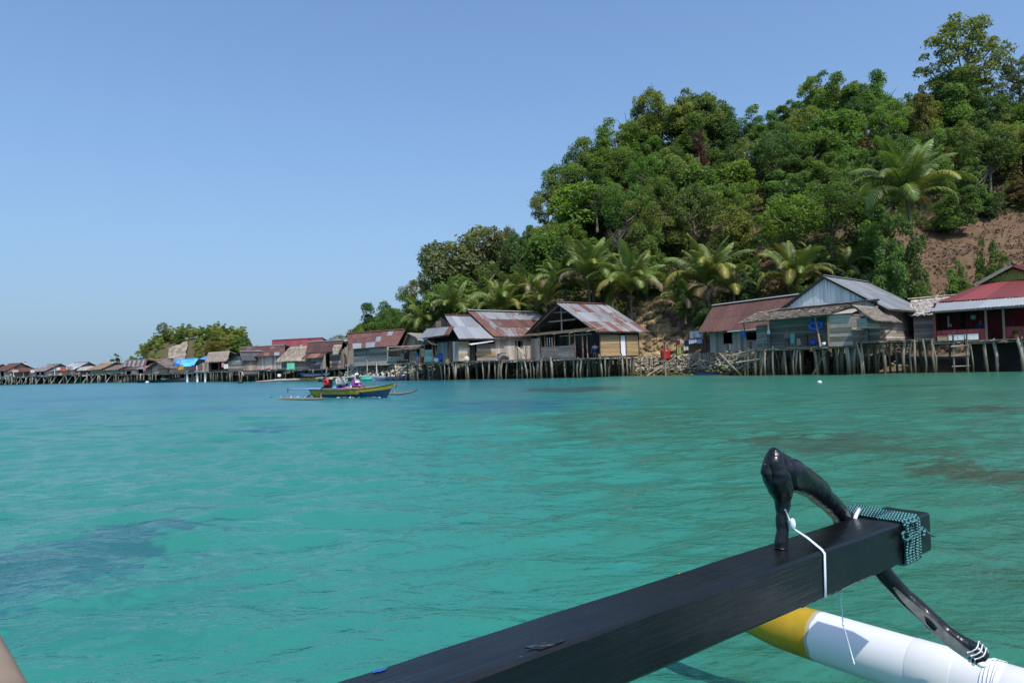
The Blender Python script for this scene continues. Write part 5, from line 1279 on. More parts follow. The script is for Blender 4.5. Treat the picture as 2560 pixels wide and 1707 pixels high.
lumpy(LD, 1048, .6, 'thatch_bundle', 'bundle of dry thatch strips leaning on the deck', 'bundle', (.75, .45, .62), [plain('dry_leaf', (0.27, 0.20, 0.15), .9, var=.5, scale=14)], 6)
o = empty('box', 'small tan wooden box on the deck right of the blue drum', 'box', LD.w((LD.x(1118, .2), .2, 0)), LD.rz); b_ = MB(); b_.box((0, 0, .13), (.48, .34, .26)); b_.build('box', WOODT, o); b_ = MB(); b_.box((0, 0, .275), (.5, .36, .025)); b_.build('lid', WOODT, o)
lumpy(LD, 1257, .5, 'log_pile', 'stack of dark firewood at the deck corner', 'firewood', (1.15, .7, .7), [WOODD, WOOD], 8)
# --- thatched shack
h = Hut('stilt_house', 'thatched stilt shack with open shop front and drooping lean-to', 'house', (968, 69.6), B=(1064, 67.2), z0=1.74); e = h.e; Lt = h.L
xa = h.x(1028)
wall(e, (0, 0), (Lt, 0), 0, 1.75, WOODB, 'h', .22, holes=[(.25, h.x(1003), .75, 1.55), (h.x(1010), h.x(1023), .15, 1.6), (h.x(1042), Lt, .3, 1.6)]); wall(e, (0, 0), (0, 4), 0, 1.75, WOOD, 'v', .3, out=-1); wall(e, (Lt, 0), (Lt, 4), 0, 1.75, WOODD, 'v', .5); wall(e, (0, 4), (Lt, 4), 0, 1.75, WOODD, 'v', .5)
wall(e, (0, 1.6), (Lt, 1.6), 0, 1.7, WOODD, 'v', .4)
a = h.py(959, 878.6, -.8); c = h.py(1063, 862, .5)
thatch(e, [(a.x, -.85, a.z), (h.x(1034), -.75, a.z + .12), (h.x(1050), .6, c.z + .05), (a.x + 1.4, .6, c.z - .08)], 7, (0.40, 0.32, 0.23), shag=.2)
thatch(e, [(h.x(1030), -.6, a.z + .05), (h.x(1052), -.5, a.z + .18), (Lt + .1, .5, c.z + .1), (h.x(1046), .5, c.z)], 4, (0.42, 0.34, 0.25), shag=.2)
pk = h.py(1037, 833, 1.6); pl_ = h.py(1018, 863, 1.2)
thatch(e, [(pl_.x, .4, pl_.z), (pl_.x, 4.4, pl_.z), (pk.x, 4.4, pk.z), (pk.x, .4, pk.z)], 6, (0.30, 0.25, 0.2)); thatch(e, [(pk.x + 2.4, 4.4, pl_.z), (pk.x + 2.4, .4, pl_.z), (pk.x, .4, pk.z), (pk.x, 4.4, pk.z)], 6, (0.40, 0.35, 0.29), shag=.2)
wall(e, (pl_.x + .2, .9), (pk.x + 2.0, .9), 1.7, 1.7, WOOD, 'v', .25, top=lambda t: 1.72 + (pk.z - 1.75) * max(0, 1 - abs(t - (pk.x - pl_.x) + .2) / 1.9))
poles(e, 'post', [((h.x(p, -.7), -.7, 0), (h.x(p, -.7), -.7, a.z + .02)) for p in (972, 1000, 1024, 1052)], WOODD, .04, 4)
cloth('cloth', 'mint green cloth hung at the shack front', h.w((h.x(1072, -.3), -.3, 1.25)), 1.0, .8, (0.33, 0.50, 0.40), h.rz); cloth('cloth', 'cream cloth hung between the shack posts', h.w((h.x(1055, -.25), -.25, 1.4)), .55, .95, (0.50, 0.43, 0.24), h.rz)
cloth('cloth', 'blue rag hung on the shack wall', h.w((h.x(1042, -.1), -.1, .95)), .3, .55, (0.03, 0.2, 0.42), h.rz)
# --- rust roofed plank house on the pale stones
h = Hut('stilt_house', 'plank house with rust red patched iron roof above the pale stones', 'house', (885, 78.0), B=(972, 74.6), z0=1.62); e = h.e; Lp = h.L
zE = h.py(881, 872.5, -.4).z; rp = h.py(867.5, 835.5, 3.0)
wall(e, (0, 0), (Lp, 0), 0, zE, WOODW, 'h', .27, mats=[WOOD, WOODW, WOODW]); wall(e, (0, 0), (0, 6), 0, zE, WOODB, 'v', .25, out=-1, top=lambda t: zE + (rp.z - zE) * (1 - abs(t - 3) / 3)); wall(e, (Lp, 0), (Lp, 6), 0, zE, WOODW, 'h', .27); wall(e, (0, 6), (Lp, 6), 0, zE, WOODD, 'v', .5)
def rusty(i, j):
    if j == 0 and 1 <= i <= 2: return (.12, 1.2)
    if (i, j) in ((4, 0), (6, 1), (5, 0), (8, 2)): return (.2, 1.2)
    return (.9, 1.15)
xr = h.x(993, -.4)
roof(e, [(-.3, -.45, zE), (xr, -.45, zE + .1), (h.x(1015, 3), 3, rp.z), (rp.x, 3, rp.z)], 11, 3, IRON, rusty); roof(e, [(xr, 6.4, zE), (-.3, 6.4, zE), (rp.x, 3, rp.z), (h.x(1015, 3), 3, rp.z)], 8, 2, IRON, lambda i, j: (.9, 1)); ridgecap(e, (rp.x - .1, 3, rp.z + .1), (h.x(1015, 3), 3, rp.z + .1), (.8, 1.1, 0))
poles(e, 'stilt', [((x, y, -1.4), (x, y, 0)) for x in (.3, 2, 3.7) for y in (.2, 5)], PILE, .08, 5)
for p, q_ in (((-.9, -.2, -1.2), (-.75, -.1, 2.6)), ((-1.1, .8, -1), (-.5, .6, 1.7)), ((2.6, -.3, -.6), (2.1, -.02, 1.7)), ((4.3, -.5, -.9), (3.8, -.1, .6))): poles(e, 'leaning_pole', [(p, q_)], WOODB, .06, int(p[0] * 10) + 50)

# --- generic house for the further village
def far_house(label, pa, pb, Y0, Y1, depth, z0, eave, ridge, style='par', mat=None, colf=None, wmat=WOOD, orient='h', ov=.4, holes=(), thc=None, ridge_px=None, nu=None, nv=2, wallh=None, rmat=None, rskirt=None, name='stilt_house', w=.3, gable=None, skirt=False):
    """eave and ridge are rows of the photograph at the left end of the front"""
    h = Hut(name, label, 'house', (pa, Y0), B=(pb, Y1), z0=z0); e = h.e; L = h.L
    zE = h.py(pa, eave, -ov).z
    hs = [(h.x(a), h.x(c), zb, zt) for a, c, zb, zt in holes]
    wh = wallh or max(.6, zE + .05)
    if style == 'par':
        zR = h.py(ridge_px[0] if ridge_px else pa, ridge, depth / 2).z
        wall(e, (0, 0), (L, 0), 0, wh, wmat, orient, w, holes=hs); gt = lambda t: zE + (zR - zE) * (1 - abs(t - depth / 2) / (depth / 2)) - .05
        wall(e, (0, 0), (0, depth), 0, zE, wmat, orient, w, out=-1, top=gt); wall(e, (L, 0), (L, depth), 0, zE, rmat or wmat, 'v', .4, top=gt); wall(e, (0, depth), (L, depth), 0, zE, WOODD, 'v', .6)
        if rskirt: roof(e, [(L + 1.5, -ov, zE - .25), (L + 1.5, depth + ov, zE - .25), (L + .05, depth * .78, zE + (zR - zE) * .45), (L + .05, depth * .22, zE + (zR - zE) * .45)], 5, 1, mat, colf); poles(e, 'post', [((L + 1.35, y_, 0), (L + 1.35, y_, zE - .25)) for y_ in (.1, depth * .5, depth - .1)], WOODW, .05, 4)
        if hs: wall(e, (0, 1.5), (L, 1.5), 0, zE, WOODD, 'v', .5)
        r0 = h.x(ridge_px[0], depth / 2) if ridge_px else -ov; r1 = h.x(ridge_px[1], depth / 2) if ridge_px else L + ov
        P = [(-ov, -ov, zE), (L + ov, -ov, zE), (r1, depth / 2, zR), (r0, depth / 2, zR)]; Q = [(L + ov, depth + ov, zE), (-ov, depth + ov, zE), (r0, depth / 2, zR), (r1, depth / 2, zR)]
        if thc: thatch(e, P, 7, thc, dens=16); thatch(e, Q, 3, thc, dens=8)
        else:
            n = nu or max(3, int(L / .8)); roof(e, P, n, nv, mat, colf); roof(e, Q, max(3, n // 2), 1, mat, colf); ridgecap(e, (r0, depth / 2, zR + .08), (r1, depth / 2, zR + .08), (.4, 1, 0), mat=mat)
    else:
        mx = h.x(ridge_px[0], 0) if ridge_px else L / 2
        zR = h.py(ridge_px[0] if ridge_px else (pa + pb) / 2, ridge, -ov).z
        gt = lambda t: zE + (zR - zE) * (t / mx if t < mx else (L - t) / (L - mx)) - .05
        wall(e, (0, 0), (L, 0), 0, zE, wmat, orient, w, holes=hs, top=gt, mats=gable); wall(e, (0, 0), (0, depth), 0, zE, wmat, 'v', .5, out=-1); wall(e, (L, 0), (L, depth), 0, zE, wmat, 'v', .5); wall(e, (0, depth), (L, depth), 0, zE, WOODD, 'v', .6, top=gt)
        if hs: wall(e, (0, 1.5), (L, 1.5), 0, zE, WOODD, 'v', .5)
        dr = depth * (.22 if skirt else 0)
        P = [(-ov, depth + ov, zE - .1), (-ov, -ov, zE - .1), (mx, -ov + dr, zR), (mx, depth + ov, zR)]; Q = [(L + ov, -ov, zE - .1), (L + ov, depth + ov, zE - .1), (mx, depth + ov, zR), (mx, -ov + dr, zR)]
        for S_ in (P, Q):
            if thc: thatch(e, S_, 7, thc, dens=14)
            else: roof(e, S_, nu or max(3, int(depth / .8)), nv, mat, colf)
        if skirt:
            S_ = [(-ov, -ov - .25, zE - .16), (L + ov, -ov - .25, zE - .16), (L * .72, .9, zE + (zR - zE) * .42), (L * .28, .9, zE + (zR - zE) * .42)]
            if thc: thatch(e, S_, 4, thc, dens=14)
            else: roof(e, S_, max(3, int(L / .9)), 1, mat, colf)
        if not thc: ridgecap(e, (mx, -ov + dr, zR + .06), (mx, depth + ov, zR + .06), (.4, 1, 0), mat=mat)
    return h
rust = lambda i, j: (.9, 1.0); mixr = lambda i, j: (.85 if i % 2 else .35, 1.05)
patchy = lambda i, j: ((.93, .8) if (i * 3 + j * 5) % 7 else (.25, 1.5)) if (i + 2 * j) % 5 else (.98, 1.5)
H10 = far_house('board house with purple brown iron roof and lean-to strip', 776, 852, 86, 84, 5, 1.5, 882, 856, 'par', None, lambda i, j: (.97, .62), WOOD, 'h', .4, [(812, 824, .1, 1.8)], nv=2, ridge_px=(772, 858))
e = H10.e; a = H10.py(776, 895, -1.3); roof(e, [(-.2, -1.3, a.z), (H10.x(822), -1.3, a.z), (H10.x(822), -.3, a.z + .62), (-.2, -.3, a.z + .62)], 4, 1, None, lambda i, j: (.98, 1.9 if i in (1, 2) else .7))
wall(e, (H10.x(812), -.9), (H10.x(826), -.9), -.1, 1.6, WOOD, 'v', .4, name='door_plank', back=False); thatch(e, [(H10.x(842), -.8, a.z + .4), (H10.x(856), -.8, a.z + .4), (H10.x(857), -.2, a.z + 1.5), (H10.x(838), -.2, a.z + 1.5)], 6, (0.38, 0.32, 0.25), dens=16)
b_ = MB(); p = H10.py(787, 911, -1.0); b_.quad((p.x, -1.0, p.z), (p.x + 1.15, -1.0, p.z + .05), (p.x + 1.15, -.5, p.z + .45), (p.x, -.5, p.z + .4)); b_.build('awning', paint('pale_blue_sheet', (.42, .50, .62)), e)
far_house('board hut hung with a tall thatch panel left of the purple brown roof', 704, 776, 89, 86.5, 4, 1.45, 903, 867, 'par', wmat=WOOD, thc=(0.36, 0.30, 0.235), ridge_px=(726, 775), ov=.5)
far_house('long low house with a plain red iron roof', 690, 806, 100, 97, 7, 1.5, 885, 851.5, 'par', REDROOF, lambda i, j: (.12, 1.0), WOODW, 'v', .4, ridge_px=(681, 808))
h = far_house('pale iron roofed house tucked behind the red roof', 800, 842, 103, 101, 5, 1.5, 875, 851, 'par', None, lambda i, j: (.1, 1.5), WOODW, 'v', .3)
far_house('board house with rust and white patched iron roof', 612, 712, 97, 93, 6, 1.6, 892.5, 869, 'par', None, patchy, WOODW, 'v', .45, nv=3, nu=9, ridge_px=(607, 713), w=.35, gable=[WOOD, WOODB])
far_house('plank gable wing left of the rust patched house', 571, 608, 96, 94, 5, 1.55, 901, 879, 'gab', None, lambda i, j: (.35, .45), WOOD, 'h', .3, ridge_px=(604, 0))
far_house('open hut with ragged thatch and rusty ridge left of the plank wing', 522, 572, 108, 104, 4, 1.5, 905, 881, 'par', wmat=WOODD, thc=(0.36, 0.30, 0.25), holes=[(527, 545, .2, 1.3), (549, 566, .2, 1.4)], ridge_px=(521, 574))
far_house('house with bright sky blue iron roof', 452, 486, 118, 115, 7, 1.5, 917, 900, 'par', BLUEROOF, lambda i, j: (.05, 1.2), WOOD, 'h', .4, ridge_px=(434, 496))
far_house('house with darker blue iron roof behind the bright blue one', 478, 520, 126, 123, 6, 1.5, 905, 894, 'par', BLUEROOF, lambda i, j: (.05, .7), WOOD, 'h', .4)
far_house('brown thatched gable house beside the blue roof', 380, 418, 122, 120, 6, 1.5, 919, 903, 'gab', wmat=WOOD, thc=(0.24, 0.20, 0.165), ov=.7, ridge_px=(398, 0))
far_house('low brown thatched house between the gable and the blue roof', 416, 452, 121, 118, 5, 1.5, 921, 903.5, 'par', wmat=WOODW, thc=(0.22, 0.185, 0.155), ridge_px=(400, 436))
far_house('house with rust striped grey iron roof under the islet', 316, 366, 135, 130, 7, 1.6, 917, 902, 'par', None, mixr, WOOD, 'h', .4, ridge_px=(312, 369))
far_house('small house with grey iron gable left of the brown thatch', 372, 396, 131, 129, 5, 1.6, 915, 903, 'par', None, lambda i, j: (.4, 1.0), WOODB, 'h', .3)
far_house('lean-to with pale iron roof by the water', 343, 378, 125, 123, 3, 1.5, 923, 917, 'par', None, lambda i, j: (.2, 1.1), WOODB, 'h', .3, [(346, 357, .1, 1.2)])
far_house('low rust roofed shed on stilts left of the pale lean-to', 312, 342, 130, 128, 4, 1.3, 923.5, 918, 'par', None, rust, WOODW, 'h', .4, [(316, 328, .1, .9)])
far_house('tan thatched house with drooping roof on the long pier', 228, 256, 142.2, 139.6, 5, 1.75, 924, 908, 'par', wmat=paint('green_boards', (.12, .16, .09)), thc=(0.40, 0.30, 0.21), ov=.6)
far_house('small grey thatched house right of the tan one', 268, 296, 137.6, 135.2, 4, 1.7, 925, 913.5, 'par', wmat=WOODW, thc=(0.29, 0.24, 0.20), ov=.5)
pink = woodmat('pink_boards', (.30, .15, .11), (.46, .26, .2))
far_house('pier house with white iron hip roof and pink board wall', 156, 188, 148.6, 145.6, 5.2, 1.8, 925, 908.5, 'par', None, lambda i, j: (.1, 1.75), WOODW, 'v', .5, rmat=pink, rskirt=True)
far_house('pier house with grey striped iron gable roof', 88, 116, 153.2, 150.4, 5.4, 1.8, 929, 913, 'par', None, lambda i, j: (.62 if i % 2 else .15, 1.25), WOODB, 'v', .6, [(91, 97, .2, 1.5), (103, 109, .2, 1.5)], rmat=WOODW)
far_house('low grey roofed annex on the pier', 128, 143, 148.8, 147.4, 4, 1.8, 928, 920, 'par', None, lambda i, j: (.4, .8), WOODW, 'v', .4)
far_house('pier house with brown red iron gable at the left edge', -8, 18, 157.2, 154.4, 5.4, 1.85, 928, 911, 'par', None, lambda i, j: (.9, .95), WOODW, 'v', .6, [(2, 10, .1, 1.5)], rmat=WOODW, rskirt=True)
far_house('rust roofed pier house cut by the left picture edge', -60, -25, 164, 160, 5, 1.85, 928, 915, 'par', None, rust, WOODB, 'v', .5)
far_house('pale thatched hut behind the grey striped gable', 62, 84, 158, 156, 4, 1.8, 928, 921, 'par', wmat=WOOD, thc=(0.40, 0.32, 0.24))
far_house('brown thatched house behind the lean-to roofs', 345, 392, 140, 137, 6, 1.5, 910, 899, 'par', wmat=WOOD, thc=(0.3, 0.2, 0.15))
# piers of the far village
pier('far stilt deck under the purple brown roofed house', (716, 86.5), (862, 80.5), 4, 1.42, .8, 3, 11, bw=.3); pier('far stilt deck under the rust patched house', (575, 95), (720, 89.5), 5, 1.5, .8, 3, 12, bw=.3)
pier('far stilt deck between the white posts', (480, 108), (578, 96), 5, 1.5, .8, 3, 13, bw=.3); pier('far stilt deck below the brown thatched gable', (345, 121), (482, 109), 6, 1.4, .9, 3, 14, bw=.3)
pier('far low stilt deck under the rust striped roof', (283, 132), (348, 123), 7, 1.45, .8, 3, 15, bw=.3)
LP = pier('long straight pier with braced stilts running to the left edge', (-70, 161), (286, 135), 9, 1.82, 1.3, 3, 16, bw=.4, fat=1.8)
x = 1.0
while x < LP.L - 2: poles(LP.e, 'brace', [((x, -.1, -1.75), (x + 2.1, -.1, -.15))], WOODW, .07, int(x)); x += PRND.uniform(2.4, 3.1)
poles(LP.e, 'rail_post', [((LP.x(p), .1, 0), (LP.x(p), .1, 2.2)) for p in (13, 32, 135)], WOODW, .07, 3)
for i, (p, yy) in enumerate(((468.5, 108.5), (493.5, 105.5), (513.5, 103))):
    o = empty('white_post', ['leftmost of the three white posts standing in the water', 'middle one of the three white posts standing in the water', 'rightmost of the three white posts standing in the water'][i], 'post', G(p, yy, 0))
    b_ = MB(); b_.tube([(0, 0, -1), (0, 0, 1.65)], [.16, .15], 10); b_.build('post', WHITEP, o, True); b_ = MB(); b_.box((0, 0, 1.68), (.42, .36, .06)); b_.build('cap', WOODW, o)
# --- stone banks
def stone_mesh(seed, mat):
    bm = bmesh.new(); bmesh.ops.create_icosphere(bm, subdivisions=1, radius=.5); g = random.Random(seed)
    for v in bm.verts: v.co *= g.uniform(.75, 1.2); v.co.z *= .75
    return bm_mesh('stone', bm, mat)
def bank(label, places, mats, nbig, nsmall, size, slope, seed, name='stone_bank'):
    g = random.Random(seed); o = empty(name, label, 'stone bank', places[0]); base = Vector(places[0])
    S_ = [[stone_mesh(seed * 9 + i, m_) for i in range(4)] for m_ in mats]; V = []; F = []
    def at(t): k = t * (len(places) - 1); i = min(int(k), len(places) - 2); return Vector(places[i]).lerp(Vector(places[i + 1]), k - i)
    V2 = {0: [], 1: []}
    for i in range(nbig + nsmall):
        t = g.random(); s_ = g.random(); p = at(t) - base; d = Vector((g.uniform(-.2, .2), s_ * slope[0] + g.uniform(-.2, .2), -.25 + s_ * slope[1] * (.75 + .5 * g.random())))
        sz = g.uniform(*size) * (1.0 if i < nbig else .8); wet = s_ < .38 + g.uniform(-.12, .12)
        me = g.choice(S_[-1 if wet and len(mats) > 1 else 0]); sc = (sz * g.uniform(.8, 1.5), sz, sz * g.uniform(.6, 1)); ro = (g.uniform(-.4, .4), g.uniform(-.4, .4), g.uniform(0, 6.28))
        if i < nbig: add('stone', me, o, tuple(p + d), ro, sc)
        else:
            M_ = Matrix.LocRotScale(p + d, Matrix.Rotation(ro[2], 3, 'Z'), Vector(sc)); k = len(V)
            V += [tuple(M_ @ v.co) for v in me.vertices]; F += [tuple(k + q for q in f.vertices) for f in me.polygons]; V2[0] += [1 if wet and len(mats) > 1 else 0] * len(me.polygons)
    me = npmesh('small_stones', V, F); [me.materials.append(m_) for m_ in mats]; me.polygons.foreach_set('material_index', V2[0])
    tag(add('small_stones', me, o), kind='stuff'); return o
bank('mossy bank of piled stones between the bamboo walled house and the porch stilts', [G(u, float(shore(u)) + .2, 0) for u in (1590, 1640, 1700, 1760, 1820, 1885, 1960)], [STONE, MOSS_STONE], 290, 1500, (.22, .42), (3.2, 1.75), 3)
bank('heap of stones in the shade under the open gabled house', [G(u, float(shore(u)) + .6, 0) for u in (1290, 1340, 1400, 1480, 1560, 1600)], [STONE, MOSS_STONE], 120, 700, (.25, .45), (2.6, 1.5), 4)
bank('pale heap of coral stones under the rust roofed plank house', [G(u, float(shore(u)) + .3, 0) for u in (855, 880, 920, 960, 1000, 1040, 1080, 1120)], [PALE_STONE], 290, 900, (.25, .48), (3.6, 1.85), 5)
bank('shaded stones under the big grey gabled house', [G(u, float(shore(u)) + 2.2, 0) for u in (1960, 2040, 2120, 2200, 2300)], [STONE, MOSS_STONE], 60, 400, (.22, .4), (2.5, 1.3), 6)
# --- yard of the shed: tank, washing
YD = G(1665, 59.5, 0)
o = empty('water_tank', 'red plastic water tank below the yellow cliff', 'water tank', G(1664, 60, 1.35))
b_ = MB(); b_.lathe([(.001, 0), (.42, 0), (.44, .1), (.43, .2), (.44, .3), (.43, .4), (.44, .5), (.43, .6), (.44, .7), (.40, .8), (.2, .88), (.001, .88)], n=20); b_.build('tank', paint('red_plastic', (0.36, 0.025, 0.02), .4), o, True); b_ = MB(); b_.lathe([(.001, .98), (.15, .97), (.16, .86)], n=14); b_.build('lid', paint('red_lid', (0.28, 0.02, 0.02)), o, True)
ln = Hut('washing_line', 'washing line between poles in front of the yellow cliff', 'washing line', (1690, 59), B=(1768, 57), z0=1.2); e = ln.e
poles(e, 'pole', [((0, 0, -.5), (.1, 0, 2.0)), ((ln.L, 0, -.5), (ln.L, 0, 1.9))], WOODD, .04, 2); b_ = MB(); b_.tube([(0, 0, 1.82), (ln.L / 2, 0, 1.72), (ln.L, 0, 1.8)], .008, 5); b_.build('line', ROPE_T, e)
for i, (p, w_, hh_, c, t) in enumerate(((1696, .36, .35, (.20, .02, .05), 'dark red shirt at the left end of the washing line'), (1709, .24, .3, (.6, .6, .62), 'white vest beside the dark red shirt on the washing line'), (1716, .36, .4, (.02, .02, .03), 'black trousers on the washing line'),
        (1729, .4, .36, (.58, .62, .7), 'pale shirt in the middle of the washing line'), (1739, .34, .3, (.6, .58, .6), 'white shirt in the middle right of the washing line'), (1751, .46, .36, (.32, .40, .62), 'light blue shirt on the washing line'), (1761, .36, .32, (.26, .02, .05), 'crimson shirt at the right end of the washing line'))):
    cloth('garment', t, ln.w((ln.x(p), 0, 1.74)), w_, hh_, c, ln.rz, 'clothes', 'washing on the line')
cloth('cloth', 'yellow green patterned cloth hanging below the washing line', ln.w((ln.x(1702), -.25, 1.25)), .4, .75, (.38, .42, .10), ln.rz); cloth('cloth', 'small white towel over the fence below the washing line', ln.w((ln.x(1719), -.25, 1.2)), .45, .36, (.65, .58, .58), ln.rz)
cloth('tarpaulin', 'grey blue tarpaulin hung behind the washing line', ln.w((ln.x(1742, 1.5), 1.5, 2.6)), 1.3, .75, (.20, .25, .32), ln.rz, 'tarpaulin')
f = Hut('picket_fence', 'low weathered picket fence under the washing', 'fence', (1722, 58.4), B=(1780, 56.6), z0=1.15)
for i in range(13): board(f.e, (f.L * i / 12, 0, 0), (f.L * i / 12, 0, .65 + PRND.uniform(-.05, .08)), .1, .02, WOOD, 'slat', up=(1, 0, 0))
board(f.e, (0, .03, .45), (f.L, .03, .45), .07, .03, WOOD, 'rail')
# --- far washing and flag
def far_wash(px, Y, z, items, grp):
    for k_, (dx, w_, h_, c, t) in enumerate(items): cloth('garment', t, G(px + dx, Y, z), w_, h_, c, -.2, 'clothes', grp)
far_wash(150, 146, 3.5, [(-4, 1.0, .7, (.6, .6, .65), 'white washing left of the orange red clothes on the pier'), (7, 1.6, .9, (.5, .11, .05), 'orange red clothes hung in front of the pier annex'), (14, .8, .7, (.6, .58, .6), 'white washing right of the orange red clothes on the pier'), (25, 1.3, .5, (.4, .25, .25), 'pinkish washing by the pier house with white roof')], 'washing on the pier')
far_wash(30, 154, 3.3, [(0, 3.6, .55, (.55, .45, .45), 'long pale cloth hung before the leftmost pier house')], 'washing on the pier'); far_wash(81, 151, 3.2, [(0, 1.1, .7, (.6, .55, .7), 'pale lilac cloth hung between two pier houses')], 'washing on the pier')
far_wash(484, 107, 2.6, [(0, .9, .9, (.06, .05, .07), 'black cloth on the washing poles beside the blue roof'), (5, .6, .8, (.6, .58, .55), 'white cloth on the washing poles beside the blue roof'), (13, 1.2, .8, (.14, .10, .12), 'dark shirt on the washing poles beside the blue roof')], 'washing beside the blue roof')
far_wash(557, 99.5, 2.8, [(0, .45, .75, (.55, .22, .3), 'pink cloth hanging under the ragged thatch')], 'washing under the thatch'); far_wash(565, 99.2, 2.6, [(0, .75, .75, (.62, .62, .5), 'cream cloth hanging beside the pink one')], 'washing under the thatch')
far_wash(361, 123, 2.9, [(0, .5, .9, (.55, .12, .2), 'pink red cloth by the pale lean-to')], 'washing by the lean-to'); far_wash(451, 112, 2.8, [(0, 1.1, .9, (.50, .28, .06), 'orange cloth panel by the blue roofed house')], 'washing by the blue roof')
cloth('cloth', 'mint green cloth hung on the far deck rail', G(727, 85, 2.35), 1.05, .95, (.16, .52, .33), -.1); cloth('tarpaulin', 'small bright blue tarpaulin under the blue roof', G(440, 112, 3.0), 1.2, .45, (.02, .16, .5), -.1, 'tarpaulin')
fl = empty('flag', 'small red and white flag on a pole above the left pier house', 'flag', G(60, 158, 1.8)); b_ = MB(); b_.tube([(0, 0, 0), (0, 0, 3.4)], .03, 6); b_.build('pole', WOODW, fl)
for i, c in enumerate(((.5, .03, .04), (.75, .75, .75))): b_ = MB(); b_.box((.35, 0, 3.2 - i * .26), (.68, .02, .26)); b_.build('stripe', paint('flag_%d' % i, c), fl)

# ------------------------------------------------------------------ people
def person(label, J, bones, mats, loc, rz, extra=None, scale=1.0, group=None):
    """one continuous skinned body grown over a skeleton; every bone says which cloth covers it"""
    me = bpy.data.meshes.new('person'); names = list(J); ix = {n: i for i, n in enumerate(names)}
    me.from_pydata([J[n][0] for n in names], [(ix[a], ix[b_]) for a, b_, _ in bones], [])
    o = bpy.data.objects.new('person_skeleton', me); COL.objects.link(o)
    sk = o.modifiers.new('skin', 'SKIN'); sk.use_smooth_shade = True
    sv = me.skin_vertices[0].data
    for n in names: r = J[n][1]; sv[ix[n]].radius = (r, r) if not hasattr(r, '__len__') else r; sv[ix[n]].use_root = (n == 'pelvis')
    sb = o.modifiers.new('sub', 'SUBSURF'); sb.levels = 1; sb.render_levels = 1
    dg = bpy.context.evaluated_depsgraph_get(); ev = o.evaluated_get(dg)
    m2 = bpy.data.meshes.new_from_object(ev); bpy.data.objects.remove(o); m2.name = 'person'
    m2.materials.clear(); [m2.materials.append(m_) for m_ in mats]
    segs = [(Vector(J[a][0]), Vector(J[b_][0]), k) for a, b_, k in bones]
    for p in m2.polygons:
        c = p.center; best = 9; bi = 0
        for a, b_, k in segs:
            d = b_ - a; t = max(0, min(1, (c - a).dot(d) / max(1e-9, d.length_squared))); q = (c - a - d * t).length
            if q < best: best, bi = q, k
        p.material_index = bi; p.use_smooth = True
    # the head's face: nose, ears, eyes, mouth grown onto the same mesh
    bm = bmesh.new(); bm.from_mesh(m2); H_ = Vector(J['head'][0]); f_ = J['head'][2] if len(J['head']) > 2 else Vector((1, 0, 0)); sd = Vector((0, 0, 1)).cross(f_)
    def blob(c, r, k, sc=(1, 1, 1)):
        rs = bmesh.ops.create_uvsphere(bm, u_segments=8, v_segments=6, radius=r)
        for v in rs['verts']: v.co = Vector((v.co.x * sc[0], v.co.y * sc[1], v.co.z * sc[2])) + c
        for v in rs['verts']:
            for fc in v.link_faces: fc.material_index = k; fc.smooth = True
    blob(H_ + Vector((0, 0, .02)), .098, 0, (1.0, .82, 1.22)); blob(H_ + f_ * .10 + Vector((0, 0, -.005)), .02, 0, (1, .8, 1.3))
    for s_ in (-1, 1): blob(H_ + sd * .083 * s_, .026, 0, (.9, .5, 1.3)); blob(H_ + f_ * .085 + sd * .035 * s_ + Vector((0, 0, .03)), .012, len(mats) - 1)
    blob(H_ + f_ * .088 + Vector((0, 0, -.05)), .018, len(mats) - 2, (.6, 1.5, .5))
    bm.to_mesh(m2); bm.free()
    e = add('person', m2, None, loc, (0, 0, rz), (scale,) * 3); tag(e, label, 'person', group)
    if extra: extra(e, H_, f_, sd)
    return e
SKIN_M = plain('skin', (0.20, 0.105, 0.065), .5, var=.08); LIP = paint('lips', (0.22, 0.07, 0.06)); EYE = paint('eyes', (0.02, 0.015, 0.012), .2)
def hands(J, B, side, hand, aim, curl=(0, 0, -.02)):
    h = Vector(hand); aim = Vector(aim).normalized(); lat = aim.cross(Vector((0, 0, 1))).normalized() * side; palm = h + aim * .05
    J['palm%d' % side] = (tuple(palm), .030)
    B.append(('hand%d' % side, 'palm%d' % side, 0))
    for i, (o, l) in enumerate(((-.03, .07), (-.01, .085), (.01, .08), (.03, .062))):
        a = palm + lat * o + aim * l * .55; c = palm + lat * o * 1.1 + aim * l + Vector(curl); J['f%d_%d' % (side, i)] = (tuple(a), .010); J['t%d_%d' % (side, i)] = (tuple(c), .008)
        B.append(('palm%d' % side, 'f%d_%d' % (side, i), 0)); B.append(('f%d_%d' % (side, i), 't%d_%d' % (side, i), 0))
    a = h + aim * .03 - lat * .045; c = a + aim * .04 + Vector(curl); J['th%d' % side] = (tuple(a), .012); J['tt%d' % side] = (tuple(c), .009)
    B.append(('hand%d' % side, 'th%d' % side, 0)); B.append(('th%d' % side, 'tt%d' % side, 0))
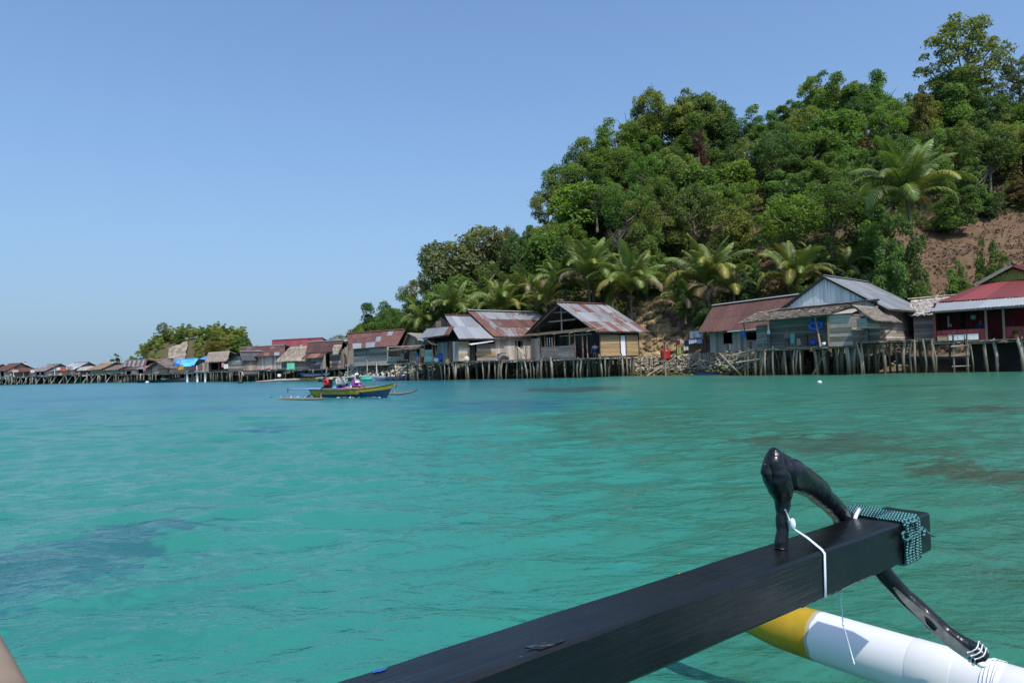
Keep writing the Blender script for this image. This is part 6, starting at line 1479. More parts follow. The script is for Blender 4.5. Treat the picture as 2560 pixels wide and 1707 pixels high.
def seated(top, low, lean=0.0, reach=.42, sleeve=True, face=Vector((1, 0, 0)), arm2=None, kz=.30):
    J = {'pelvis': ((0, 0, .12), (.16, .12)), 'waist': ((lean * .3, 0, .28), (.14, .11)), 'chest': ((lean * .8, 0, .46), (.175, .115)), 'neck': ((lean * 1.05 + .02, 0, .61), .055), 'head': ((lean * 1.15 + .05, 0, .74), .085, face)}
    B = [('pelvis', 'waist', top), ('waist', 'chest', top), ('chest', 'neck', top), ('neck', 'head', 0)]
    for s_ in (-1, 1):
        J['hip%d' % s_] = ((.05, s_ * .10, .11), .095); J['knee%d' % s_] = ((.43, s_ * .16, kz), .062); J['ankle%d' % s_] = ((.58, s_ * .13, -.06), .042); J['toe%d' % s_] = ((.74, s_ * .14, -.10), .035)
        B += [('pelvis', 'hip%d' % s_, low), ('hip%d' % s_, 'knee%d' % s_, low), ('knee%d' % s_, 'ankle%d' % s_, low), ('ankle%d' % s_, 'toe%d' % s_, 0)]
        hd = (lean + reach, s_ * .16, .30) if arm2 is None or s_ < 0 else arm2
        J['sh%d' % s_] = ((lean * .85, s_ * .20, .54), .062); J['el%d' % s_] = ((lean * .8 + .14, s_ * .27, .30), .045); J['hand%d' % s_] = (hd, .030)
        B += [('chest', 'sh%d' % s_, top), ('sh%d' % s_, 'el%d' % s_, top if sleeve else 0), ('el%d' % s_, 'hand%d' % s_, top if sleeve == 2 else 0)]
        hands(J, B, s_, hd, Vector(hd) - Vector(J['el%d' % s_][0]))
    return J, B
CAPM = paint('dark_cap', (0.03, 0.028, 0.025), .8); HAIR = paint('black_hair', (0.012, 0.010, 0.010), .5)
def cap(e, H_, f_, sd):
    b_ = MB(); b_.lathe([(.106, .03), (.108, .07), (.098, .115), (.06, .145), (.001, .152)], tuple(H_), 14, 0, 1.05, .92); b_.build('cap', CAPM, e, True)
    b_ = MB(); p = H_ + f_ * .13 + Vector((0, 0, .045)); b_.ball(tuple(p), .075, 10, 0, (1, .95, .18)); b_.build('cap_brim', paint('cap_brim', (0.30, 0.24, 0.08)), e, True)
    b_ = MB(); b_.ball(tuple(H_ - f_ * .025 + Vector((0, 0, .02))), .098, 12, 0, (1, .92, 1.0)); b_.build('hair', HAIR, e, True)
def hijab(e, H_, f_, sd):
    me = bpy.data.meshes.new('headscarf'); V = []; F = []; n, m_ = 22, 12
    prof = [(.02, .16), (.075, .145), (.112, .09), (.122, .02), (.118, -.05), (.115, -.11), (.115, -.15), (.14, -.19), (.17, -.24), (.19, -.29), (.18, -.31), (.15, -.29)]
    for j, (r, z) in enumerate(prof):
        for i in range(n):
            a = 2 * math.pi * i / n; wv = 1 + (.05 * math.sin(a * 5 + j) if j > 6 else 0); dirv = f_ * math.cos(a) * (1.0 if j < 6 else .8) + sd * math.sin(a) * (.92 if j < 6 else .95)
            V.append(tuple(H_ + dirv * r * wv + Vector((0, 0, z)) - f_ * (.02 + (.05 if j > 6 else 0))))
    for j in range(m_ - 1):
        for i in range(n):
            a = 2 * math.pi * (i + .5) / n; c = math.cos(a)
            if c > .70 and 1 < j < 5: continue                       # the face looks out here
            F.append((j * n + i, j * n + (i + 1) % n, (j + 1) * n + (i + 1) % n, (j + 1) * n + i))
    add('headscarf', npmesh('headscarf', V, F, paint('white_cloth', (.68, .66, .72), .9), True), e)
    b_ = MB(); b_.tube([H_ + f_ * .10 + sd * .08 + Vector((0, 0, .085)), H_ + f_ * .125 + Vector((0, 0, .09)), H_ + f_ * .10 - sd * .08 + Vector((0, 0, .085))], .012, 6); b_.build('headscarf_band', CAPM, e)

# ------------------------------------------------------------------ passing boat
BA = R(-37); bc = onz(872, 994, 0.0)
BM = Matrix.Translation(Vector((bc.x, bc.y + .35, 0))) @ Matrix.Rotation(BA, 4, 'Z')
boat = empty('outrigger_canoe', 'yellow and dark blue outrigger canoe with two people and a long-tail engine', 'boat', BM.translation, BA)
def hullmesh(name, L, beam, free, bow, stern, mats, split=.5, rake=.5, n=26, m_=9, thick=.03, sp=.22):
    """a lofted hull with an inner skin; the upper strake takes the first colour, the lower the second"""
    V = []; F = []; MI = []
    def sec(t):
        s_ = math.sin(math.pi * min(1, .16 + .92 * t)) ** .55 if t > .5 else (.80 + .2 * math.sin(math.pi * t))
        w = beam / 2 * max(.02, s_ if t < .96 else s_ * (1 - t) / .04 * .9 + .02); g = free + bow * max(0, (t - .45) / .55) ** 2.2 + stern * max(0, (.25 - t) / .25) ** 2
        return w, g
    for inner in (0, 1):
        for i in range(n + 1):
            t = i / n; w, g = sec(t); w = max(.004, w - thick * inner)
            for k in range(m_ + 1):
                q = k / m_; a = (q - .5) * math.pi
                zz = -.12 + (g + .12) * (1 - math.cos(a)) ** .85; yy = w * math.copysign(abs(math.sin(a)) ** .65, a)
                x = -L / 2 + L * t + (rake * (zz / (g + .01)) * max(0, (t - .8) / .2)) - (.25 * (zz / g) * max(0, (.1 - t) / .1))
                V.append((x, yy, zz + (thick if inner and abs(q - .5) < .49 else 0)))
    st = (n + 1) * (m_ + 1)
    for inner in (0, 1):
        for i in range(n):
            for k in range(m_):
                a = inner * st + i * (m_ + 1) + k; F.append((a, a + m_ + 1, a + m_ + 2, a + 1)); q = abs((k + .5) / m_ - .5)
                sp_ = sp + .12 * (1 - i / n if i < n * .2 else 0) * 0
                t_ = (i + .5) / n; g_h = sec(t_)[1]; zc_ = sum(V[q_][2] for q_ in (a, a + 1, a + m_ + 1, a + m_ + 2)) / 4; MI.append(2 if inner else (0 if zc_ > g_h * (sp + .40 * max(0, t_ - .45) - 1.2 * max(0, .16 - t_) * 4) else 1))
    for i in range(n):
        for k in (0, m_): a = i * (m_ + 1) + k; F.append((a, a + m_ + 1, st + a + m_ + 1, st + a)); MI.append(2)
    for k in range(m_): a = k; F.append((a, a + 1, st + a + 1, st + a)); MI.append(0); a = n * (m_ + 1) + k; F.append((a, a + 1, st + a + 1, st + a)); MI.append(0)
    me = npmesh(name, V, F, mats[0], True); [me.materials.append(q) for q in mats[1:]]; me.polygons.foreach_set('material_index', MI); return me
YEL = paint('yellow_paint', (0.36, 0.27, 0.02), .45); NAVY = paint('navy_paint', (0.012, 0.040, 0.095), .4); INB = paint('blue_inside', (0.10, 0.22, 0.48), .6)
add('hull', hullmesh('hull', 5.1, .80, .36, .30, .04, [YEL, NAVY, INB], sp=.42, m_=18), boat)
g_ = MB(); g_.tube([(-2.55, -.33, .40), (-1.2, -.40, .37), (.4, -.41, .375)], .022, 6); g_.tube([(-2.55, .33, .40), (-1.2, .40, .37), (.4, .41, .375)], .022, 6); g_.build('gunwale', INB, boat, True)
for x, y in ((-1.7, -1), (.75, -1)): pass
def boom(x, yn, yf, m_): b_ = MB(); b_.tube([(x, yn, .50), (x, -.5, .44), (x, .5, .44), (x, yf, .5)], [.03, .04, .04, .03], 7); b_.build('boom', m_, boat, True)
boom(-1.75, -2.25, 2.2, paint('light_blue_paint', (0.25, 0.42, 0.62))); boom(.75, -2.25, 2.3, POLE)
for x, y in ((-1.75, -2.25), (.75, -2.25), (.75, 2.3), (-1.75, 2.2)): b_ = MB(); b_.tube([(x, y, .56), (x - .04, y, .3), (x - .12, y + (.04 if y < 0 else -.04), .06)], [.028, .026, .03], 6); b_.build('strut', POLE, boat, True)
FLW = plain('float_wood', (0.26, 0.19, 0.13), .8, var=.2)
for y, x0, x1, up in ((-2.25, -2.6, 1.05, .03), (2.25, -2.4, 2.3, .20)): b_ = MB(); b_.tube([(x0, y, .02), (x0 + .5, y, .045), (x1 - 1.2, y, .05), (x1 - .3, y, .06 + up * .5), (x1, y, .08 + up)], [.02, .042, .046, .042, .02], 8); b_.build('float', FLW, boat, True)
BLK = paint('engine_black', (0.02, 0.022, 0.022), .4); ERED = paint('engine_red', (0.50, 0.025, 0.03), .4); STEEL = paint('rusty_shaft', (0.10, 0.045, 0.035), .6)
b_ = MB(); b_.box((-1.68, 0, .72), (.34, .30, .30)); b_.tube([(-1.86, -.1, .80), (-1.86, .12, .80)], .11, 12); b_.box((-1.66, 0, .52), (.5, .12, .12)); b_.box((-1.80, 0, .93), (.22, .2, .12)); b_.tube([(-1.62, -.3, .50), (-1.9, -.25, .46)], .05, 6); eng = b_.build('engine', BLK, boat)
b_ = MB(); b_.lathe([(.05, 0), (.15, .0), (.19, .03), (.19, .09), (.14, .12), (.06, .12), (.05, 0)], n=18); q = b_.build('flywheel_cover', ERED, eng, True, loc=(-1.54, -.17, .74), rot=(R(90), 0, 0))
b_ = MB(); b_.box((-1.55, 0, .93), (.3, .2, .09)); b_.build('fuel_tank', paint('tank_cream', (.55, .5, .42)), eng)
b_ = MB(); b_.tube([(-1.6, -.05, .62), (-2.4, -.1, .34), (-3.45, -.2, -.10)], [.05, .042, .035], 8); b_.build('propeller_shaft', STEEL, boat, True)
b_ = MB(); b_.tube([(-1.5, .02, .60), (-.95, .0, .72)], .018, 6); b_.build('tiller', BLK, boat); b_ = MB(); b_.tube([(-2.62, -.2, .42), (-2.2, -.2, .46)], .04, 6); b_.build('stern_rest', BLK, boat)
for x in (-1.05, .1, 1.1): b_ = MB(); b_.box((x, 0, .30), (.2, .72, .03)); b_.build('thwart', WOOD, boat)
b_ = MB(); b_.tube([(1.2, .1, .42), (2.0, .05, .50)], .02, 6); b_.box((2.05, .05, .505), (.3, .12, .02)); tag(add('paddle', b_.mesh('paddle', paint('paddle_blue', (.05, .12, .25))), loc=BM.translation, rot=(0, 0, BA)), 'dark paddle lying across the bow of the canoe', 'paddle')
b_ = MB(); b_.box((.95, -.12, .40), (.85, .22, .03), .1); tag(add('loose_plank', b_.mesh('loose_plank', paint('pale_board', (.55, .42, .33))), loc=BM.translation, rot=(0, 0, BA)), 'pale board lying on the canoe in front of the woman', 'board')
for x, y, c, t in ((-.15, -.05, (.38, .10, .06), 'red basket lying between the two people in the canoe'), (.05, .1, (.45, .40, .36), 'pale bundle lying between the two people in the canoe')):
    b_ = MB(); b_.lathe([(.001, 0), (.13, .01), (.17, .12), (.13, .2), (.001, .21)], (x, y, .32), 12); tag(add('bundle', b_.mesh('bundle', paint('bundle_%.2f' % x, c), True), loc=BM.translation, rot=(0, 0, BA)), t, 'bundle')
J, B = seated(1, 2, .02, .45, True, Vector((1, -.15, 0)).normalized(), arm2=(.40, .10, .34))
man = person('man in grey shirt, blue trousers and cap steering the canoe', J, B, [SKIN_M, paint('grey_shirt', (.33, .35, .33), .9), paint('royal_blue', (.02, .03, .26), .9), LIP, EYE], BM @ Vector((-.78, -.02, .32)), BA, cap, 1.05)
J, B = seated(1, 2, .12, .42, 2, Vector((1, -.35, -.1)).normalized())
wom = person('woman in white headscarf and purple blouse sitting in the canoe', J, B, [SKIN_M, paint('purple_cloth', (.20, .03, .24), .9), paint('brown_skirt', (.22, .09, .05), .9), LIP, EYE], BM @ Vector((.28, .02, .26)), BA, hijab, 1.0)
rod = empty('fishing_pole', 'thin dark pole held across by the man in the canoe', 'pole', BM.translation, BA); poles(rod, 'pole', [((-.38, -.16, .64), (.55, .1, .78))], BLK, .014, 3)
# foam thrown up along the hull and the stern wash
def foam(name, label, pts, wid, n, seed, hgt=.04):
    g = np.random.default_rng(seed); P = [BM @ Vector((*p, 0)) for p in pts]; V = []; F = []
    for i in range(n):
        t = g.random() * (len(P) - 1); k = int(t); p = P[k].lerp(P[k + 1], t - k); x, y = p.x + g.normal() * wid, p.y + g.normal() * wid; s_ = g.uniform(.02, .07); z = .02 + g.random() ** 2 * hgt; a = g.uniform(0, 3.1)
        c, q = math.cos(a) * s_, math.sin(a) * s_; b0 = len(V)
        V += [(x - c, y - q, z), (x + q * .5, y - c * .5, z + s_ * .5), (x + c, y + q, z), (x - q * .5, y + c * .5, z - s_ * .3)]; F.append((b0, b0 + 1, b0 + 2, b0 + 3))
    o = add(name, npmesh(name, V, F, paint('foam_white', (.50, .58, .58), .9))); tag(o, label, kind='stuff')
foam('bow_wave', 'white foam along the canoe side', [(2.35, -.12), (1.6, -.42), (.6, -.52), (-.3, -.55)], .04, 70, 1, .02); foam('stern_wash', 'white foam behind the canoe', [(-2.5, -.1), (-3.3, -.25), (-4.6, -.4), (-6.5, -.7)], .10, 30, 2, .01)
# ------------------------------------------------------------------ people on the decks
J, B = seated(1, 2, .05, .35)
person('person in white shirt sitting in the doorway of the open gabled house', J, B, [SKIN_M, paint('white_shirt', (.55, .58, .62), .9), paint('blue_trousers', (.03, .08, .25), .9), LIP, EYE], OG.w((.55, OG.px(1489, 880, .55).y, .42)), R(-120), lambda e, H_, f_, sd: (lambda b_: (b_.ball(tuple(H_ - f_ * .02 + Vector((0, 0, .04))), .102, 12, 0, (1, .9, 1.05)), b_.build('hair', HAIR, e, True)))(MB()))
o = empty('stool', 'low wooden stool under the person in the doorway', 'stool', OG.w((.55, OG.px(1489, 880, .55).y, 0)), OG.rz); b_ = MB(); b_.box((0, 0, .40), (.36, .36, .04)); b_.build('seat', WOOD, o)
for sx in (-.14, .14):
    for sy in (-.14, .14): b_ = MB(); b_.box((sx, sy, .19), (.05, .05, .38)); b_.build('leg', WOOD, o)
J, B = seated(1, 2, .05, .35); q = RH.x(2453, 1.5)
person('person in dark clothes sitting in the shade of the red veranda', J, B, [SKIN_M, paint('dark_blue_shirt', (.03, .05, .11), .9), paint('dark_trousers', (.02, .02, .03), .9), LIP, EYE], RH.w((q, 1.5, .42)), R(-110), lambda e, H_, f_, sd: (lambda b_: (b_.ball(tuple(H_ - f_ * .02 + Vector((0, 0, .04))), .102, 12, 0, (1, .9, 1.05)), b_.build('hair', HAIR, e, True)))(MB()))
o = empty('bench', 'dark bench on the red veranda', 'bench', RH.w((q, 1.5, 0)), RH.rz); b_ = MB(); b_.box((0, 0, .40), (1.2, .36, .04)); b_.build('seat', WOODD, o)
for sx in (-.52, .52): b_ = MB(); b_.box((sx, 0, .19), (.06, .3, .38)); b_.build('leg', WOODD, o)

# ------------------------------------------------------------------ boats and floats along the shore
def canoe(label, p, rz, L, beam, free, mats, bow=.12, extras=True, name='canoe'):
    o = empty(name, label, 'boat', p, rz); add('hull', hullmesh('hull', L, beam, free, bow, .08, mats, rake=.3), o)
    if extras:
        for x in (-L * .22, L * .18): b_ = MB(); b_.box((x, 0, free * .8), (.14, beam * .88, .025)); b_.build('thwart', WOOD, o)
    return o
p = G(1800, 54.6, 0); CB = paint('canoe_blue', (0.03, 0.075, 0.20), .5)
canoe('small blue dugout canoe beside the mossy stone bank', p, R(-22), 3.7, .62, .22, [CB, CB, paint('canoe_inside', (.22, .26, .32))])
GB = paint('grey_blue_hull', (0.17, 0.21, 0.32), .6); o = canoe('grey blue boat hull tied up by the pale stone heap', G(972, 71.0, 0), R(170), 3.4, .8, .42, [GB, GB, paint('grey_inside', (.35, .36, .38))], .15)
BKH = paint('black_hull', (0.018, 0.022, 0.025), .5); canoe('long low black boat floating before the far stilts', G(398, 113, 0), R(-28), 10.5, 1.1, .42, [BKH, BKH, paint('green_deck', (.06, .14, .09))], .5)
WH = paint('white_hull', (.68, .70, .72), .5); canoe('white boat moored behind the long black boat', G(452, 113.5, 0), R(10), 5.5, 1.2, .62, [WH, WH, WOODD], .25)
PKH = paint('pink_hull', (.34, .17, .15), .7); canoe('faded pink boat with raised bow drawn up on the far stones', G(640, 92.5, .9), R(40), 3.4, .95, .55, [PKH, PKH, WOOD], .35)
canoe('blue boat lying under the far deck', G(788, 83.5, .7), R(-4), 3.4, .7, .22, [paint('boat_blue', (.05, .11, .42)), WH, WOOD], .12); YB = paint('boat_yellow', (.34, .19, .03)); canoe('yellow boat lying under the far deck below the blue one', G(778, 83, .12), R(-3), 2.4, .6, .2, [YB, YB, WOOD], .08)
o = empty('bamboo_float', 'long pinkish bamboo float lying along the far waterline', 'float', G(705, 85.8, .05), -.12); b_ = MB(); b_.tube([(-3.4, 0, .02), (-1, 0, .1), (1.5, .02, .12), (4, 0, .1)], [.05, .12, .12, .1], 8); b_.build('float', plain('pinkish_bamboo', (.42, .30, .26), .7), o, True); b_ = MB(); b_.tube([(-1.2, .4, .22), (4.2, .5, .3)], .05, 6); b_.build('pole', WOODW, o, True)
TEAL = paint('teal_plastic', (0.02, 0.38, 0.27), .35)
ra = empty('float_raft', 'pole raft with teal and black drums behind the passing canoe', 'raft', G(868, 74.5, 0), -.16)
for x, m_, l in ((-2.1, TEAL, .7), (-.6, TEAL, .9), (.6, BLK, 1.0), (2.2, TEAL, 1.25), (-3.0, BLK, .6)):
    b_ = MB(); b_.lathe([(.001, -l / 2), (.2, -l / 2 + .02), (.25, -l / 2 + .1), (.25, -.05), (.265, 0), (.25, .05), (.25, l / 2 - .1), (.2, l / 2 - .02), (.001, l / 2)], n=14); b_.build('drum', m_, ra, True, loc=(x, 0, .16), rot=(0, R(90), 0))
poles(ra, 'pole', [((-3.6, -.1, .45), (3.4, -.1, .47)), ((-3.6, .25, .45), (3.0, .25, .5))], WOODW, .05, 3)
def buoy(px, py, r, m_, label, sq=1.0):
    q = onz(px, py, 0); o = empty('buoy', label, 'buoy', (q.x, q.y, 0)); b_ = MB(); b_.ball((0, 0, r * .3), r, 14, 0, (1, 1, sq)); b_.build('float', m_, o, True); b_ = MB(); b_.tube([(0, 0, r * .3 + r * sq * .9), (r * .15, 0, r * .3 + r * sq * 1.25), (r * .3, 0, r * .3 + r * sq * .95)], r * .06, 6); b_.build('eyelet', ROPE_T, o)
buoy(2049, 957, .11, WHITEP, 'small white buoy in front of the porch stilts', .75); buoy(601, 958, .30, BLK, 'round black buoy in front of the far plank wing'); buoy(368, 957, .28, WHITEP, 'white buoy beside the long black boat', .7); buoy(184, 955.6, .30, WHITEP, 'white buoy before the long pier, the left one', .7); buoy(224, 955, .32, WHITEP, 'white buoy before the long pier, the right one', .7)
lathe_thing(Hut('tmp', None, None, (690, 88), (1, 0, 0), z0=.5), 697, -1, 'jerrycan', 'white jerrycan lying on the far stones', 'jerrycan', [(.001, 0), (.2, .02), (.24, .1), (.24, .35), (.2, .42), (.001, .44)], WHITEP, n=12)
for q in [x for x in bpy.data.objects if x.name.startswith('tmp')]: bpy.data.objects.remove(q)

# ------------------------------------------------------------------ our own boat's outrigger, close by
BLACK, nt, b = newmat('black_gloss_paint')
tc = node(nt, 'ShaderNodeTexCoord'); n1 = noise_n(nt, mapping(nt, tc.outputs['Object'], (2, 40, 40)), 2.0, 5, .6); n2 = noise_n(nt, tc.outputs['Object'], 7, 5, .65); n3 = noise_n(nt, mapping(nt, tc.outputs['Object'], (1, 5, 5)), 5, 3)
c = ramp(nt, n2, [(.25, (.003, .0034, .0042)), (.62, (.007, .008, .009)), (.84, (.020, .022, .022))]); lk(nt, c, b.inputs['Base Color'])
lk(nt, math_n(nt, 'ADD', math_n(nt, 'MULTIPLY', n3, .28), .16), b.inputs['Roughness']); b.inputs['Specular IOR Level'].default_value = .42
bump(nt, b, math_n(nt, 'ADD', n1, math_n(nt, 'MULTIPLY', n2, 1.3)), .35, .004)
BLACKB, nt, b = newmat('black_painted_branch'); tc = node(nt, 'ShaderNodeTexCoord'); n1 = noise_n(nt, tc.outputs['Object'], 24, 6, .65, .6); n2 = noise_n(nt, tc.outputs['Object'], 75, 5, .6); n3 = noise_n(nt, mapping(nt, tc.outputs['Object'], (6, 6, 2)), 9, 5, .7)
vo = node(nt, 'ShaderNodeTexVoronoi', feature='DISTANCE_TO_EDGE'); vo.inputs['Scale'].default_value = 26; lk(nt, mapping(nt, tc.outputs['Object'], (1, 1, .6)), vo.inputs['Vector'])
crk = math_n(nt, 'MULTIPLY', vo.outputs['Distance'], 9.0, True)
cc = ramp(nt, n3, [(.30, (.004, .0045, .005)), (.70, (.010, .011, .012)), (.82, (.04, .036, .032)), (.90, (.11, .07, .045))]); lk(nt, cc, b.inputs['Base Color']); lk(nt, math_n(nt, 'ADD', math_n(nt, 'MULTIPLY', n2, .34), .08), b.inputs['Roughness']); b.inputs['Specular IOR Level'].default_value = .45
bump(nt, b, math_n(nt, 'ADD', math_n(nt, 'ADD', math_n(nt, 'MULTIPLY', n1, 1.6), math_n(nt, 'MULTIPLY', n2, .5)), math_n(nt, 'MULTIPLY', crk, .25)), .32, .004)
own = empty('outrigger', 'black outrigger beam with forked branch, teal rope lashing and white float, close by', 'outrigger', (0, 0, 0))
ZT = .90
Pn = onz(1140, 1707, ZT); Pe = onz(2324, 1281.5, ZT); bd = (Pe - Pn); bd.z = 0; bd.normalize(); bp = Vector((-bd.y, bd.x, 0)); BW, BH = .132, .118
def beam_pt(s, w, z): return Pe - bd * s + bp * w + Vector((0, 0, z))
V = []; F = []; nS = 300; ring = []
cr = .006
for q in ((0, -BH), (0, 0), (BW, 0), (BW, -BH)): pass
sect = [(cr, 0), (BW * .33, .0005), (BW * .66, .0), (BW - cr, 0), (BW, -cr), (BW, -BH * .5), (BW, -BH + cr), (BW - cr, -BH), (BW * .5, -BH), (cr, -BH), (0, -BH + cr), (0, -BH * .66), (0, -BH * .33), (0, -cr)]
g = np.random.default_rng(4)
for i in range(nS + 1):
    s = 2.6 * i / nS - .0
    for k, (w, z) in enumerate(sect):
        drip = -.004 * max(0, float(vnoise(np.array([s * 60.0]), np.array([1.0]), 9)[0]) - .6) * 2.5 if (k in (9, 10) and .15 < s < .75) else 0
        wob = .0016 * (float(vnoise(np.array([s * 9.0 + k]), np.array([k * 2.3]), 12)[0]) - .5)
        V.append(tuple(beam_pt(s, w + wob, z + wob + drip)))
ns = len(sect)
for i in range(nS):
    for k in range(ns): F.append((i * ns + k, (i + 1) * ns + k, (i + 1) * ns + (k + 1) % ns, i * ns + (k + 1) % ns))
MBm = MB(); MBm.v = V; MBm.f = F + [tuple(range(ns - 1, -1, -1)), tuple(nS * ns + k for k in range(ns))]; MBm.mi = [0] * len(MBm.f)
beam = MBm.mesh('beam', BLACK); bo = add('beam', beam, own)
# the object's own x runs along the beam so the brush marks do too
rot = Matrix.Rotation(math.atan2(bd.y, bd.x), 4, 'Z'); T = Matrix.Translation(Pe) @ rot; beam.transform(T.inverted()); bo.matrix_basis = T
def decal(name, pts, mat, z=.0012):
    b_ = MB(); b_.poly([beam_pt(s, w, z) for s, w in pts]); return b_.build(name, mat, bo if False else own)
SC_W, nt, b = newmat('worn_white_paint'); tc = node(nt, 'ShaderNodeTexCoord'); n = noise_n(nt, mapping(nt, tc.outputs['Object'], (14, 40, 1)), 2.2, 6, .7)
lk(nt, ramp(nt, n, [(.52, (.007, .008, .009)), (.64, (.07, .08, .10)), (.80, (.35, .35, .35))]), b.inputs['Base Color']); b.inputs['Roughness'].default_value = .5
def blobdecal(name, px, py, rx, ry, mat, ang=0, seed=0):
    c = onz(px, py, ZT); s0 = (Pe - c).dot(bd); w0 = (c - Pe).dot(bp); g = random.Random(seed); pts = []
    for i in range(18):
        a = 2 * math.pi * i / 18; k = g.uniform(.6, 1.15); x = rx * k * math.cos(a); y = ry * k * math.sin(a); pts.append((s0 + x * math.cos(ang) - y * math.sin(ang), min(BW - .008, max(.008, w0 + x * math.sin(ang) + y * math.cos(ang)))))
    decal(name, pts, mat)
blobdecal('paint_scuff', 1372, 1612, .045, .016, SC_W, .3, 1)
BLS = paint('blue_paint_spot', (.02, .08, .35)); blobdecal('blue_paint_spot', 948, 1675, .014, .008, BLS, 0, 3); blobdecal('blue_paint_spot', 1300, 1646, .01, .006, BLS, 0, 4)
# forked branch: standing post, knob, limb that passes down behind the beam to the float
def onbeam(px, py, w):
    """place in the upright plane that runs along the beam at width w"""
    d = ray(px, py); q = Pe + bp * w; return ORG + d * ((q - ORG).dot(bp) / d.dot(bp))
def z2(x, y): return 1880 + x / 4.6125, 1090 + y / 4.6125
def branch(name, pts, rads, w, n=14, seed=1, flat=1.0, sub=10):
    P = [onbeam(*z2(x, y), wi) for (x, y), wi in zip(pts, w)]
    Q = []; RR = []
    for i in range(len(P) - 1):
        p0 = P[max(0, i - 1)]; p1 = P[i]; p2 = P[i + 1]; p3 = P[min(len(P) - 1, i + 2)]
        for k in range(sub):
            t = k / sub; Q.append(.5 * ((2 * p1) + (p2 - p0) * t + (2 * p0 - 5 * p1 + 4 * p2 - p3) * t * t + (-p0 + 3 * p1 - 3 * p2 + p3) * t ** 3)); RR.append(rads[i] * (1 - t) + rads[i + 1] * t)
    Q.append(P[-1]); RR.append(rads[-1])
    b_ = MB(); n = 26; b_.tube(Q, RR, n, flat=flat, flatdir=tuple(bp)); me = b_.mesh(name, BLACKB, True)
    for i, v in enumerate(me.vertices):
        c = v.co; k = (float(vnoise(np.array([c.x * 32 + seed]), np.array([c.z * 32 + c.y * 20]), seed)[0]) - .5) * .008 + (float(vnoise(np.array([c.x * 85]), np.array([c.z * 85 + c.y * 40]), seed + 5)[0]) - .5) * .003
        v.co = c + (c - Q[min(len(Q) - 1, i // n)]).normalized() * k
    return me
wm_ = BW * .62
pm = branch('post', [(340, 1290), (345, 1100), (352, 900), (350, 740), (330, 600), (285, 470), (262, 330), (258, 215), (245, 150)], [.0175, .0165, .017, .020, .033, .037, .032, .023, .010], [wm_] * 9, seed=3)
fork = add('forked_branch', pm, own)
lm = branch('limb', [(262, 240), (330, 340), (440, 440), (575, 505), (715, 600), (865, 735), (1000, 880), (1110, 1000)], [.016, .036, .043, .041, .035, .030, .028, .027], [wm_, wm_, wm_, BW * .7, BW * .8, BW * .95, BW * 1.1, BW * 1.2], seed=6)
add('limb', lm, fork)
km = branch('knot', [(150, 330), (160, 420), (185, 500)], [.010, .016, .010], [wm_] * 3, seed=8); add('knot', km, fork)
def z6(x, y): return 1800 + x / 2.5013, 1080 + y / 2.5013
FLC0 = Vector((1.095, 2.56, .36)); FAX = Vector((.6, -.8, 0))
low_px = [(2130, 1330), (2175, 1385), (2216, 1440), (2262, 1490), (2312, 1535), (2360, 1580), (2405, 1612), (2438, 1630), (2462, 1652)]
lowD = [2.14, 2.15, 2.15, 2.14, 2.11, 2.08, 2.045, 2.02, 2.00]
P = [W(x, y, d) for (x, y), d in zip(low_px, lowD)]; Q = []; RR = []; rad = [.026, .027, .027, .026, .026, .0265, .028, .030, .024]
for i in range(len(P) - 1):
    for k in range(6): t = k / 6; Q.append(P[i].lerp(P[i + 1], t)); RR.append(rad[i] * (1 - t) + rad[i + 1] * t)
Q.append(P[-1]); RR.append(.016); b_ = MB(); b_.tube(Q, RR, 14); me = b_.mesh('brace', BLACKB, True)
for v in me.vertices: c = v.co; v.co = c + Vector((1, 1, 0)) * (float(vnoise(np.array([c.x * 30.0]), np.array([c.z * 30]), 4)[0]) - .5) * .008
BRACE = add('brace', me, own)
# bare grey wood and a thin white strip where the brace has been cut flat
fl = MB(); fw = plain('bare_grey_wood', (.22, .205, .19), .7, var=.4, scale=30); sidev = (RIGHT * -.42 + UP * -.12 - fwd * .90).normalized()
sv2 = (RIGHT * -.9 + UP * -.42 - fwd * .25).normalized()
a = []; c = []
for i in range(14, len(Q) - 3, 2): q = Q[i]; r_ = RR[i] * 1.06; ww = .015 * math.sin(math.pi * (i - 13) / (len(Q) - 14)) ** .7 + .001; d_ = (Q[i + 1] - Q[i - 1]).normalized(); nn = (sidev - d_ * sidev.dot(d_)).normalized(); tt = d_.cross(nn); a.append((q + nn * r_ + tt * ww, q + nn * r_ - tt * ww)); n2_ = (sv2 - d_ * sv2.dot(d_)).normalized(); t2 = d_.cross(n2_); c.append((q + n2_ * r_ * 1.02 + t2 * .004, q + n2_ * r_ * 1.02 - t2 * .004))
for i in range(len(a) - 1): fl.quad(a[i][0], a[i + 1][0], a[i + 1][1], a[i][1])
fl.build('bare_wood', fw, BRACE); fl = MB()
for i in range(len(c) - 1): fl.quad(c[i][0], c[i + 1][0], c[i + 1][1], c[i][1])
fl.build('white_rim', WHITEP, BRACE)
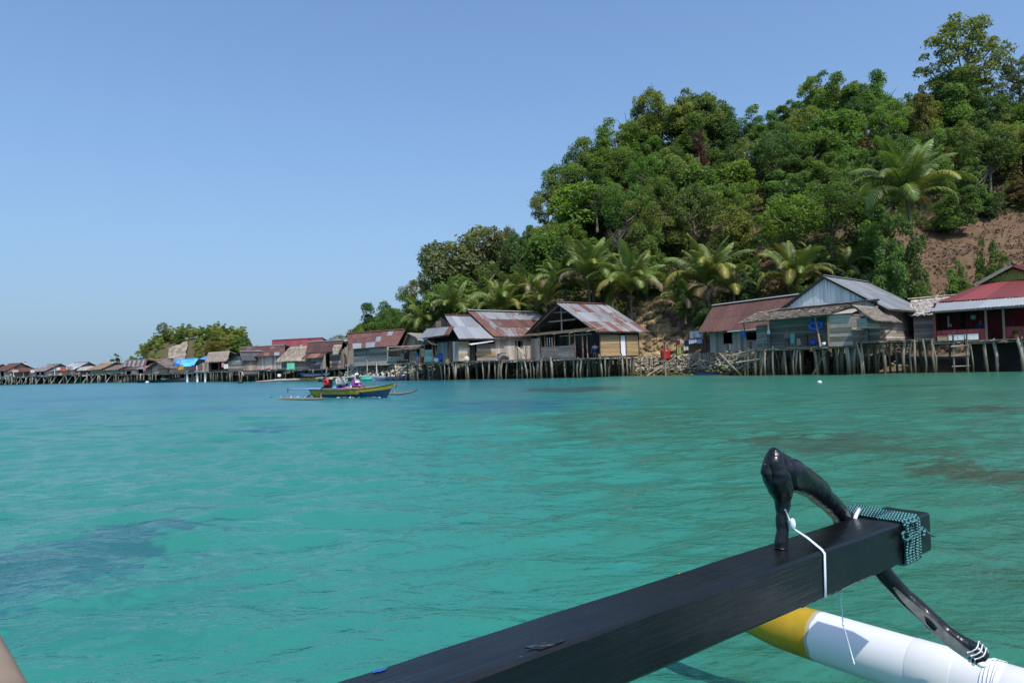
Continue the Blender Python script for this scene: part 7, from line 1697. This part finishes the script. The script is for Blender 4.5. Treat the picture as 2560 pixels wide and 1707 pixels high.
# float: white pipe with yellow painted nose
FM, nt, b = newmat('float_paint'); tc = node(nt, 'ShaderNodeTexCoord'); sx = node(nt, 'ShaderNodeSeparateXYZ'); lk(nt, tc.outputs['Object'], sx.inputs[0])
n = noise_n(nt, tc.outputs['Object'], 22, 4, .6); n2 = noise_n(nt, tc.outputs['Object'], 60, 4, .7)
e_ = math_n(nt, 'ADD', sx.outputs[0], math_n(nt, 'MULTIPLY', math_n(nt, 'SUBTRACT', n, .5), .022)); f = math_n(nt, 'MULTIPLY', math_n(nt, 'GREATER_THAN', e_, 0.0), 1.0)
f2 = math_n(nt, 'GREATER_THAN', math_n(nt, 'ADD', e_, -.014), 0.0)
yel_ = mixc(nt, n, (.34, .20, .004), (.52, .34, .01)); edge = mixc(nt, f, yel_, (.40, .36, .26)); wh = mixc(nt, f2, edge, (.68, .68, .675))
sp_ = ramp(nt, noise_n(nt, mapping(nt, tc.outputs['Object'], (7, 14, 14)), 2.3, 5, .75), [(.70, (0, 0, 0)), (.735, (1, 1, 1))]); lk(nt, mixc(nt, math_n(nt, 'MULTIPLY', sp_, f2), wh, (.07, .12, .18)), b.inputs['Base Color']); b.inputs['Roughness'].default_value = .38; bump(nt, b, n2, .10, .003)
prof = [(-.64, .012, .075), (-.60, .030, .068), (-.52, .050, .055), (-.40, .068, .035), (-.28, .080, .012), (-.15, .087, .0), (0, .0895, 0), (.3, .090, 0), (.7, .091, 0), (1.3, .091, 0), (2.4, .091, 0)]
FT = Matrix.Translation(FLC0) @ Matrix.Rotation(math.atan2(FAX.y, FAX.x), 4, 'Z')
pts = []; rr_ = []
for i in range(len(prof) - 1):
    for k in range(5): t = k / 5; t2 = t; pts.append((prof[i][0] * (1 - t) + prof[i + 1][0] * t, 0, prof[i][2] * (1 - t) + prof[i + 1][2] * t)); rr_.append(prof[i][1] * (1 - t) + prof[i + 1][1] * t)
pts.append((prof[-1][0], 0, 0)); rr_.append(.091)
b_ = MB(); b_.tube(pts, rr_, 40); flo = b_.build('float', FM, own, True, mtx=FT)
for x0, x1, r_ in ((.34, .47, .0929), (.60, .80, .0927)):
    b_ = MB(); b_.tube([(x0, 0, 0), (x0 + .001, 0, 0), (x0 + .002, 0, 0), (x1 - .002, 0, 0), (x1 - .001, 0, 0), (x1, 0, 0)], [.0905, r_ - .0018, r_ - .0015, r_ - .0015, r_ - .0018, .0905], 40, cap=False); b_.build('pipe_band', paint('pipe_white', (.66, .66, .655), .4, .06), flo, True)
CL, nt, b = newmat('milky_nylon'); b.inputs['Base Color'].default_value = (.72, .75, .80, 1); b.inputs['Roughness'].default_value = .3
def line(name, pts, r=.0014, parent=own, mat=CL, n=6): q = MB(); q.tube(pts, r, n); return q.build(name, mat, parent, True)
xb = (P[7] - FLC0).dot(FAX)
for k in range(5):
    pr = []; x_ = xb - .012 + k * .007
    for i in range(25): t = i / 24 * 2 * math.pi; pr.append((x_ + .004 * math.sin(t * 2 + k), .0950 * math.cos(t), .0950 * math.sin(t)))
    q = MB(); q.tube(pr, .0016, 5, cap=False); q.build('binding', CL, flo, True)
for k in range(3):
    c0 = P[7].lerp(P[8], -.25 + k * .38); dd = (P[8] - P[7]).normalized(); n1_ = dd.cross(UP).normalized(); n2_ = dd.cross(n1_); r_ = .032
    line('binding', [c0 + (n1_ * math.cos(2 * math.pi * i / 16) + n2_ * math.sin(2 * math.pi * i / 16)) * r_ + dd * .006 * math.sin(i) for i in range(17)], .0017, BRACE)
b_ = MB(); kn = P[7] - fwd * .028 - UP * .022
b_.ball(tuple(kn), .011, 8, 0, (1.3, 1, .8)); b_.build('binding_knot', CL, BRACE, True)
# white strap from the post round the beam, and the loose line under it
def bplace(px, py, w): return onbeam(px, py, w)
st = [onbeam(*z2(385, 850), wm_ - .022), onbeam(*z2(430, 960), wm_ - .024), onbeam(*z2(470, 1060), wm_ - .03)]
tn = onz(*z2(800, 1310), ZT + .002); sN = (Pe - tn).dot(bd)
strap = [st[0], st[1], st[2], st[2].lerp(tn, .5) + Vector((0, 0, .004)), beam_pt(sN, .004, .003), beam_pt(sN, -.003, -.006), beam_pt(sN + .002, -.003, -BH * .5), beam_pt(sN + .004, -.003, -BH + .004), beam_pt(sN + .004, .01, -BH - .003), beam_pt(sN, BW, -BH - .003), beam_pt(sN - .01, BW + .003, -.02)]
for k in range(3):
    off = bd * (.0028 * (k - 1)); line('strap', [p + (off if i > 2 else off * .35) + Vector((0, 0, .0008 * (k % 2))) for i, p in enumerate(strap)], .0017)
b_ = MB(); b_.ball(tuple(st[2] + Vector((0, 0, .01))), .010, 10, 0, (.8, .8, 1.6)); b_.build('strap_knot', CL, own, True)
hp = (W(2105, 1466, 2.0), W(2102, 1500, 2.0), W(2108, 1560, 2.0), W(2122, 1610, 1.99), W(2136, 1659, 1.98)); line('loose_line', hp, .0016)
b_ = MB(); b_.ball(tuple(hp[2]), .004, 6); b_.build('loose_line_knot', CL, own, True)
line('strap_end', [onbeam(*z2(1185, 955), BW * .9), onbeam(*z2(1205, 915), BW * .9) + Vector((0, 0, .004)), onbeam(*z2(1240, 865), BW * .9) + Vector((0, 0, .008))], .006)
# teal rope lashing
RM, nt, b = newmat('teal_twisted_rope'); uv = node(nt, 'ShaderNodeUVMap'); sx = node(nt, 'ShaderNodeSeparateXYZ'); lk(nt, uv.outputs[0], sx.inputs[0])
w_ = math_n(nt, 'SINE', math_n(nt, 'ADD', math_n(nt, 'MULTIPLY', sx.outputs[0], 760.0), math_n(nt, 'MULTIPLY', sx.outputs[1], 6.2832)))
h01 = math_n(nt, 'ADD', math_n(nt, 'MULTIPLY', w_, .5), .5); tc = node(nt, 'ShaderNodeTexCoord'); nn_ = noise_n(nt, tc.outputs['Object'], 160, 3, .6)
lk(nt, ramp(nt, math_n(nt, 'ADD', math_n(nt, 'MULTIPLY', h01, .75), math_n(nt, 'MULTIPLY', nn_, .3)), [(.12, (.008, .050, .056)), (.5, (.020, .135, .140)), (.8, (.06, .22, .22)), (.97, (.20, .38, .37))]), b.inputs['Base Color']); b.inputs['Roughness'].default_value = .45
bump(nt, b, h01, .9, .003)
def rope(name, pts, r=.0042, parent=own):
    b_ = MB(); b_.tube(pts, r, 8); me = b_.mesh(name, RM, True); uv = me.uv_layers.new(name='UVMap'); L = [0.0]; ps = [Vector(p) for p in pts]
    for a_, c_ in zip(ps[:-1], ps[1:]): L.append(L[-1] + (c_ - a_).length)
    for p in me.polygons:
        ks = [me.loops[l].vertex_index for l in p.loop_indices]; wrap = max(k % 8 for k in ks) - min(k % 8 for k in ks) > 4
        for l, k in zip(p.loop_indices, ks): v_ = (k % 8) / 8; uv.data[l].uv = (L[k // 8], v_ + (1 if wrap and v_ < .5 else 0))
    return add(name, me, parent)
e0 = onz(*z2(1700, 1000), ZT); sR = (Pe - e0).dot(bd); nT = 11; o_ = .0045
lash = None
for k in range(nT):
    s_ = sR - .004 - k * .0088; j = random.uniform(-.0012, .0012); up2 = .0035 if k % 3 == 1 else 0
    loop = []
    for (w, z) in [(BW * .5, o_), (BW * .2, o_), (-.000, o_ * .9), (-o_, -.004), (-o_, -BH * .35), (-o_, -BH * .7), (-o_, -BH + .004), (0, -BH - o_), (BW * .5, -BH - o_), (BW + .03, -BH - o_), (BW + .062, -BH * .6), (BW + .062, -.02), (BW + .04, .012), (BW * .8, o_ + .002), (BW * .5, o_)]:
        loop.append(beam_pt(s_ + j + (w - BW * .5) * .10, w - (up2 if w < 0 else 0), z + (up2 if z > 0 else 0)))
    r_ = rope('rope', loop) if lash is None else rope('rope_turn', loop, parent=lash)
    if lash is None: lash = r_
    # the slanting over-turns that make it look woven
for k in range(4):
    s0 = sR - .008 - k * .021; loop = [beam_pt(s0 + .006, -o_ - .006, -.004), beam_pt(s0 - .004, -o_ - .007, -BH * .35), beam_pt(s0 + .008, -o_ - .007, -BH * .7), beam_pt(s0 - .002, -o_ - .005, -BH + .002)]; rope('rope_turn', loop, .0040, lash)
kp = beam_pt(sR + .004, -o_ - .006, -BH * .30)
rope('rope_knot', [kp + bd * x + Vector((0, 0, z)) - bp * y for x, z, y in ((.0, .012, 0), (-.02, .014, .004), (-.03, .0, .008), (-.012, -.008, .011), (.004, -.002, .012), (.008, .008, .01), (-.01, .012, .014), (.03, -.012, .006), (.022, -.03, .006), (.018, -.055, .004))], .0042, lash)
kp = beam_pt(sR - nT * .0088 - .006, -o_, -BH * .36)
rope('rope_end', [kp + bd * x + Vector((0, 0, z)) - bp * y for x, z, y in ((-.01, .0, .002), (.012, .012, .006), (.016, -.004, .01), (.0, -.008, .012), (.008, .01, .014), (.03, -.004, .01), (.055, -.014, .01), (.075, -.022, .012))], .0042, lash)
# end of the boat's own timber at the lower left corner
tb = MB(); a = W(-110, 1500, .80); c = W(-22, 1760, .62); tb.tube([a, a.lerp(c, .35), a.lerp(c, .7), c, W(-10, 1900, .56)], [.010, .022, .026, .029, .03], 14); tb.build('timber', plain('pale_worn_timber', (.27, .20, .14), .7, var=.2, scale=12), empty('boat_timber', 'pale worn timber of our own boat at the lower left corner', 'timber', tuple(c)), True, loc=tuple(-c))
